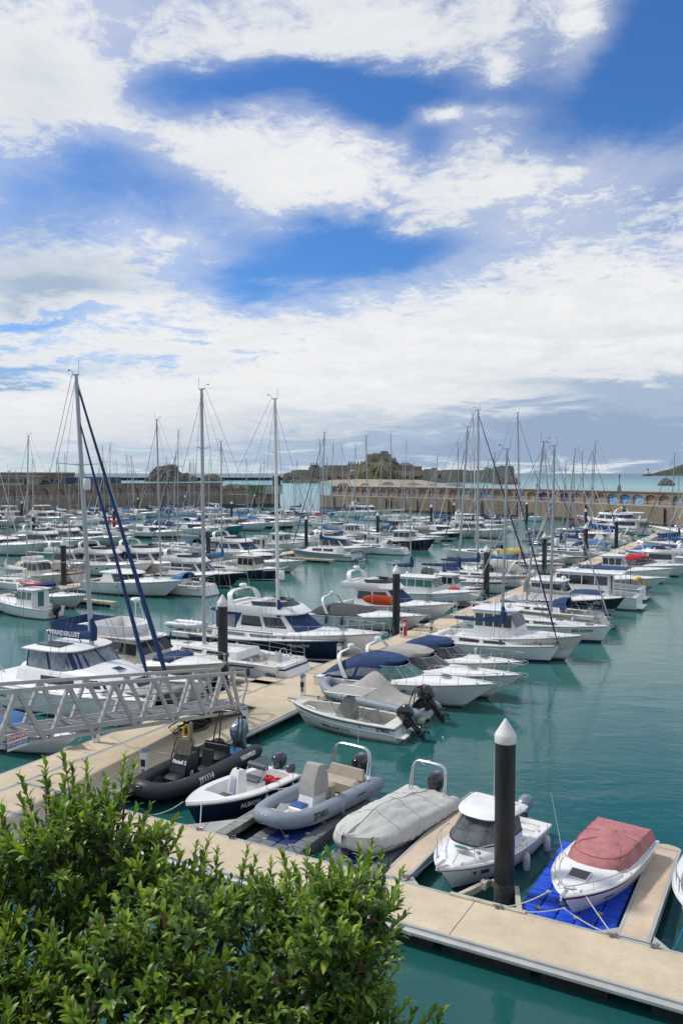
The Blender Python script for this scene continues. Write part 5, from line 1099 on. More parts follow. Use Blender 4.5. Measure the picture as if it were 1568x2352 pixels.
hz = MB(); [hz.box(lerp(a.x, b.x, f)-.5, lerp(a.x, b.x, f)+.5, YC-4.06, YC-4.003, a.z-3.4, a.z-1.5) for f in (.15, .35, .55, .75, .9)]; hz.build('window', GL, house, smooth=False)
cbox(1238, 536, 1296, 562, YC-3, name='barrack_block', mat=M('house_pink', (.3,.2,.16))); cbox(1362, 545, 1395, 560, YC-8, name='barrack_block'); cbox(1425, 558, 1530, 570, YC-13, name='battery_wall')
hz = MB(); a = GY('b', 1400, 590, YC-15.1); hz.box(a.x, a.x+3.4, YC-15.8, YC-15.3, a.z-4, a.z); hz.build('gate_opening', BLK, cs, smooth=False)
for i, (x0, x1, y0) in enumerate(((760, 830, 640), (905, 960, 642), (1040, 1120, 636), (1200, 1290, 640), (1330, 1400, 648), (1450, 1560, 645))): rock(['brown rocks on the beach at its left end', 'small rocks on the beach below the keep', 'rocks on the beach right of the keep', 'dark rock group on the beach below the house', 'small beach rocks below the battery wall', 'rocky outcrop at the right end of the beach'][i], 'b', [(x0, y0+14), (x0+10, y0+4), ((x0+x1)/2, y0), (x1-12, y0+5), (x1, y0+14)], y0+16, 760, 8, seed=30+i)
# shrubs on the castle slope
rnd = random.Random(5)
mb = MB()
for k in range(130):
    x = rnd.choice((rnd.uniform(930, 1140), rnd.uniform(1160, 1300), rnd.uniform(640, 860))); y = rnd.uniform(596, 622) if x > 1160 or x < 900 else rnd.uniform(520, 610)
    p = GY('b', x, y, YC-24 if x > 1000 or x < 900 else YC-12); r_ = rnd.uniform(.6, 1.7); mb.lathe([(r_*.7, -r_), (r_, 0), (r_*.8, r_*.4), (0, r_*.7)], (p.x, p.y, p.z), 6)
tag(mb.build('hillside_scrub', M('scrub', (.06,.075,.03), .95, var=.5, scale=.3), smooth=False), 'patchy green scrub on the castle slopes', 'scrub', kind='stuff')
# ================================================================ foreground boats
def berth(name, label, cat, bow, L, d='-v', rot=0.0, z=0.0, group=None):
    """bow: (u, v) of the bow; the thing's base is its stern"""
    a = DIR[d]+rot; w = W(*bow); return thing(name, label, cat, (w.x-cos(a)*L, w.y-sin(a)*L, z), a, group)
def heading(bow, stern): a = W(*bow); b = W(*stern); return math.atan2(a.y-b.y, a.x-b.x)
def tube_text(root, st, L, B, r, z, x0, size, sd, ang=.35, mat=TXW, bz=.28, bold=.012):
    bc = B/2-r
    def fn(a, b):
        x = x0-sd*a; ph = ang+b/r; t = clamp(x/(L*.62)); zc = z+bz*.15*t; y = bc
        if x > L*.62: s_ = clamp((x-L*.62)/(L*.38-r), 0, .98); y = bc*cos(math.asin(s_))**.8; zc = z+bz*(.15+.85*(math.asin(s_)/(pi/2))**(1.6/.9))
        return Vector((x, sd*(y+r*1.03*cos(ph)), zc+r*1.03*sin(ph)))
    return text(st, size, mat, root, fn, bold=bold)
def fender(label, p, l=.55, r=.1, mat=FEN, drop=0.0):
    t = thing('fender', label, 'fender', p, 0, 'fenders hanging along the boat sides'); mb = MB(); mb.lathe([(.02, -.02), (.05, 0), (r*.8, -.06), (r, -.14), (r, -l+.12), (r*.75, -l+.04), (.03, -l)], (0,0,0), 12); mb.build('fender_body', mat, t)
    mb = MB(); mb.seg((0,0,0), (0,0,.35+drop), .012, 4); mb.build('fender_line', ROP, t); return t
def lpoint(root, x, y, z):
    x *= root.scale.x; y *= root.scale.y; z *= root.scale.z
    a = root.rotation_euler.z; return Vector((root.location.x+x*cos(a)-y*sin(a), root.location.y+x*sin(a)+y*cos(a), root.location.z+z))
def line(label, a, b, sag=.15, r=.016, mat=ROP, n=10):
    a, b = Vector(a), Vector(b); mb = MB(); mb.tube([a.lerp(b, i/n)-Vector((0, 0, sag*4*(i/n)*(1-i/n))) for i in range(n+1)], r, 5); return tag(mb.build('mooring_line', mat), label, 'rope', 'mooring lines between boats and pontoons')
# --- black inflatable alongside the pier
B1 = berth('inflatable_boat', 'black rigid inflatable with console and quilted seats, lettered Pinball 2 and JY1114', 'inflatable boat', (-20.55, 22.15), 6.2, rot=.03)
L_, BB, r_, zz_ = 6.2, 2.45, .29, .46
rib(B1, L_, BB, HYK, BKH, zz_, r_, floor=M('floor_dark', (.05,.052,.055), .6), stripes=HYK)
mb = MB(); c0 = [(3.2, -.42, .3), (4.0, -.4, .3), (4.0, .4, .3), (3.2, .42, .3)]; mb.loft([c0, [(3.2, -.42, .95), (3.95, -.36, .75), (3.95, .36, .75), (3.2, .42, .95)], [(3.22, -.4, 1.32), (3.62, -.34, 1.3), (3.62, .34, 1.3), (3.22, .4, 1.32)]], cap=True); con = mb.build('console', BKH, B1)
mb = MB(); mb.loft([[(3.66, -.36, 1.28), (3.7, 0, 1.28), (3.66, .36, 1.28)], [(3.42, -.34, 1.75), (3.46, 0, 1.8), (3.42, .34, 1.75)]], closed=False); mb.build('windscreen', M('tinted_screen', (.10,.08,.06), .1, spec=.8), con)
mb = MB(); mb.tube([(3.9, -.44, .5), (3.7, -.44, 1.2), (3.42, -.4, 1.82), (3.42, 0, 1.9), (3.42, .4, 1.82), (3.7, .44, 1.2), (3.9, .44, .5)], .022, 6); mb.build('console_frame', BLK, con)
text('Pinball 2', .19, TXW, con, flat((3.80, 0, 1.03), (0,1,0), (-.5,0,.87)), bold=.006)
text('JY1114', .34, TXW, B1, lambda a, b: None) if False else tube_text(B1, 'JY1114', L_, BB, r_, zz_, 3.7, .3, 1, .3)
tube_text(B1, 'HIGHFIELD', L_, BB, r_, zz_, .9, .21, 1, .45)
mb = MB(); [mb.add([(3.6+rr*cos(a)*1, .425+k*.004, .62+rr*sin(a)) for a in [2*pi*j/16 for j in range(16)]], [tuple(range(16))], k) for k, rr in enumerate((.15, .10, .05))]; mb.build('roundel', [M('roundel_blue', (.02,.05,.3)), TXW, RDP], con, smooth=False)
mb = MB(); mb.box(3.95, 4.45, -.34, .34, .3, .66, b=.08); mb.build('console_seat', UPH, con)


for y in (-.34, .34): seat(B1, 2.75, y, .42, .52, UPH, .5, .75, 'helm_seat')
mb = MB(); mb.box(1.35, 2.15, -.62, .62, .3, .78, b=.08); mb.box(1.3, 1.45, -.62, .62, .7, 1.1, b=.06); mb.build('rear_bench', UPH, B1)
mb = MB(); mb.box(.5, 1.25, -.7, .7, .3, .72, b=.05); mb.build('stern_locker', BLH, B1); wheel(B1, 3.18, .1, 1.18, .19)
tarch(B1, .5, .55, .6, 2.15, -.15, .028, mat=BLK, depth=.5); whip(B1, (.4, 0, 2.1), .8, .01, (0, 0), mat=BLK); whip(B1, (3.6, -.4, 1.3), 1.2, .01, (0, 0), mat=BLK)
outboard(B1, -.05, 0, .55, 1.35, 20, OBG)
mb = MB(); mb.box(4.9, 5.5, -.35, .35, .5, .62, b=.05); mb.build('bow_step', UPH, B1); mb = MB(); mb.box(5.6, 6.2, -.16, .16, .84, .92, b=.03); mb.build('bow_fitting', BLK, B1)
# --- navy open boat
B2 = berth('open_boat', 'small navy hulled open boat with white gunwale, red fuel tanks and a laminated notice', 'open boat', (-17.95, 21.65), 4.9, rot=-.13)
H = Hull(4.9, 2.05, .72, 1.0, rk=.55, p=2.5, st=.1, ww=.74, pb=1.9, fl=.7)
H.build(B2, NVH, NVH); H.deck(B2, [(.05, .72, .27, .42)], WH, cam=.02, rec=.01)
mb = MB(); ts = [i/24 for i in range(25)]
for q, rr in ((.93, .06), ): mb.tube([H.S(t, q, 1, .02) for t in ts]+[H.S(t, q, -1, .02) for t in reversed(ts)][1:], rr, 6)
mb.build('gunwale_moulding', WH, B2); mb = MB(); mb.tube([H.S(t, .84, 1, .02) for t in ts]+[H.S(t, .84, -1, .02) for t in reversed(ts)][1:], .035, 6); mb.build('rub_rail', M('rub_rail_black', (.05,.05,.045), .6), B2)
mb = MB(); mb.loft([[(2.2, -.28, .3), (2.75, -.26, .3), (2.75, .26, .3), (2.2, .28, .3)], [(2.2, -.26, 1.25), (2.55, -.2, 1.25), (2.55, .2, 1.25), (2.2, .26, 1.25)], [(2.25, -.2, 1.4), (2.48, -.15, 1.4), (2.48, .15, 1.4), (2.25, .2, 1.4)]], cap=True); con = mb.build('console', WH, B2)
mb = MB(); mb.add([(2.775, -.13, .45), (2.775, .13, .45), (2.585, .12, 1.2), (2.585, -.12, 1.2)], [(0,1,2,3)]); nt_ = mb.build('paper_notice', M('paper', (.55,.58,.7), .4), con, smooth=False)
mb = MB(); [mb.box(2.775-.19*f-.003, 2.775-.19*f+.012, -.09, .09, .45+.75*f, .46+.75*f) for f in (.12, .2, .35, .42, .5, .58, .66, .74, .82)]; mb.build('notice_print', GRS, nt_)
mb = MB(); mb.lathe([(.05, 0), (.05, .06), (0, .07)], (2.36, 0, 1.4), 10); mb.build('compass', BLK, con)
mb = MB(); mb.box(1.35, 1.75, -.42, .42, .3, .78, b=.03); mb.build('seat_box', WH, B2); mb = MB(); mb.box(1.35, 1.8, -.42, .42, .783, .88, b=.04); mb.tube([(1.3, -.42, 1.22), (1.3, .42, 1.22)], .12, 8); mb.build('seat_cushion', M('cushion_slate', (.07,.08,.1), .6), B2)
mb = MB(); [mb.tube([(1.65, y, .8), (1.4, y, 1.05), (1.3, y, 1.3)], .018, 5) for y in (-.44, .44)]; mb.build('backrest_frame', SS, B2)
mb = MB(); mb.box(2.8, 3.2, -.3, .3, .5, .66, b=.04); mb.build('bow_cushion', M('cushion_slate', (.07,.08,.1), .6), B2)
for y in (-.1, .38): t = MB(); t.box(.65, 1.15, y, y+.4, .35, .72, b=.05); t.lathe([(.05, .72), (.05, .78)], (.9, y+.2, 0), 8); t.build('fuel_tank', RDP, B2)
outboard(B2, .1, -.2, .62, .95, 3, M('outboard_slate', (.04,.05,.065), .2, coat=.5)); outboard(B2, .1, .45, .6, .6, 6, M('outboard_slate2', (.09,.1,.11), .3))
H.text(B2, 'ALBION', .56, .50, 1, .26, TXW, .015, slant=-.1)
for t_, k in ((.42, 'small white fender lowest along the navy open boat side'), (.28, 'small white fender amidships on the navy open boat'), (.1, 'small white fender near the stern of the navy open boat')):
    p = H.S(t_, .6, 1, .1); fender(k, lpoint(B2, p.x, p.y, p.z+.1), .32, .07)
# --- drive-on docks
BLU = M('dock_block_blue', (.004,.075,.62), .6, var=.1, scale=3, bump=.12, bscale=22); GRB = M('dock_block_grey', (.17,.18,.2), .6, var=.15, scale=3, bump=.3, bscale=22); BLD = M('dock_block_deep_blue', (.004,.025,.16), .6, var=.15, scale=3); PINM = M('coupling_pin', (.32,.31,.28), .6)
_bm = {}
def dock(label, u0, v0, nu, nv, mats, h=.34, s=.5):
    t = thing('floating_dock', label, 'floating dock', W(u0, v0), DIR['u'])
    for i in range(nu):
        for j in range(nv):
            m = mats(i, j)
            if m is None: continue
            key = m.name+str(s)
            if key not in _bm:
                mb = MB(); b = .045
                def rr(z, q, c): return [(q+c, q, z), (s-q-c, q, z), (s-q, q+c, z), (s-q, s-q-c, z), (s-q-c, s-q, z), (q+c, s-q, z), (q, s-q-c, z), (q, q+c, z)]
                mb.loft([rr(-.1, .03, b), rr(h-.06, .008, b), rr(h-.015, .02, b), rr(h, .06, b)], cap=True); o = mb.build('float_block', m, t, ang=30); _bm[key] = o.data
            else: o = bpy.data.objects.new('float_block', _bm[key]); COL.objects.link(o); o.parent = t
            o.location = (i*s, j*s, R.uniform(-.008, .008))
    if 'pin' not in _bm: mb = MB(); mb.lathe([(.085, h-.05), (.085, h+.012), (.07, h+.018)], (0,0,0), 12); o = mb.build('coupling_pin', PINM, t); _bm['pin'] = o.data; o.location = (s, s, 0)
    for i in range(1, nu):
        for j in range(1, nv):
            if (i+j) % 2 == 0: o = bpy.data.objects.new('coupling_pin', _bm['pin']); COL.objects.link(o); o.parent = t; o.location = (i*s, j*s, 0)
    return t
dock('bright blue modular floating dock under the pink covered boat', -6.55, 21.35, 5, 10, lambda i, j: BLU)
dock('grey modular floating dock with a blue centre under the grey inflatable', -15.4, 21.35, 4, 10, lambda i, j: GRB if i in (0, 3) or j == 0 else BLD)
dock('grey and blue modular floating dock under the shrouded inflatable', -12.5, 21.3, 4, 11, lambda i, j: BLD if i in (1, 2) and j else GRB, s=.45)
dock('grey modular floating dock partly under the inflatable by the PIER pedestal', -21.3, 36.6, 4, 3, lambda i, j: GRB)
# --- grey inflatable JY3011
B3 = berth('inflatable_boat', 'blue grey rigid inflatable with shrouded console, lettered JY3011', 'inflatable boat', (-15.1, 21.9), 5.3, rot=-.13, z=.14)
L_, BB, r_, zz_ = 5.2, 2.35, .27, .52
rib(B3, L_, BB, HYP, WH, zz_, r_, floor=WH2, stripes=M('strake_grey', (.3,.33,.36), .5), bowz=.22)
mb = MB(); mb.loft([[(2.3, -.36, .35), (3.1, -.34, .35), (3.1, .34, .35), (2.3, .36, .35)], [(2.35, -.34, .95), (2.9, -.28, .95), (2.9, .28, .95), (2.35, .34, .95)]], cap=True); con = mb.build('console', WH, B3)
mb = MB(); rnd = random.Random(3); mb.loft([crumple(q, .015, rnd) for q in ([(2.2, -.38, .85), (2.6, -.36, .82), (2.98, -.34, .85), (2.98, .34, .85), (2.6, .37, .82), (2.2, .38, .85)], [(2.2, -.38, 1.3), (2.6, -.36, 1.3), (2.9, -.3, 1.25), (2.9, .3, 1.25), (2.6, .36, 1.3), (2.2, .38, 1.3)], [(2.25, -.32, 1.75), (2.5, -.32, 1.82), (2.62, -.28, 1.78), (2.62, .28, 1.78), (2.5, .32, 1.82), (2.25, .32, 1.75)])], cap=True); mb.build('console_cover', GC, con, ang=25)
mb = MB(); mb.box(3.12, 3.6, -.3, .3, .38, .58, b=.04); mb.build('bow_seat', WH, B3); mb = MB(); mb.box(3.14, 3.55, -.28, .28, .583, .65, b=.03); mb.build('seat_cushion', UPB, B3)
mb = MB(); mb.box(.75, 1.3, -.75, .75, .4, .85, b=.08); mb.loft([[(.5, -.78, .8), (.72, -.78, .8), (.72, .78, .8), (.5, .78, .8)], [(.5, -.7, 1.15), (.62, -.7, 1.15), (.62, .7, 1.15), (.5, .7, 1.15)]], cap=True); mb.build('rear_seat', UPC, B3, ang=30)
mb = MB(); mb.box(.05, .5, -.8, .8, .35, .8, b=.06); mb.build('transom_box', WH, B3); mb = MB(); mb.box(1.6, 2.0, -.3, .3, .4, .95, b=.08); mb.build('helm_seat', UPC, B3)
mb = MB(); mb.add([(4.55, -.28, .78), (5.1, -.12, .86), (5.1, .12, .86), (4.55, .28, .78)], [(0,1,2,3)]); mb.box(4.6, 5.15, -.13, .13, .8, .9, b=.03); mb.build('bow_locker', WH, B3)
tarch(B3, .3, .8, .75, 1.85, -.12, .03, depth=.22); whip(B3, (.15, .2, 1.95), .5, .01); outboard(B3, -.02, 0, .55, 1.15, 5, OBK, txt='Mercury')
tube_text(B3, 'JY3011', L_, BB, r_, zz_, 3.55, .24, 1, .28, TXK, .22); tube_text(B3, 'HONWAVE', L_, BB, r_, zz_, 1.3, .1, 1, .3, TXK, .22, .003)
mb = MB(); [mb.lathe([(.05, -.02), (.04, .03), (0, .04)], (x, 1.175-.27+.02, .52+.26), 8) for x in (.6, 1.4, 2.2, 3.0)]; mb.build('valve_cap', GRS, B3)
fender('dark blue fender hanging from the side of the grey inflatable', lpoint(B3, 2.6, 1.32, .45), .5, .1, FEB)
# --- shrouded inflatable
B4 = berth('inflatable_boat', 'inflatable boat shrouded in a cream grey tarpaulin with steel arch at the stern', 'inflatable boat', (-12.0, 21.6), 5.4, rot=-.13, z=.12); B4.scale = (.94, .94, .92)
L_, BB, r_, zz_ = 5.5, 2.4, .27, .5
rib(B4, L_, BB, M('tube_cream', (.5,.49,.44), .6), WH, zz_, r_, bowz=.28, stripes=M('strake_grey2', (.2,.21,.2), .6), low=AFK)
mb = MB(); rnd = random.Random(9); rings = []; nx = 26; ny = 20
for i in range(nx+1):
    t = i/nx; x = lerp(-.05, L_+.06, t); k = clamp((x-L_*.6)/(L_*.4+.05)); w = (BB/2+.02)*max(.02, 1-k**2.6)**.62
    pk = .28+.66*(1-abs((x-3.3)/(3.5 if x < 3.3 else 2.35))**1.15); row = []
    zb = zz_+(.28*clamp(k)**1.6)
    for j in range(ny+1):
        s = -1+2*j/ny; prof = (1-abs(s)**1.35)
        fold = .035*sin(j*1.9+i*.35)+.03*sin(i*1.1+j*.7)+rnd.uniform(-.012, .012)
        z = zb+.27+(pk-.28)*prof*(1-k**3) + fold*(1-abs(s)**4)
        if abs(s) > .93: z = zb-.02+rnd.uniform(-.03, .03)
        row.append((x, s*w*(1.03 if abs(s) > .93 else 1), z))
    rings.append(row)
mb.loft(rings, closed=False); tp = mb.build('tarpaulin', CRC, B4, ang=70)
mb = MB(); [mb.tube([Vector(p)+Vector((0,0,.012)) for p in rings[k][1:-1]], .009, 4) for k in (6, 12, 18)]; mb.tube([Vector(r_2[10])+Vector((0,0,.012)) for r_2 in rings[1:-1]], .009, 4); mb.build('seam', M('seam_grey', (.36,.36,.33), .9), tp)
mb = MB(); [mb.tube([Vector(rings[k][j])+Vector((0, .03*s, -.02+(.1 if k % 2 else 0))) for k in range(2, 25)], .008, 4) for j, s in ((0, -1), (-1, 1))]; mb.build('lashing_rope', BLK, tp)
tarch(B4, .25, .72, .7, 1.95, -.1, .032, depth=.2); whip(B4, (.15, .1, 1.9), .9, .01, mat=BLK); mb = MB(); mb.lathe([(.05, 0), (.05, .08)], (.15, -.05, 1.92), 8); mb.build('stern_light', FEN, B4); outboard(B4, -.05, 0, .6, 1.15, 5, OBK)
# --- white cuddy fishing boat Y 385
B5 = berth('cabin_boat', 'white cuddy cabin boat with smoked wraparound windscreen, lettered 385, behind the nearest pile', 'cabin boat', (-8.75, 21.4), 5.45, rot=-.13); B5.scale = (.93, .93, .9)
H = Hull(5.9, 2.4, .72, 1.12, rk=.95, p=2.7, st=.08, ww=.78, pb=1.8, fl=.62)
H.build(B5, WH, M('antifoul_blue', (.02,.09,.3), .5), M('boot_blue', (.02,.08,.3), .4), None)
H.deck(B5, [(.06, .4, .22, .5)], WH, rec=.02, cam=.03); H.rub(B5, WH, .045, .95); 
mb = MB(); mb.tube([H.S(t, .86, s, .015) for s, r2 in ((1, 0), (-1, 1)) for t in (reversed(ts) if r2 else ts)], .02, 5); mb.build('hull_moulding', GRS, B5)
bow_hump(B5, H, .52, .95, .86, .42, .05, n=12); z0 = H.zs(.5)
a0 = U(2.1, 4.45, 1.0, z0-.1, 3.6); a1 = U(2.1, 4.2, .98, z0+.38, 3.0); a2 = U(2.15, 3.25, .85, z0+1.02, 2.8)
mb = MB(); mb.loft([a0, a1], closed=True); mb.build('cabin_base', WH, B5)
mb = MB(); mb.loft([a1, a2], closed=False); ws = mb.build('windscreen', M('smoked_screen', (.13,.14,.15), .06, var=.6, scale=1.5, spec=.9), B5)
mb = MB(); mb.tube([tuple(Vector(p)+Vector((.01,0,.01))) for p in a1], .028, 5); [mb.tube([a1[i], a2[i]], .02, 4) for i in (9, 19)]; mb.build('windscreen_seal', BLK, ws)
r0 = U(1.75, 3.5, .98, z0+.98, 2.8); r1 = U(1.72, 3.6, 1.02, z0+1.06, 2.8); r2 = U(1.78, 3.35, .92, z0+1.17, 2.8, cr=.03); r3 = U(1.9, 2.95, .72, z0+1.235, 2.8, cr=.03); r4 = U(1.95, 2.9, .68, z0+1.225, 2.8, cr=.03)
mb = MB(); mb.loft([r0, r1, r2, r3, r4], cap=True); rf = mb.build('hardtop', WH, B5); mb = MB(); [mb.tube([(3.0, s*.82, z0+1.2), (2.95, s*.82, z0+1.28), (2.2, s*.84, z0+1.28), (2.15, s*.84, z0+1.2)], .016, 5) for s in (-1, 1)]; mb.build('roof_rail', SS, rf)
mb = MB(); mb.lathe([(.02, 0), (.02, .18), (.035, .2), (.035, .28)], (2.2, .25, z0+1.22), 8); mb.build('anchor_light', YLW, rf); whip(B5, (2.3, .05, z0+1.24), 1.9, .012, (0, 0)); wheel(B5, 3.0, -.35, z0+.35)
mb = MB(); mb.add([(4.62+.24*cos(a)*.5, .1+.24*sin(a), z0+.44+.02) for a in [2*pi*k/14 for k in range(14)]], [tuple(range(14))]); o = mb.build('deck_hatch', GLG, B5); mb = MB(); mb.tube([(4.62+.27*cos(a)*.5, .1+.27*sin(a), z0+.44+.02) for a in [2*pi*k/16 for k in range(16)]], .018, 5, closed=True); mb.build('hatch_rim', WH2, o); mb = MB(); mb.lathe([(.08, .42), (.08, .47), (.05, .48)], (4.5, .62, z0-.06), 10); mb.build('deck_vent', SS, B5)
mb = MB()
for s in (1, -1):
    P = [H.S(t, 1, s, -.07)+Vector((0,0,h_)) for t, h_ in ((.48, .05), (.55, .45), (.68, .5), (.8, .5), (.9, .48), (.93, .1))]; mb.tube(P, .02, 6); [mb.seg(H.S(t, 1, s, -.07), H.S(t, 1, s, -.07)+Vector((0,0,.48)), .015, 4) for t in (.68, .82)]
mb.build('bow_rail', SS, B5); anchor(B5, 5.85, 1.2); cleats(B5, H, (.15, .88))
mb = MB(); mb.box(.35, .75, -.85, .85, .3, .7, b=.05); mb.box(.9, 1.6, .45, .95, .3, .72, b=.06); mb.build('cockpit_seat', WH, B5); mb = MB(); [mb.lathe([(.03, 0), (.03, .3)], (.5, y, .7), 8) for y in (-.5, -.3, -.1, .1)]; mb.box(.46, .54, -.6, .2, .85, .9); mb.build('rod_holder', WH2, B5)
outboard(B5, .0, .05, .75, .95, 10, OBG); H.text(B5, 'Y  385', .80, .6, 1, .24, TXK, .012)
mb = MB(); mb.box(1.65, 1.7, -.95, -.4, .3, 1.9); mb.build('cabin_door', GL, B5)
for t_, k in ((.42, 'long white fender amidships on the cuddy cabin boat'), (.1, 'long white fender at the stern of the cuddy cabin boat')): p = H.S(t_, .55, 1, .14); fender(k, lpoint(B5, p.x, p.y, p.z+.12), .62, .11)
# --- bowrider with pink cover
B6 = berth('sports_boat', 'white sports boat with a faded pink cockpit cover on the blue floating dock', 'sports boat', (-5.3, 21.35), 5.1, rot=-.13, z=.2); B6.scale = (.87, .87, .8)
H = Hull(5.9, 2.35, .95, 1.12, rk=1.0, p=2.9, st=.06, ww=.74, pb=1.7, fl=.6)
MAR = M('stripe_maroon', (.12,.015,.03), .3); H.build(B6, WH, WH, None, MAR); H.deck(B6, [], WH, rec=.01, cam=.05); H.rub(B6, WH, .04, .97)
bow_hump(B6, H, .58, .97, .9, .2, .05, n=12, dz=-.02); z0 = H.zs(.45)
mb = MB(); rnd = random.Random(4); rings = []
P0 = [U(.12, 3.75, 1.06, z0+.0, 4.2, n=22), U(.15, 3.7, 1.02, z0+.2, 4.0, n=22), U(.2, 3.4, .93, z0+.42, 4, n=22), U(.45, 2.9, .78, z0+.46, 4, n=22), U(.9, 2.3, .45, z0+.5, 3, n=22), U(1.3, 1.9, .12, z0+.6, 2, n=22)]
P0 = [[(x+.012*sin(i*2.3+j), y+.012*sin(i*3.1+j*2), z+(.02*sin(i*1.7+j*2.1)+rnd.uniform(-.008, .008))*(j > 0)) for i, (x, y, z) in enumerate(q)] for j, q in enumerate(P0)]
mb.loft(P0, cap=True); cc = mb.build('cockpit_cover', PKC, B6, ang=60); mb = MB(); mb.tube([Vector(p)+Vector((0,0,.01)) for p in P0[2]], .01, 4); [mb.tube([Vector(P0[j][i])+Vector((0,0,.012)) for j in (1, 2, 3, 4)], .009, 4) for i in (4, 8, 14, 18)]; mb.build('seam', M('seam_pink', (.27,.09,.1), .9), cc); mb = MB(); mb.tube([(p[0]+.02, p[1]*1.01, p[2]+.0) for p in P0[0]], .022, 5); mb.build('windscreen_frame', SS, B6)
mb = MB(); m4 = Matrix.Translation((4.5, 0, H.zs(.76)+.17)) @ Matrix.Rotation(.12, 4, 'Y'); mb.obox(m4, .52, .66, .06, 0); mb.obox(m4 @ Matrix.Translation((0,0,.02)), .44, .56, .04, 1); mb.build('deck_hatch', [SS, GL], B6)
mb = MB()
for s in (1, -1):
    P = [H.S(t, 1, s, -.08)+Vector((0,0,h_)) for t, h_ in ((.5, .02), (.56, .22), (.68, .26), (.8, .28), (.9, .28), (.965, .26))]; mb.tube(P, .018, 6); [mb.seg(H.S(t, 1, s, -.08), H.S(t, 1, s, -.08)+Vector((0,0,.26)), .014, 4) for t in (.6, .72, .84, .94)]
mb.tube([H.S(.965, 1, s, -.08)+Vector((0,0,.26)) for s in (1, -1)], .018, 5); mb.build('bow_rail', SS, B6)
mb = MB(); mb.add([(5.35+.2*cos(a)*.7, .2*sin(a), 1.2) for a in [2*pi*k/14 for k in range(14)]], [tuple(range(14))]); mb.build('anchor_locker_lid', WH2, B6); anchor(B6, 5.85, 1.12); whip(B6, (3.3, -1.0, z0+.1), 2.1, .012, (-.1, -.25)); H.text(B6, 'JY3378', .74, .46, 1, .16, TXK, .006); cleats(B6, H, (.1, .9))
mb = MB(); mb.box(-.4, .05, -.9, .9, .35, .45, b=.04); mb.build('swim_platform', WH, B6)
# --- right edge boat
B7 = berth('dinghy', 'white open boat cut off by the right frame edge beside the finger pontoon', 'open boat', (-2.0, 21.9), 5.0, rot=0.0)
H = Hull(5.0, 2.0, .75, 1.05, rk=.6, p=2.7, ww=.76); H.build(B7, WH, AF, NVS); H.deck(B7, [(.08, .75, .18, .5)], WH, rec=.01); H.rub(B7, WH2, .04, .96); H.rails(B7, .5, .97, .4, n=4, r=.02)
mb = MB(); mb.box(1.4, 1.8, -.8, .8, .4, .7, b=.03); mb.box(2.6, 3.0, -.8, .8, .4, .7, b=.03); mb.build('thwart', WH2, B7); outboard(B7, 0, 0, .6, .8, 5)
# --- white centre console boat
B8 = berth('console_boat', 'white centre console boat with canvas T top, lettered SMARTLINER 22 CC and JY3021', 'console boat', (-21.6, 34.0), 5.9, '-u', rot=.03); B8.scale = (.9, .9, .9)
H = Hull(6.6, 2.45, .85, 1.22, rk=.95, p=2.5, st=.06, ww=.76, pb=1.7, fl=.6); H.build(B8, CR if False else WH, WH, None, GRS); H.deck(B8, [(.1, .86, .2, .55)], M('deck_cream', (.68,.66,.58), .6), rec=.01, cam=.02)
H.rub(B8, WH, .04, .96); mb = MB(); [mb.tube([H.S(t, lerp(.48, .72, t), s, .02) for t in [k/16*.95 for k in range(17)]], .035, 5) for s in (1, -1)]; mb.build('hull_moulding', WH, B8)
mb = MB(); mb.loft([crumple(q, .015, rnd) for q in ([(2.7, -.45, .4), (3.75, -.4, .4), (3.75, .4, .4), (2.7, .45, .4)], [(2.75, -.45, 1.15), (3.6, -.38, 1.1), (3.6, .38, 1.1), (2.75, .45, 1.15)], [(2.9, -.3, 1.8), (3.2, -.28, 1.8), (3.2, .28, 1.8), (2.9, .3, 1.8)])], cap=True); mb.build('console_cover', GC, B8, ang=25)
mb = MB(); mb.loft([[(1.5, -.5, .4), (2.2, -.5, .4), (2.2, .5, .4), (1.5, .5, .4)], [(1.6, -.48, 1.15), (2.0, -.45, 1.1), (2.0, .45, 1.1), (1.6, .48, 1.15)]], cap=True); mb.build('seat_cover', GC, B8, ang=25)
mb = MB(); mb.loft([[(lerp(1.9, 4.1, i/5), y, 2.08+.06*cos(y*1.5)+.03*sin(i*1.2)) for y in (-.85, -.5, 0, .5, .85)] for i in range(6)], closed=False); mb.build('t_top_canvas', GC, B8)
mb = MB(); c = [(1.9, -.85), (4.1, -.85), (4.1, .85), (1.9, .85)]; mb.tube([(x, y, 2.1) for x, y in c], .025, 6, closed=True); [mb.tube([(x, y*.62, .5), (x+dx_, y*.75, 1.5), (x+dx_*1.2, y, 2.08)], .025, 6) for x, y, dx_ in ((3.3, .8, .5), (3.3, -.8, .5), (2.7, .8, -.3), (2.7, -.8, -.3))]; mb.build('t_top_frame', SS, B8)
mb = MB(); mb.box(.3, .6, -.75, .75, .4, .85, b=.05); mb.build('stern_seat', GC, B8); mb = MB(); [mb.tube([H.S(t, 1, s, -.1)+Vector((0,0,h_)) for t, h_ in ((a, .0), (a+.01, .12), (a+.11, .12), (a+.12, 0))], .016, 5) for s in (1, -1) for a in (.2, .42, .68, .82)]; mb.build('grab_rail', SS, B8)
mb = MB(); [mb.box(-.5, .1, y-.35, y+.35, .28, .42, b=.05) for y in (-.75, .75)]; mb.build('swim_platform', WH, B8); outboard(B8, -.1, 0, .75, 1.25, 38); anchor(B8, 6.6, 1.25)
H.text(B8, 'SMARTLINER 22 CC', .57, .32, 1, .23, M('lettering_grey', (.08,.085,.09)), .006); H.text(B8, 'JY3021', .1, .74, 1, .26, TXK, .01); H.text(B8, 'S', .3, .74, 1, .24, UPB, .01)
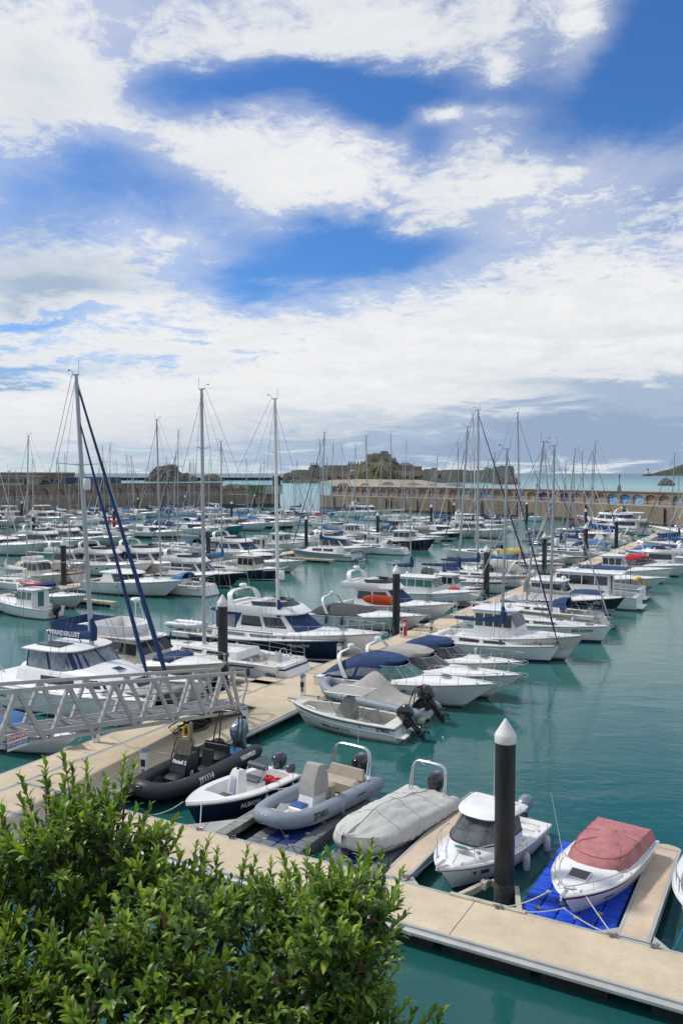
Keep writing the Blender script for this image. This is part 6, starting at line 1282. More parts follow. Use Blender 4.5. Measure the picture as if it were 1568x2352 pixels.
# --- grey covered inflatable by the pier
B9 = berth('inflatable_boat', 'long grey inflatable with grey canvas cover beside the PIER pedestal', 'inflatable boat', (-22.4, 38.1), 6.6, '-u', rot=-.16, z=.1); B9.scale = (.92, .92, .92)
L_, BB, r_, zz_ = 6.9, 2.5, .29, .5
rib(B9, L_, BB, HYP, WH2, zz_, r_, bowz=.5, stripes=M('strake_slate', (.10,.12,.14), .5))
mb = MB(); rings = []
for i in range(17):
    t = i/16; x = lerp(.4, 5.2, t); pk = .15+1.05*math.exp(-((x-3.2)/1.1)**2)+.2; rings.append([(x, s*(.98-.2*clamp((x-4)/1.5)), zz_+.2+pk*(1-abs(s)**1.3)+.02*sin(i*1.5+s*5)) for s in [-1+2*j/12 for j in range(13)]])
mb.loft(rings, closed=False); mb.build('canvas_cover', GC, B9, ang=60); tarch(B9, .35, .65, .7, 1.75, -.15, .03, mat=BLK, depth=.3); outboard(B9, -.05, 0, .75, 1.35, 38, OBK, txt='SUZUKI'); fender('round pale buoy fender at the stern of the grey covered inflatable', lpoint(B9, -.3, .9, .45), .4, .2, TIM)
# --- mooring lines
line('white mooring line from the navy open boat bow down to the pontoon edge', lpoint(B2, 4.5, .35, .98), W(-16.9, 21.1, .52), .02); line('slack white mooring line from the navy open boat bow to the left', lpoint(B2, 4.8, -.2, .95), W(-19.8, 21.0, .52), .25)
line('blue mooring line from the cuddy boat bow to the finger pontoon', lpoint(B5, 5.5, -.4, 1.1), W(-9.75, 21.4, .53), .08, mat=ROB, r=.014)
line('white mooring line from the pink covered boat bow to the nearest pile bracket', lpoint(B6, 5.6, -.5, 1.0), W(-6.9, 21.0, .53), .1); line('long taut white mooring line from the pink covered boat to the right bracket', lpoint(B6, 5.4, .55, 1.05), W(-3.95, 21.05, .53), .02); line('second white mooring line across the blue dock', lpoint(B6, 5.85, .05, .7), W(-4.1, 21.1, .53), .05); line('slack white mooring line over the left of the blue dock', lpoint(B6, 5.6, 0, .6), W(-6.3, 21.1, .53), .06)
line('dark mooring line from the grey inflatable bow to the pontoon', lpoint(B3, 4.9, .2, .8), W(-13.2, 21.1, .52), .05, mat=BLK, r=.012); line('white line between the navy open boat and the grey inflatable', lpoint(B2, 2.0, 1.0, .8), lpoint(B3, 1.6, -.9, .8), .15); line('white mooring line at the stern of the navy open boat', lpoint(B2, .2, .95, .8), lpoint(B3, 1.0, -1.1, .7), .1)
line('blue mooring line hanging from the right edge boat', lpoint(B7, 4.4, -.4, 1.0), W(-2.6, 21.15, .5), .2, mat=ROB); line('thin line lying across the pier from the black inflatable', lpoint(B1, 3.6, -.6, 1.2), G('d', 700, 1205, .52), .15, r=.012)
CL = M('cleat_metal', (.3,.3,.3), .4, .7)
for i, (u, v, lb) in enumerate(((-16.9, 21.05, 'pontoon cleat tied with white rope below the navy open boat'), (-15.6, 21.05, 'black roped pontoon cleat beside the grey triangular bracket'), (-9.75, 21.35, 'pontoon cleat with blue rope at the finger pontoon root'), (-3.98, 21.05, 'pontoon cleat holding the pink covered boat lines'), (-3.0, 21.05, 'roped pontoon cleat right of the right-hand finger root'), (-6.9, 21.0, 'yellowed pontoon cleat at the nearest pile bracket'))):
    mb = MB(); mb.tube([(-.14, 0, .09), (-.05, 0, .075), (.05, 0, .075), (.14, 0, .09)], .022, 6); [mb.box(x-.02, x+.02, -.02, .02, 0, .07) for x in (-.06, .06)]; mb.tube([(.1*cos(a), .05*sin(a*2), .07+.02*sin(a*3)) for a in [2*pi*k/14 for k in range(14)]], .016, 5, closed=True)
    o = mb.build('mooring_cleat', CL if i != 1 else BLK); o.location = W(u, v, .506); o.rotation_euler = (0,0,DIR['u']+.3); tag(o, lb, 'cleat')
# ================================================================ the moored fleet
FLEET = []
def occupy(p, a, L, B): FLEET.append((p.x+cos(a)*L/2, p.y+sin(a)*L/2, a, L, B))
def free(x, y, a, L, B):
    for fx, fy, fa, fl, fb in FLEET:
        dx_, dy_ = x-fx, y-fy; lx = dx_*cos(fa)+dy_*sin(fa); ly = -dx_*sin(fa)+dy_*cos(fa)
        if abs(lx) < (fl+L)/2 and abs(ly) < (fb+B)/2+.1: return False
    return True
BH = {cruiser: .15, flybridge: .16, yacht: .112, pilothouse: .15}
def boat(fn, name, label, cat, pt, d, L, tip='bow', rot=0.0, h=None, group=None, mt=None, B=None, sc=None, **kw):
    if h is None: h = (L*BH[fn]+(.25 if fn is pilothouse else 0)) if tip == 'bow' else L*.095
    p = G(*pt, h); p.z = 0; a = DIR[d]+rot if isinstance(d, str) else d
    if tip == 'bow': p = p-Vector((cos(a), sin(a), 0))*L
    root = thing(name, label, cat, p, a, group); B = B or {cruiser: .32, flybridge: .34, yacht: .31, pilothouse: .34}[fn]*L; 
    if L < 8.5: B = max(B, L*.345)
    occupy(p, a, L, B)
    if fn is yacht and mt:
        xm = kw.get('xm', .57); m = p+Vector((cos(a), sin(a), 0))*(L*xm); T = GY(*mt, m.y); base = L*.088+.35; kw['hm'] = T.z-base
        kw['rake'] = clamp(-(T.x-m.x)/cos(a), -1.1, 1.3)
    fn(root, L=L, B=B, **kw); return root
Gr = {'pa': 'motor boats moored along the long pier', 'pb': 'boats moored on the middle pier'}
# ---- right side of the long pier
r = boat(cruiser, 'motor_cruiser', 'white sports cruiser with navy canopy and two white fenders, nearest in the pier row', 'motor boat', ('f',567,975), 'u', 10.0, canopy_m=NV, glass=GLG, B=3.0, h=1.4)
for t_, k in ((.62, 'white fender at the bow quarter of the navy canopied cruiser'), (.5, 'white fender amidships on the navy canopied cruiser')): fender(k, lpoint(r, 10.0*t_, -1.62, .85), .75, .12, drop=.3)
boat(cruiser, 'motor_cruiser', 'white sports cruiser under a pale grey canopy with smoked windscreen', 'motor boat', ('f',733,920), 'u', 10.2, canopy_m=GC, glass=M('smoked_glass', (.06,.065,.07), .05), B=2.9, h=1.4, chh=.38)
boat(cruiser, 'motor_cruiser', 'small white flybridge cruiser with boarding ladders and navy aft canopy', 'motor boat', ('f',735,822), 'u', 8.6, canopy_m=NV, B=2.7, arch_on=False)
boat(yacht, 'sailing_yacht', 'white sloop with navy boom cover and navy waterline beside the small flybridge cruiser', 'sailing yacht', ('f',955,725), 'u', 9.9, xm=.62, mt=('c',444,335), boot=NVS, cover=NV, furl=NV, hood=None, wheelm=False, r=.085)
boat(pilothouse, 'fishing_boat', 'cream trawler style boat with tall wheelhouse between the two white sloops', 'motor boat', ('f',1118,655), 'u', 10.0, top=CR, low=WH, wx=(.3,.6), wh=1.75, cab=WH, anti=AFK, nwin=4)
r = boat(yacht, 'sailing_yacht', 'white sloop lettered SEA HAWK with twin navy lines along the hull', 'sailing yacht', ('f',1290,597), 'u', 11.2, xm=.61, mt=('c',745,315), boot=NVS, stripe=None, cover=None, furl=M('furled_grey', (.4,.4,.4), .7), hood=NV, radome=.45, r=.1)
Hx = Hull(11.2, 11.2*.31, 11.2*.088, 11.2*.112, rk=11.2*.07, sr=11.2*.05, p=2.0, st=.34, t0=.42, ww=.8, fl=.6, pb=1.6); Hx.text(r, 'SEA HAWK', .84, .72, -1, .3, TXK, .006)
boat(yacht, 'sailing_yacht', 'cream sloop moored stern out with big navy cockpit tent and yellow hull stripe', 'sailing yacht', ('t',850,1225), '-u', 11.4, 'stern', top=CR, stripe=M('stripe_yellow', (.5,.32,.05), .4), mt=('D',1290,1014), cover=GC, furl=M('furled_grey', (.4,.4,.4), .7), hood=NV, bimini=NV)
r = boat(pilothouse, 'fishing_boat', 'grey green hulled workboat with dark bulwark lettered SPIRIT', 'motor boat', ('t',1015,1112), 'u', 10.2, top=BKH, low=M('gelcoat_sage', (.35,.42,.4), .4), wx=(.25,.55), h=1.35)
Hx = Hull(10.2, 3.47, 1.12, 1.78, p=2.4, st=.1, rk=1.33, ww=.78); Hx.text(r, 'SPIRIT', .82, .8, -1, .3, TXW, .004)
boat(pilothouse, 'trawler_yacht', 'white trawler yacht with long roof moored stern out beyond the workboat', 'motor boat', ('t',1150,1065), '-u', 11, 'stern', wx=(.22,.68), long_roof=.8, nwin=4, wh=1.7)
r = boat(pilothouse, 'motor_cruiser', 'white boat with navy aft tent carrying a yellow dinghy on its stern', 'motor boat', ('t',1185,990), '-u', 10.6, 'stern', wx=(.3,.62), roof=NV, long_roof=1.6)
boat(cruiser, 'motor_cruiser', 'sleek white hard top cruiser with grey lower hull near the yellow dinghy', 'motor boat', ('t',1425,872), 'u', 11.6, hard=True, low=GRH, arch_on=False)
boat(pilothouse, 'fishing_boat', 'white pilothouse boat with brown window frames behind the sleek grey hulled cruiser', 'motor boat', ('t',1490,785), 'u', 10, wx=(.25,.5), anti=M('antifoul_teal', (.02,.12,.13), .5))
boat(cruiser, 'motor_cruiser', 'white cruiser with a red canvas canopy near the right edge', 'motor boat', ('D',1600,1296), 'u', 10.4, canopy_m=RDC, lod=1)
boat(cruiser, 'motor_cruiser', 'white hard top day cruiser right of the red canopy', 'motor boat', ('D',1612,1279), 'u', 9.4, hard=True, lod=1, arch_on=False)
boat(cruiser, 'motor_cruiser', 'white cruiser with bright blue tarpaulin at the right edge', 'motor boat', ('D',1616,1262), 'u', 9.6, cover=BLC, lod=1)
boat(yacht, 'sailing_yacht', 'white sloop whose mast stands at the right frame edge', 'sailing yacht', ('D',1625,1249), 'u', 10, mt=('D',1558,1091), lod=1, hood=NV)
boat(cruiser, 'motor_cruiser', 'white cruiser with navy canopy and arch at the far right edge', 'motor boat', ('D',1640,1240), 'u', 10, canopy_m=NV, lod=1)
# yellow dinghy, kayaks
p = G('t', 1150, 940, 1.1)-Vector((VX, VY, 0))*1.2; dg = thing('dinghy', 'small yellow and grey inflatable dinghy tipped up on a stern', 'inflatable dinghy', p, DIR['u']); dg.rotation_euler = (radians(68), 0, DIR['v'])
rib(dg, 2.6, 1.5, YLW, GRH, 0, .2, bowz=.1, floor=GRH)
for i, (z, x, y, m, lb) in enumerate((('t',940,650,BLC,'blue kayak lying on the far pier pontoon'), ('t',1130,648,RDP,'red and blue kayak lying beside the blue kayak'), ('t',1270,688,ORG,'orange kayak standing near the pilothouse boat'), ('c',1290,995,YLW,'yellow kayak below the red canopy'))):
    L_ = 3.2; mb = MB(); mb.loft([[(L_*t, .32*sin(pi*clamp(t, .02, .98))**.6*cos(a), .3*.5*sin(a)*sin(pi*clamp(t, .03, .97))**.5+.15*abs(2*t-1)**2) for a in [2*pi*k/8 for k in range(8)]] for t in [j/12 for j in range(13)]], cap=True)
    o = mb.build('kayak', m); o.location = G(z, x, y, 1.1); o.rotation_euler = (0, 0, DIR['u']+.1); tag(o, lb, 'kayak')
# ---- left side of the long pier, nearest first
r = boat(yacht, 'sailing_yacht', 'white sloop lettered VERA moored stern to the pier with blue hull lines', 'sailing yacht', ('e',722,768), '-u', 12.6, 'stern', h=.95, mt=('D',463,893), boot=NVS, stripe=NVS, cover=None, furl=None, hood=None, r=.125, spread=3, boom=5.0, wire=.013)
Hv = Hull(12.6, 12.6*.31, 12.6*.088, 12.6*.112, rk=12.6*.07, sr=12.6*.05, p=2.0, st=.34, t0=.42, ww=.8, fl=.6, pb=1.6); Hv.text(r, 'VERA', .09, .5, 1, .3, UPB, .02); Hv.text(r, 'VERA 44', .26, .62, 1, .22, GRS, .0)
fender('grey fender hanging on the near side of the sloop VERA', lpoint(r, 4.1, 2.05, .95), .8, .14)
r = boat(yacht, 'sailing_yacht', 'navy hulled sloop lettered Magrathea with white deck and navy boom cover', 'sailing yacht', ('e',985,600), 'u', 13.6, top=NVH, low=NVH, stripe=None, boot=WH, mt=('D',631,915), cover=NV, furl=None, hood=None, r=.125, spread=3, mastm=ALW, cabwin=GLB, boom=5.6, xm=.63, radome=.25, wire=.013, cab=WH)
Hm = Hull(13.6, 13.6*.31, 13.6*.088, 13.6*.112, rk=13.6*.07, sr=13.6*.05, p=2.0, st=.34, t0=.42, ww=.8, fl=.6, pb=1.6); Hm.text(r, 'Magrathea', .80, .78, -1, .34, TXW, .0)
boat(flybridge, 'motor_yacht', 'white flybridge yacht with navy windscreen cover and tall white radar arch', 'motor yacht', ('e',1240,552), 'u', 12.6, cov=NV, bimini=NV, B=4.0)
boat(cruiser, 'motor_cruiser', 'low white sports cruiser with a charcoal cockpit cover left of the black pile', 'motor boat', ('e',1512,440), 'u', 9.8, cover=DGC, arch_on=True)
r = boat(flybridge, 'motor_yacht', 'white flybridge cruiser with an orange paddleboard lashed to its side rail', 'motor yacht', ('f',300,452), 'u', 10.4, cov=NV)
mb = MB(); mb.loft([[(x-1.6, .05*0+.04*s_, .42*max(.03, (1-abs((x-1.6)/1.62)**2.6))**.5*z_) for z_, s_ in ((1, 0), (.7, 1), (-.7, 1), (-1, 0), (-.7, -1), (.7, -1))] for x in [k*.2 for k in range(17)]], cap=True)
pb = mb.build('paddleboard', ORG); q = lpoint(r, 4.6, -1.95, 1.75); pb.location = q; pb.rotation_euler = (.1, 0, DIR['u']); tag(pb, 'orange paddleboard lashed on its side along the white flybridge cruiser', 'paddleboard')
mb = MB(); mb.tube([(1.1+.18*cos(a), -.06, .18*sin(a)) for a in [2*pi*k/16 for k in range(16)]], .02, 4, closed=True); mb.box(-.75, -.72, -.055, -.045, -.3, .3); mb.build('board_print', TXW, pb)
r = boat(pilothouse, 'motor_cruiser', 'white cruiser with long green tinted wheelhouse windows and red bow cover', 'motor boat', ('s',1190,1092), 'u', 8.9, wx=(.12,.55), glass=GLG, low=GRH, anti=AFK, wh=1.35, nwin=4)
mb = MB(); mb.loft([[(x, .5*s_*w, z) for s_ in [-1+k/3 for k in range(7)] for z in [1.35+h_*(1-abs(s_)**2)]] for x, w, h_ in ((5.6, .9, .02), (5.7, 1, .35), (6.2, 1, .45), (6.7, .9, .3), (6.8, .8, .02))], closed=False); mb.build('bow_cover', RDC, r)
boat(yacht, 'sailing_yacht', 'white ketch with charcoal sprayhood and two navy covered booms behind the green windowed cruiser', 'sailing yacht', ('s',1455,992), 'u', 12.2, mt=('D',1072,980), stripe=BKH, cover=NV, furl=None, hood=DGC, mizzen=7.3, r=.11, davit=True)
boat(yacht, 'sailing_yacht', 'white sloop with red and navy hull lines and thick navy furled headsail', 'sailing yacht', ('D',1216,1322), 'u', 12.6, mt=('D',1098,940), stripe=RDS, cover=NV, furl=NV, hood=NV, r=.11, jib=.09, xm=.55)
boat(yacht, 'sailing_yacht', 'white racing sloop with yellow deck cover left of the pier fork pile', 'sailing yacht', ('t',430,742), 'u', 12.4, mt=('D',1189,947), stripe=RDS, cover=YLW, furl=WIR, hood=None, r=.11, jib=.05)
boat(yacht, 'sailing_yacht', 'cream hulled sloop with navy boom cover between two black piles', 'sailing yacht', ('t',642,672), 'u', 10.2, top=CR, stripe=BKH, mt=('D',1163,1033), cover=NV, lod=1, hood=GC, furl=NV)
boat(yacht, 'sailing_yacht', 'grey white sloop moored stern out with brown trim left of the black pile', 'sailing yacht', ('t',850,632), '-u', 10.6, 'stern', top=WH2, mt=('D',1361,1032), cover=GC, lod=1, hood=GC, rot=0)
boat(cruiser, 'motor_cruiser', 'white hard top cruiser with navy cockpit cushions behind the piles', 'motor boat', ('t',985,520), '-u', 11.5, 'stern', hard=True, lod=1, arch_on=False)
boat(cruiser, 'motor_cruiser', 'cream and navy cruiser pointing left beside the navy canopy boat', 'motor boat', ('t',392,468), '-u', 10.5, lod=1, low=NVH, cover=CRC)
boat(cruiser, 'motor_cruiser', 'small boat with a tall navy canopy pointing right in front of the quay', 'motor boat', ('t',420,480), 'u', 7.0, canopy_m=NV, lod=1)
# Wanderlust: wide white twin-hulled motor sailer
Wd = thing('catamaran', 'wide white sailing catamaran with navy sail cover lettered WANDERLUST behind the gangway', 'sailing catamaran', (0,0,0), DIR['u'])
p = G('D', 418, 1588, 1.4); L_ = 11.8; Wd.location = (p.x-cos(DIR['u'])*L_, p.y-sin(DIR['u'])*L_, 0); occupy(Wd.location, DIR['u'], L_, 6)
for y in (-2.0, 2.0):
    hp = bpy.data.objects.new('float_hull', None); COL.objects.link(hp); hp.parent = Wd; hp.location = (0, y, 0)
    Hc = Hull(L_, 2.1, 1.15, 1.4, rk=.9, p=2.0, st=.2, ww=.72); Hc.build(hp, WH, AF, None, None); Hc.deck(hp, [], WH, cam=.06); Hc.rub(hp, GRS, .03)
    hatch(hp, 8.8, 0, 1.42, .5, .5); Hc.ports(hp, (.2, .32), .7, .55, .16)
H = Hull(8.9, 5.6, 1.3, 1.45, rk=.2, p=3.0, ww=.9)
mb = MB(); mb.loft([U(.3, 9.0, 2.5, .55, 5), U(.2, 9.4, 2.7, 1.25, 5), U(.3, 9.3, 2.55, 1.36, 5)], cap=True); mb.build('bridge_deck', WH, Wd)
mb = MB(); mb.loft([U(2.6, 9.6, 2.15, 1.3, 3.2), U(2.6, 9.0, 2.0, 1.85, 3), U(2.7, 8.0, 1.75, 2.15, 2.8), U(2.8, 6.8, 1.4, 2.3, 2.8)], cap=True); cb = mb.build('saloon', WH, Wd)
for i0, i1 in ((1.6, 3.6), (4.2, 5.2), (5.5, 6.3), (6.6, 7.4), (7.7, 8.5), (8.8, 9.8), (10.4, 12.4)): mb = MB(); band(mb, U(2.6, 9.6, 2.15, 1.3, 3.2), U(2.6, 9.0, 2.0, 1.85, 3), .2, .85, i0, i1); mb.build('window', GL, cb)
c1, c2 = U(3.0, 7.4, 1.85, 1.85, 4), U(3.1, 5.9, 1.7, 2.95, 4)
mb = MB(); mb.loft([U(3.0, 7.2, 1.85, 1.2, 4), c1], closed=True); mb.build('cockpit_coaming', WH, Wd); mb = MB(); mb.loft([c1, c2], closed=True); en = mb.build('cockpit_enclosure', NV, Wd)
for i0, i1 in ((.2, 2.2), (2.45, 4.3), (4.7, 6.9), (7.1, 9.3), (9.7, 11.55), (11.8, 13.8)): mb = MB(); band(mb, c1, c2, .06, .93, i0, i1, .015); mb.build('clear_panel', VN, en)
mb = MB(); mb.loft([U(2.85, 6.1, 1.85, 2.92, 4), U(2.8, 6.2, 1.9, 3.0, 4), U(3.0, 6.0, 1.75, 3.08, 4), U(3.5, 5.4, 1.1, 3.13, 3.5)], cap=True); rf = mb.build('hardtop', WH, Wd)
mb = MB(); mb.box(3.3, 5.0, -1.4, -.4, 3.14, 3.17); mb.build('solar_panel', SOL, rf, smooth=False); hatch(Wd, 8.0, -.3, 2.14, .55, .55, .15)
mb = MB(); mb.box(-.1, .5, -2.35, -1.9, 1.2, 2.0, b=.08); mb.build('liferaft', FEN, Wd); mb = MB(); [mb.tube([(.9, y, 1.3), (.3, y, 2.0), (-.2, y, 2.1)], .035, 5) for y in (-1.4, 1.4)]; mb.build('davit', SS, Wd)
mb = MB(); mb.tube([(11.0, -2.0, 1.3), (11.0, 2.0, 1.3)], .09, 8); mb.build('crossbeam', ALM, Wd); mb = MB(); mb.add([(9.2, -1.2, 1.3), (11, -1.2, 1.3), (11, 1.2, 1.3), (9.2, 1.2, 1.3)], [(0,1,2,3)]); mb.build('trampoline', M('net_grey', (.3,.3,.3), .9), Wd)
Hd = Hull(L_, 5.9, 1.15, 1.4, rk=.9, p=6, st=.02); mm_ = 5.9; mp_ = Vector(Wd.location)+Vector((cos(DIR['u']), sin(DIR['u']), 0))*mm_; T = GY('D', 157, 858, mp_.y)
rig(Wd, mm_, 2.2, T.z-2.2, clamp(-(T.x-mp_.x)/cos(DIR['u']), -1, .9), Hd, boom=3.3, r=.14, cover=NV, furl=NV, jib=.125, spread=2, wire=.014, boom_z=1.25, furl2=NV, cname='WANDERLUST', bowx=11.0, radome=.62)
Hd2 = Hull(L_, 2.1, 1.15, 1.4, rk=.9, p=2.0, st=.2, ww=.72); tx = Hd2.text(Wd, '8585', .22, .62, -1, .32, NVS, .01); tx.location = (0, -2.0, 0)
# trawler yacht with name on bow
Tr = boat(pilothouse, 'trawler_yacht', 'cream white trawler yacht with navy flybridge sides and varnished trim behind the catamaran', 'motor yacht', ('D',522,1522), 'u', 12.4, B=4.2, top=CR, low=WH, wx=(.28,.62), wh=1.6, cab=CR, nwin=4, roof=WH, long_roof=3.0, boot=NVS, h=1.75)
H = Hull(12.4, 4.2, 1.34, 2.1, p=2.4, st=.1, rk=12.4*.13, ww=.78); H.text(Tr, 'Sea Man', .82, .68, -1, .42, TXK, .0)
z0 = H.zs(.4)+1.6; mb = MB(); mb.box(.6, 3.6, -1.5, -1.47, z0+.15, z0+.75); mb.box(.6, 3.6, 1.47, 1.5, z0+.15, z0+.75); mb.box(.57, .6, -1.5, 1.5, z0+.15, z0+.75); mb.build('flybridge_dodger', NV, Tr, smooth=False)
mb = MB(); mb.loft([U(3.4, 6.2, 1.45, z0+.15, 3), U(3.3, 6.5, 1.5, z0+.85, 3), U(3.35, 6.35, 1.42, z0+.85, 3), U(3.4, 6.1, 1.38, z0+.2, 3)], cap=False); mb.build('flybridge_coaming', WH, Tr); mb = MB(); mb.tube([U(.3, 7.4, 1.62, z0+.05, 4)[i] for i in range(29)], .045, 6); mb.build('roof_trim', WD, Tr)
mb = MB(); mb.tube([(2.4, -.9, z0+.35), (2.4, .6, z0+.35)], .22, 8); mb.build('rolled_awning', BLC, Tr); mb = MB(); [mb.tube([(6.4, y, z0+.1), (6.0, y*.3, z0+2.4)], .025, 4) for y in (-.5, .5)]; [mb.seg((6.4-.4*f, -.5+.35*f, z0+.1+2.3*f), (6.4-.4*f, .5-.35*f, z0+.1+2.3*f), .018) for f in (.2, .4, .6, .8)]; mb.build('signal_mast', SS, Tr); radar(Tr, 6.0, -.1, z0+2.45, .3)
mb = MB(); mb.box(8.0, 9.3, -1.1, 1.1, H.zs(.7)+.1, H.zs(.7)+.42, b=.1); mb.build('foredeck_cover', NV, Tr); mb = MB(); mb.box(4.7, 5.4, -1.53, -1.515, H.zs(.4)+.05, H.zs(.4)+1.45); mb.build('wheelhouse_door', WD, Tr)
t_ = boat(cruiser, 'open_boat', 'small white and blue boat partly hidden under the gangway', 'motor boat', ('D',182,1690), 'u', 7.0, cover=BLC, arch_on=False, h=1.05)
p = G('e', 110, 480, 1.3); dg = thing('dinghy', 'pale grey inflatable dinghy hanging at the stern behind the gangway pile', 'inflatable dinghy', G('d', 1110, 490, 1.6), DIR['u']); rib(dg, 2.9, 1.4, WH2, GRH, 0, .2, bowz=.15)
Tr.scale = (1, 1, .84)
# ---- right side of the middle pier
pB = [(cruiser, 'motor_yacht', 'large white hard top cruiser with dark curved side window, moored left behind the navy stays', ('D',421,1333), 'u', 11.8, 'bow', dict(hard=True, arch_on=False, B=3.9, anti=AFK)),
 (cruiser, 'motor_cruiser', 'white cruiser with navy canopy at left beside the wheelhouse workboat', ('D',203,1366), 'u', 8.8, 'bow', dict(canopy_m=NV, B=3.1)),
 (yacht, 'sailing_yacht', 'white sloop stern out with blue bimini and orange lifebuoy', ('q',1040,1135), '-u', 11.6, 'stern', dict(mt=('D',359,963), cover=None, furl=M('furled_grey', (.4,.4,.4), .7), hood=BLC, bimini=None, r=.105)),
 (flybridge, 'motor_yacht', 'black hulled flybridge yacht with brown tinted saloon windows', ('q',1412,990), 'u', 11.0, 'bow', dict(top=BKH, low=BKH, boot=WH, lod=0)),
 (yacht, 'sailing_yacht', 'white sloop with bright blue boom cover behind the black hulled yacht', ('q',1500,945), 'u', 10.4, 'bow', dict(mt=('D',508,1013), cover=BLC, furl=NV, hood=None)),
 (pilothouse, 'fishing_boat', 'old cream and navy wooden cabin boat left of the white mast', ('D',650,1304), 'u', 8.6, 'bow', dict(top=NVH, low=NVH, cab=CR, roof=CR, boot=WH)),
 (cruiser, 'motor_cruiser', 'white cruiser with long bow rail right of the white mast', ('r',680,853), 'u', 10.6, 'bow', dict(hard=True, arch_on=False)),
 (flybridge, 'motor_yacht', 'white flybridge yacht with navy side screens left of the white mast', ('D',655,1262), 'u', 12.2, 'bow', dict(cov=NV, bimini=NV)),
 (pilothouse, 'fishing_boat', 'small white cabin boat with two square windows left of the black pile', ('r',672,642), 'u', 8.4, 'bow', dict(lod=1)),
 (yacht, 'sailing_yacht', 'grey hulled deck saloon yacht with black fenders and a tender on its stern', ('r',1340,775), '-u', 11.4, 'stern', dict(top=GRH, low=WH2, mt=('D',745,998), cover=NV, furl=NV, hood=None, saloon=True, cname='Quest 120', jib=.08, r=.11, davit=True)),
 (flybridge, 'motor_yacht', 'white flybridge yacht with blue grey hull behind the tender', ('r',1512,692), 'u', 10.8, 'bow', dict(low=M('hull_blue_grey', (.2,.27,.32), .3), lod=1)),
 (yacht, 'sailing_yacht', 'white sloop stern out with name on its broad white transom left of the navy hull', ('s',408,645), '-u', 11.2, 'stern', dict(mt=('D',840,1000), cover=CRC, furl=WH, hood=CRC, lod=1)),
 (pilothouse, 'fishing_boat', 'navy hulled cabin boat with red waterline in the channel centre', ('s',700,548), 'u', 10.6, 'bow', dict(top=NVH, low=NVH, boot=RDS, lod=1)),
 (cruiser, 'motor_cruiser', 'white cruiser with a blunt bow beside the raised silver outboard', ('s',812,522), 'u', 9.0, 'bow', dict(lod=1, cover=CRC, arch_on=False)),
 (cruiser, 'motor_cruiser', 'black hulled sports cruiser with charcoal cover', ('s',993,483), 'u', 11.0, 'bow', dict(lod=1, top=BKH, low=WH, cover=DGC)),
 (cruiser, 'motor_cruiser', 'white cruiser with silver curved roof beside the black hulled sports cruiser', ('s',1126,452), 'u', 11.5, 'bow', dict(lod=1, hard=True, low=WH2, arch_on=False)),
 (yacht, 'sailing_yacht', 'white sloop stern out at the right end of the middle pier row', ('s',1285,478), '-u', 11.2, 'stern', dict(mt=('D',1051,1016), cover=CRC, furl=WH, hood=None, lod=1)),
 (flybridge, 'motor_yacht', 'white motor yacht with three stacked window rows left of the thick twin masts', ('D',1176,1214), 'u', 12.0, 'bow', dict(lod=1, hardtop=True))]
for fn, nm, lb, pt, d, L_, tip, kw in pB: last = boat(fn, nm, lb, {'sailing_yacht': 'sailing yacht', 'motor_yacht': 'motor yacht'}.get(nm, 'motor boat'), pt, d, L_, tip, **kw)
td = thing('dinghy', 'grey inflatable tender hung upright across the stern of the grey hulled yacht', 'inflatable dinghy', G('r', 1290, 790, 1.1)-Vector((VX, VY, 0))*1.4, DIR['v']); td.rotation_euler = (radians(70), 0, DIR['v']); rib(td, 3.0, 1.5, HYP, WH2, 0, .22, bowz=.1)
kt = boat(yacht, 'ketch', 'old cream wooden ketch with cluttered deck and dark bulwark pointing left', 'sailing ketch', ('p',5,870), '-u', 13.2, top=CR, low=CR, stripe=BKH, mt=('D',68,1008), xm=.66, cover=None, furl=None, hood=None, saloon=True, cab=CR, mizzen=9.5, h=1.6, teak=True, mastm=ALM, cabwin=M('window_brown', (.08,.05,.03), .2))
Pb_ = boat(pilothouse, 'workboat', 'white outboard wheelhouse boat with green windows and a red kayak on its roof', 'motor boat', ('d',345,400), '-u', 7.6, 'stern', wx=(.2,.5), glass=GLG, ob=True, h=.8, wh=1.3)
mb = MB(); mb.loft([[(3.0*t, .3*sin(pi*clamp(t, .02, .98))**.6*cos(a), .14*sin(a)*sin(pi*clamp(t, .03, .97))**.5+.12*abs(2*t-1)**2) for a in [2*pi*k/8 for k in range(8)]] for t in [j/12 for j in range(13)]], cap=True); o = mb.build('kayak', RDP); o.location = lpoint(Pb_, 1.3, 0, 2.75); o.rotation_euler = (0,0,DIR['-u']); tag(o, 'red kayak lying on the roof of the outboard wheelhouse boat', 'kayak')
# ---- left side of the middle pier (seen behind it)
for fn, nm, lb, pt, L_, kw in ((flybridge, 'motor_yacht', 'white flybridge yacht stepped stern end behind the old ketch', ('D',262,1290), 10.5, dict(lod=1)), (flybridge, 'motor_yacht', 'white motor yacht with a hard roof and brown shaded cockpit behind the navy stays', ('D',352,1292), 11.5, dict(lod=1, hardtop=False)),
   (flybridge, 'motor_yacht', 'white flybridge yacht with navy framed cockpit screens left of the grey sail', ('D',462,1288), 12.5, dict(lod=1, bimini=NV, archm=True))):
    boat(fn, nm, lb, 'motor yacht', pt, 'u', L_, 'bow', **kw)
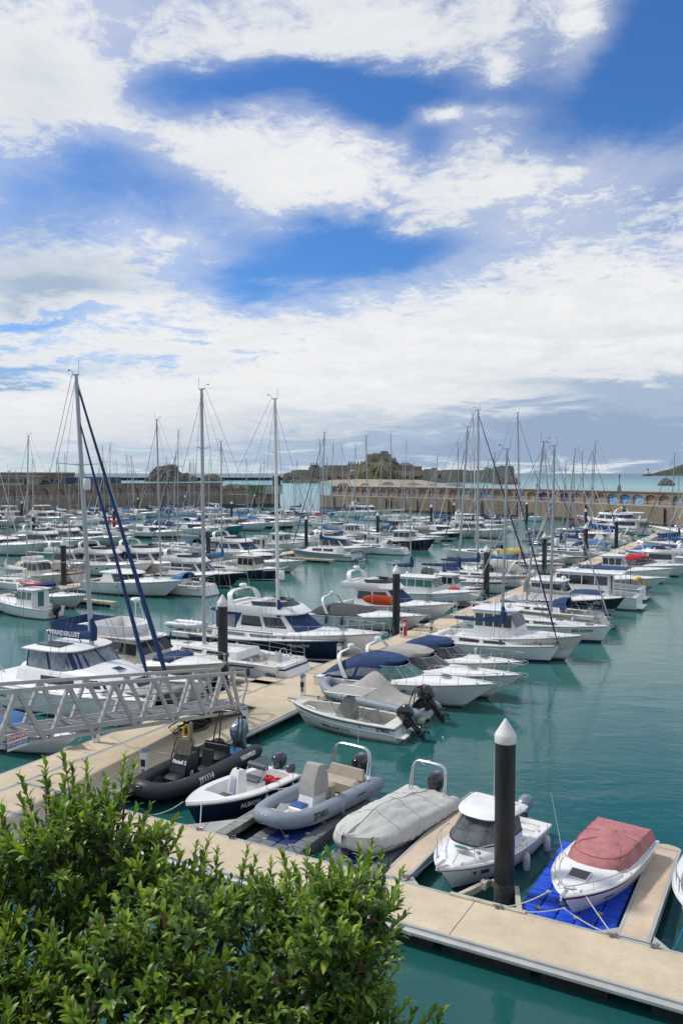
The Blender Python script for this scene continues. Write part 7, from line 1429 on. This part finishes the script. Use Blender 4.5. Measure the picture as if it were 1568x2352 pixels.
# ---- row in front of the third pier
rowC = [(cruiser, ('D',101,1247), 13.5, dict(hard=True, low=WH), 'long white express cruiser with dark side glass at the left edge'), (flybridge, ('D',190,1241), 12.5, dict(), 'white flybridge yacht with four round ports left of the thick near mast'), (flybridge, ('D',239,1233), 12.5, dict(top=WH, low=BKH), 'white motor yacht with dark lower hull right of the thick near mast'),
  (cruiser, ('D',286,1232), 11.5, dict(hard=True, low=WH2), 'pale grey hulled cruiser between the two navy stays'), (cruiser, ('D',432,1218), 12, dict(hard=True, low=NVH), 'white hard top cruiser with dark hull panel left of the grey aluminium mast'), (cruiser, ('D',524,1210), 13, dict(hard=True), 'white cruiser with wedge shaped hull windows left of the turquoise hull'),
  (pilothouse, ('D',560,1206), 10, dict(top=M('gelcoat_turquoise', (.03,.2,.24), .3), low=M('gelcoat_turquoise', (.03,.2,.24), .3)), 'turquoise hulled motor boat in the far row'), (cruiser, ('D',622,1200), 12.5, dict(canopy_m=GC, low=WH2), 'white cruiser with pale canopy left of the white mast'), (cruiser, ('D',694,1196), 13, dict(hard=True, top=WH, low=BKH), 'white and black express cruiser left of the upright black pile')]
for fn, pt, L_, kw, lb in rowC: boat(fn, 'motor_yacht', lb, 'motor yacht', pt, 'u', L_, 'bow', lod=2 if fn is not pilothouse else 1, **{k: v for k, v in kw.items()}, **({'arch_on': False} if fn is cruiser and kw.get('hard') else {}))
# ---- far masts: one sloop each
MASTS = [((75,1055),(78,1182)), ((114,1078),(116,1168)), ((133,1055),(137,1176)), ((149,1041),(151,1170)), ((182,1062),(180,1170)), ((235,1024),(242,1190)), ((254,1020),(252,1212)), ((267,1057),(270,1166)), ((307,1075),(309,1168)), ((389,1057),(392,1166)), ((436,1060),(436,1165)), ((444,1056),(446,1172)), ((481,1051),(480,1165)), ((410,988),(409,1247)),
  ((734,1008),(736,1193)), ((765,1017),(760,1200)), ((784,1019),(790,1174)), ((798,1072),(796,1216)), ((816,1022),(816,1204)), ((898,997),(895,1184)), ((933,1012),(926,1182)), ((675,1094),(677,1236)), ((1361,1040),(1353,1212)), ((565,1090),(566,1168)), ((625,1080),(626,1172)), ((690,1085),(690,1172)), ((215,1075),(216,1172)), ((345,1080),(344,1172)), ((1086,948),(1094,1262))]
covs = [NV, NV, BLC, GC, CRC, NV, RDC, TLC]
rnd = random.Random(21)
for i, ((tx_, ty_), (bx, by)) in enumerate(MASTS):
    near = by > 1225; L_ = 12 if near else rnd.uniform(9.5, 12.5); d = '-u' if (i % 3 == 0 or near) else 'u'; a = DIR[d]; m = G('D', bx, by, 1.4); m.z = 0; p = m-Vector((cos(a), sin(a), 0))*L_*.57
    T = GY('D', tx_, ty_, m.y); cv_ = covs[i % len(covs)] if not near else GC; fu = [WH, NV, GC][i % 3]
    nmC = {NV: 'navy', BLC: 'bright blue', GC: 'grey', CRC: 'cream', RDC: 'red', TLC: 'teal'}[cv_]; nmF = {WH: 'white', NV: 'navy', GC: 'grey'}[fu]
    root = thing('sailing_yacht', 'distant sloop, %s boom cover, %s furled headsail, its mast %s from left' % (nmC, nmF, ''), 'sailing yacht', p, a, 'distant sloops of the marina'); occupy(p, a, L_, L_*.31)
    yacht(root, L=L_, B=L_*.31, hm=max(7, T.z-L_*.088-.35), rake=clamp(-(T.x-m.x)/cos(a), -1, 1.2), cover=cv_, furl=fu, hood=[None, NV, None][i % 3], wheelm=False, lod=2, r=.075, wire=.014, jib=.06, spread=2 if T.z > 13 else 1, mastm=ALM if i % 4 else ALW, jtop=[.97, .85][i % 2])
    root['_x'] = tx_
# ---- boats at the right-hand quay
wa_ = math.atan2(RP[3][1]-RP[8][1], RP[3][0]-RP[8][0])
boat(flybridge, 'motor_yacht', 'large white three level motor yacht moored along the painted arches', 'motor yacht', ('t',556,285), wa_+pi, 15.5, 'bow', lod=1, h=2.3, bimini=NV, hardtop=False, B=4.6)
boat(flybridge, 'motor_yacht', 'large motor yacht with navy lower windows at the right frame edge by the quay', 'motor yacht', ('t',1246,402), wa_+pi, 17, 'bow', lod=1, h=2.2, low=NVH, B=4.8, hardtop=True)
boat(cruiser, 'motor_cruiser', 'small white cruiser alongside the quay right of the far black pile', 'motor boat', ('t',250,292), wa_, 9, 'bow', lod=2, canopy_m=DGC)
boat(flybridge, 'motor_yacht', 'white flybridge yacht with navy windows below the arches near the harbour entrance', 'motor yacht', ('s',262,250), 'u', 13.5, 'bow', lod=1, saloon=WH, glass=NV)
boat(pilothouse, 'ferry', 'white passenger boat with navy canopy against the quay below the teal mural', 'passenger boat', ('D',1195,1196), 'u', 12, 'bow', lod=1, long_roof=2, roof=NV, h=1.8)
# ---- pontoons of the other piers, and fingers
pontoon('middle pier pontoon running away behind the old ketch', -66.8, -64.4, 52, 178, 'v', fine=False, float_gap=.3); pontoon('third pier pontoon in the far left of the marina', -115.5, -113, 60, 190, 'v', fine=False, float_gap=.3); pontoon('fourth pier pontoon nearest the left quay', -165.5, -163, 55, 200, 'v', fine=False, float_gap=.3)
def finger(label, u0, u1, v, w=.7, nose=True): pontoon(label, u0, u1, v, v+w, 'u', nose=False, fine=False, name='finger_pontoon', cat='finger pontoon', tm=TIM)
for lb, z, x, y, ln in (('cream edged finger pontoon right of the navy canopy cruiser at left', 'd', 735, 360, 9), ('cream edged finger pontoon at the left edge below the outboard wheelhouse boat', 'd', 340, 430, 10), ('cream edged finger pontoon beside the grey hulled yacht', 'r', 1010, 850, 8), ('finger pontoon at the blunt sloop transom', 's', 495, 618, 7), ('finger pontoon at the bow of the large hard top cruiser', 'q', 715, 1170, 8)):
    u, v = UV(G(z, x, y, .45)); finger(lb, u-ln, u, v-.35)
for lb, z, x, y in (('short finger pontoon at the stern of the sloop VERA', 'e', 520, 885), ('finger pontoon between the navy hulled sloop and the flybridge yacht', 'e', 1060, 650), ('finger pontoon at the bow of the charcoal covered cruiser', 'e', 1480, 510)): u, v = UV(G(z, x, y, .45)); finger(lb, -33.5, -25.36, v-.35, .8)
for k, v in enumerate((45.2, 54.2, 63.2, 72.2)): finger(['finger pontoon hidden between cruiser and sloop, nearest on the right of the pier', 'second finger pontoon on the right of the long pier', 'third finger pontoon on the right of the long pier', 'fourth finger pontoon on the right of the long pier'][k], -23.05, -15.5, v)
# ---- the rest of the far rows: one prototype of each kind, copied
PR = []
def proto(fn, nm, desc, L, **kw):
    t = thing(nm, 'x', {'motor_yacht': 'motor yacht', 'sailing_yacht': 'sailing yacht'}.get(nm, 'motor boat'), (0,0,0)); B = kw.pop('B', L*.33); fn(t, L=L, B=B, lod=2, **kw); PR.append([t, desc, L, B, 0])
proto(cruiser, 'motor_cruiser', 'white cruiser with navy canopy', 9, canopy_m=NV); proto(cruiser, 'motor_cruiser', 'white hard top cruiser', 10.5, hard=True, arch_on=False); proto(cruiser, 'motor_cruiser', 'white cruiser with blue cockpit cover', 8.5, cover=BLC); proto(cruiser, 'motor_cruiser', 'navy hulled cruiser with grey canopy', 9.5, canopy_m=GC, low=NVH)
proto(flybridge, 'motor_yacht', 'white flybridge yacht', 11.5); proto(flybridge, 'motor_yacht', 'white flybridge yacht with navy cockpit tent', 11, bimini=NV, cov=NV); proto(flybridge, 'motor_yacht', 'white hard topped flybridge yacht', 12.5, hardtop=True); proto(pilothouse, 'fishing_boat', 'white pilothouse boat', 7.5); proto(pilothouse, 'fishing_boat', 'blue hulled pilothouse boat', 8, top=BLH, low=BLH); proto(pilothouse, 'fishing_boat', 'cream wheelhouse boat with flybridge', 8.5, fly=True, cab=CR, top=CR)
proto(cruiser, 'motor_cruiser', 'white cruiser with charcoal cover', 9, cover=DGC); proto(cruiser, 'motor_cruiser', 'white cruiser with pale grey canopy', 8.8, canopy_m=GC, stripe=NVS)
proto(yacht, 'sailing_yacht', 'white sloop with navy boom cover', 10.5, hm=13.5, cover=NV, furl=WH, hood=NV, wheelm=False, r=.075); proto(yacht, 'sailing_yacht', 'white sloop with bare mast', 9.5, hm=12, cover=WH, furl=GC, hood=None, wheelm=False, r=.07, spread=1); proto(yacht, 'sailing_yacht', 'white sloop with blue canvas', 11.5, hm=15, cover=BLC, furl=NV, hood=BLC, wheelm=False, r=.08)
PLC = []
def wall_ok(x, y):
    for i in range(len(LPW)-1):
        a_, b_ = LPW[i], LPW[i+1]
        if a_[0] <= x <= b_[0]: return y < lerp(a_[1], b_[1], (x-a_[0])/(b_[0]-a_[0]))-5
    if x > -20:
        q = min(RP, key=lambda q: (q[0]-x)**2+(q[1]-y)**2); return y < q[1]-4 and math.hypot(q[0]-x, q[1]-y) > 5
    return x > -104 and y < 200
rows = [('middle pier, left side', -67.2, -1, 58, 176), ('middle pier, right side', -64.0, 1, 104, 176), ('third pier, right side', -112.6, 1, 62, 188), ('third pier, left side', -115.9, -1, 62, 188), ('fourth pier, right side', -162.6, 1, 60, 205), ('fourth pier, left side', -165.9, -1, 60, 210), ('long pier, left side', -25.9, -1, 74, 175), ('long pier, right side', -22.8, 1, 60, 172)]
rnd = random.Random(77)
for rn, u0, s_, v0, v1 in rows:
    v = v0
    while v < v1:
        pr = rnd.choices(PR, [1]*(len(PR)-3)+[2.6]*3)[0]; sc_ = rnd.uniform(.86, 1.08); L_ = pr[2]*sc_; B_ = pr[3]*sc_; out = rnd.random() < (.6 if not rn.startswith('long pier, right') else .35); v += B_/2
        uc = u0+s_*(L_/2+.5); c = W(uc, v); a = DIR['u' if (s_ > 0) == out else '-u']+rnd.uniform(-.02, .02)
        px_ = CX+F*c.x/c.y
        if -90 < px_ < 1660 and free(c.x, c.y, a, L_, B_) and wall_ok(c.x, c.y):
            PLC.append((pr, c, a, L_, sc_, rn, px_)); FLEET.append((c.x, c.y, a, L_, B_))
        v += B_/2+rnd.uniform(.3, .9)
ORD = ['first', 'second', 'third', 'fourth', 'fifth', 'sixth', 'seventh', 'eighth', 'ninth', 'tenth', 'eleventh', 'twelfth', 'thirteenth', 'fourteenth', 'fifteenth', 'sixteenth', 'seventeenth', 'eighteenth', 'nineteenth', 'twentieth']
def ordn(n): return ORD[n] if n < 20 else 'twenty '+ORD[(n-20) % 10] if n < 30 else 'thirty '+ORD[(n-30) % 10]
cnt = {}
for pr, c, a, L_, sc_, rn, px_ in sorted(PLC, key=lambda q: q[6]):
    k = (id(pr), rn); n = cnt.get(k, 0); cnt[k] = n+1
    if pr[4] == 0: o = pr[0]
    else: o = copy_tree(pr[0])
    pr[4] += 1
    o.location = (c.x-cos(a)*L_/2, c.y-sin(a)*L_/2, 0); o.rotation_euler = (0, 0, a); o.scale = (sc_, sc_, sc_)
    o['label'] = '%s, %s such from left, %s' % (pr[1], ordn(n), rn); o['group'] = 'boats filling the far marina rows'
for pr in PR:
    if pr[4] == 0:
        for ch in list(pr[0].children_recursive): bpy.data.objects.remove(ch)
        bpy.data.objects.remove(pr[0])
ds = sorted([o for o in COL.objects if '_x' in o], key=lambda o: o['_x'])
for i, o in enumerate(ds): o['label'] = o['label'].replace('mast  from', 'mast %s from' % ordn(i)); del o['_x']
print('fleet', len(FLEET), 'fill', len(PLC))

# fenders on the near sides, cleats along the pontoon edges
rnd = random.Random(8); nf = 0; FB = [o for o in COL.objects if o.parent is None and o.get('category') in ('motor boat', 'motor yacht', 'sailing yacht') and 30 < o.location.y < 90 and o.type == 'EMPTY']
for o in FB:
    sheer = [c for c in o.children if c.name.startswith('hull')]
    if not sheer or nf > 34: continue
    bb = sheer[0].bound_box; L_ = bb[6][0]; B_ = bb[6][1]-bb[0][1]; zt = bb[6][2]*.72*o.scale.z; sdn = -1 if cos(o.rotation_euler.z) > 0 else 1
    for t_ in rnd.sample((.2, .34, .5), 2):
        nf += 1; dk = rnd.random() < .4
        fender(('navy' if dk else 'white')+' fender, number %s, hung beside: ' % ordn(nf-1) + ' '.join(o['label'].split()[:7]), lpoint(o, L_*t_, sdn*(B_/2*.97+.1), 0)+Vector((0,0,zt)), rnd.uniform(.5, .7), .11, FEB if dk else FEN)
for k in range(26):
    u, v = (-21.62 if k < 3 else -23.2, 24+6.3*k) if k < 12 else (-25.2, 46+6.1*(k-12)); mb = MB(); mb.tube([(-.16, 0, .08), (-.05, 0, .07), (.05, 0, .07), (.16, 0, .08)], .025, 5); [mb.box(x-.025, x+.025, -.02, .02, 0, .07) for x in (-.06, .06)]
    o = mb.build('mooring_cleat', CL); o.location = W(u, v, .507); o.rotation_euler = (0,0,DIR['v']); tag(o, '%s metal mooring cleat from the viewer along the %s edge of the long pier' % (ordn(k if k < 12 else k-12), 'right' if k < 12 else 'left'), 'cleat', 'mooring cleats of the long pier')
# ================================================================ foreground evergreen
def leaf_mat():
    m = bpy.data.materials.new('evergreen_leaf'); m.use_nodes = True; nt = m.node_tree; N = nt.nodes; L = nt.links; b = N['Principled BSDF']; b.inputs['Roughness'].default_value = .42; b.inputs['Specular IOR Level'].default_value = .5
    at = N.new('ShaderNodeAttribute'); at.attribute_name = 'leaf_tone'
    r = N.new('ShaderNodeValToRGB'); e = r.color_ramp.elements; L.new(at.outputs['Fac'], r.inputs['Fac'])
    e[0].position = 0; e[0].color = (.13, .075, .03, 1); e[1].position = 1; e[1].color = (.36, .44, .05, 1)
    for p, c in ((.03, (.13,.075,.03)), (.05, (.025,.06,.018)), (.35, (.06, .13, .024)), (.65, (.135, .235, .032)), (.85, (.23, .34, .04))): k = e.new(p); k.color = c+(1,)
    L.new(r.outputs['Color'], b.inputs['Base Color'])
    ts = N.new('ShaderNodeBsdfTranslucent'); mxc = N.new('ShaderNodeMix'); mxc.data_type = 'RGBA'; mxc.blend_type = 'MULTIPLY'; mxc.inputs['Factor'].default_value = 1; L.new(r.outputs['Color'], mxc.inputs['A']); mxc.inputs['B'].default_value = (1.6, 1.7, .5, 1); L.new(mxc.outputs['Result'], ts.inputs['Color'])
    ms = N.new('ShaderNodeMixShader'); ms.inputs[0].default_value = .25; out = N['Material Output']; L.new(b.outputs[0], ms.inputs[1]); L.new(ts.outputs[0], ms.inputs[2]); L.new(ms.outputs[0], out.inputs['Surface']); return m
LV, LF, LT = [], [], []
TW = MB(); rnd = random.Random(2)
def leaf(base, d, up, ln, wd, tone, curl):
    d = d.normalized(); s = d.cross(up); s = s.normalized() if s.length > 1e-4 else Vector((1,0,0)); n = s.cross(d).normalized(); o = len(LV)
    P = []
    for t, w, dr in ((0, .06, 0), (.22, .75, .01), (.5, 1.0, -.0), (.78, .68, -.05), (1.0, .03, -.14)):
        c = base+d*(ln*t)+n*(ln*(dr*curl*1.6+.06*sin(pi*t)))
        P += [c-s*(wd*w/2)+n*(wd*w*.16), c, c+s*(wd*w/2)+n*(wd*w*.16)]
    LV.extend(tuple(p) for p in P)
    for k in range(4):
        a = o+k*3; LF.append((a, a+1, a+4, a+3)); LF.append((a+1, a+2, a+5, a+4)); LT.extend((tone*.92, tone))
def sprig(p, d, size=1.0, bright=0.0, nl=11):
    d = d.normalized(); up = Vector((0,0,1)) if abs(d.z) < .9 else Vector((1,0,0)); s = d.cross(up).normalized(); q = s.cross(d).normalized(); ln = .2*size
    TW.tube([p-d*.10*size, p+d*ln*.5, p+d*ln], [.0035, .003, .0018], 3)
    for i in range(nl):
        t = i/(nl-1); a = i*2.4+rnd.uniform(-.3, .3); rad = s*cos(a)+q*sin(a); open_ = lerp(1.15, .35, t)+rnd.uniform(-.15, .15)
        dd_ = d*cos(open_)+rad*sin(open_); dd_.z += .1
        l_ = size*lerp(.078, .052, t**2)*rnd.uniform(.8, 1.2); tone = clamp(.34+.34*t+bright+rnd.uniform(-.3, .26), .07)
        if rnd.random() < .05: tone = 1.0
        if rnd.random() < .012: tone = 0.0
        leaf(p+d*(ln*(.1+.9*t)), dd_, d*.6+Vector((0,0,.8)), l_, l_*rnd.uniform(.34, .44), tone, rnd.uniform(.2, 1.2))
# crown masses: surveyed outline (x, y of centre, distance, radius in metres)
OUTL = [(-160,1920), (0,1945), (60,1915), (110,1868), (160,1838), (230,1835), (300,1835), (335,1885), (380,1955), (430,2005), (490,2030), (560,2055), (620,2045), (700,2015), (780,2012), (850,2000), (905,2040), (925,2080), (915,2150), (895,2220), (890,2300), (905,2380), (960,2480), (960,2700)]
def odist(x, y): return min(math.hypot(x-lerp(a[0], b[0], t), y-lerp(a[1], b[1], t)) for a, b in zip(OUTL, OUTL[1:]) for t in [k/6 for k in range(7)])
def inside(x, y):
    if x > 960: return False
    for a, b in zip(OUTL, OUTL[1:16]):
        if a[0] <= x <= b[0]: return y > lerp(a[1], b[1], (x-a[0])/(b[0]-a[0]))
    return x < 905+0*y and y > 2020
CL = []; tries = 0
while len(CL) < 84 and tries < 9000:
    tries += 1; x, y = rnd.uniform(-150, 930), rnd.uniform(1810, 2640)
    if not inside(x, y): continue
    rp = min(odist(x, y)-52, rnd.uniform(90, 135))
    if rp < 26 or any(math.hypot(x-c[0], y-c[1]) < .62*(rp+c[3]) for c in CL): continue
    CL.append((x, y, lerp(4.9, 3.5, clamp((y-1850)/750))+rnd.uniform(-.18, .28), rp))
CL = [(x, y, Y, rp*Y/1930) for x, y, Y, rp in CL]
CPT = [(GY('D', x, y, Y), r_) for x, y, Y, r_ in CL]
def rdir():
    while True:
        v = Vector((rnd.uniform(-1,1), rnd.uniform(-1,1), rnd.uniform(-1,1)))
        if .1 < v.length < 1: return v.normalized()
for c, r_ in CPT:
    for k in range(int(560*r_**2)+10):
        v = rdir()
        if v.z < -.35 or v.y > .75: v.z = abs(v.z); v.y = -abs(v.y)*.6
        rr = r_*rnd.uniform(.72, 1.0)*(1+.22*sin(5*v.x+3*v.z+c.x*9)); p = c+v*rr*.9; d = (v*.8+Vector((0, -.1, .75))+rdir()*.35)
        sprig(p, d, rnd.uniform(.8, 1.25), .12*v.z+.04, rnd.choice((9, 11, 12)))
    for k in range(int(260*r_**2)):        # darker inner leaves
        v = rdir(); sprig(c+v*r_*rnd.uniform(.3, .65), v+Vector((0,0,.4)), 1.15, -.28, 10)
# long shoots that break the outline
for x, y, Y in ((55,1800,4.7), (100,1765,4.8), (150,1745,4.8), (165,1780,4.8), (205,1770,4.8), (285,1755,4.7), (300,1770,4.75), (250,1800,4.7), (8,1870,4.6), (60,1850,4.6), (345,1870,4.7), (395,1890,4.7), (110,1810,4.8), (190,1830,4.8), (330,1930,4.6), (405,1920,4.6), (470,1945,4.7), (445,1960,4.7), (505,1975,4.7), (560,1965,4.7), (580,1990,4.7), (655,1975,4.7), (700,1965,4.7), (730,1990,4.7), (765,1975,4.7), (830,1965,4.8), (855,1955,4.8), (880,1990,4.8), (915,2020,4.8), (905,2060,4.8), (920,2105,4.7), (905,2150,4.6), (900,2250,4.4), (905,2200,4.5), (925,2320,4.2), (940,2345,4.1), (980,2340,4.0), (1015,2350,4.0), (620,2000,4.7), (680,2010,4.7), (230,1850,4.75), (280,1850,4.7), (5,1880,4.6)):
    tip = GY('D', x, y, Y); b0 = min(CPT, key=lambda q: (q[0]-tip).length-q[1])[0]; dirn = (tip-b0); dirn = (dirn.normalized()+Vector((0,0,1.0))).normalized(); n_ = 4
    for k in range(n_):
        p = tip-dirn*(.13*k+.16)+rdir()*.03*k; sprig(p, dirn+rdir()*(.12+.25*(k > 0)), 1.0 if k == 0 else .95, .16-.05*k, 12)
    TW.tube([b0, tip-dirn*.5, tip-dirn*.05], [.012, .006, .002], 4)
root_ = thing('evergreen_tree', 'leafy evergreen tree crown filling the lower left foreground', 'tree', (-1.9, 4.6, 0))
# branches
TR = MB(); tb = Vector((-1.9, 4.6, 0)); BK = M('bark', (.12,.095,.07), .9, var=.3, scale=8, bump=.6, stretch=(1,1,.3))
fork = Vector((-1.6, 4.3, 7.6)); TR.tube([tb+Vector((0,0,-4)), tb+Vector((.05, 0, 3)), fork], [.24, .2, .15], 10)
for c, r_ in CPT: TW.tube([fork+rdir()*.05, fork.lerp(c, .5)+rdir()*.12+Vector((0,0,-.12)), c+rdir()*.05, c+Vector((0,0,r_*.6))], [.05, .028, .016, .006], 6)
TR.v = [tuple(Vector(v)-tb) for v in TR.v]; TR.build('trunk', BK, root_); TW.v = [tuple(Vector(v)-tb) for v in TW.v]; TW.build('branches', BK, root_)
me = bpy.data.meshes.new('crown'); me.from_pydata([(a-tb.x, b-tb.y, c) for a, b, c in LV], [], LF); me.materials.append(leaf_mat())
at = me.attributes.new('leaf_tone', 'FLOAT', 'FACE'); at.data.foreach_set('value', LT); me.polygons.foreach_set('use_smooth', [True]*len(LF)); me.update()
o = bpy.data.objects.new('crown', me); COL.objects.link(o); o.parent = root_; print('leaves', len(LF)//8)
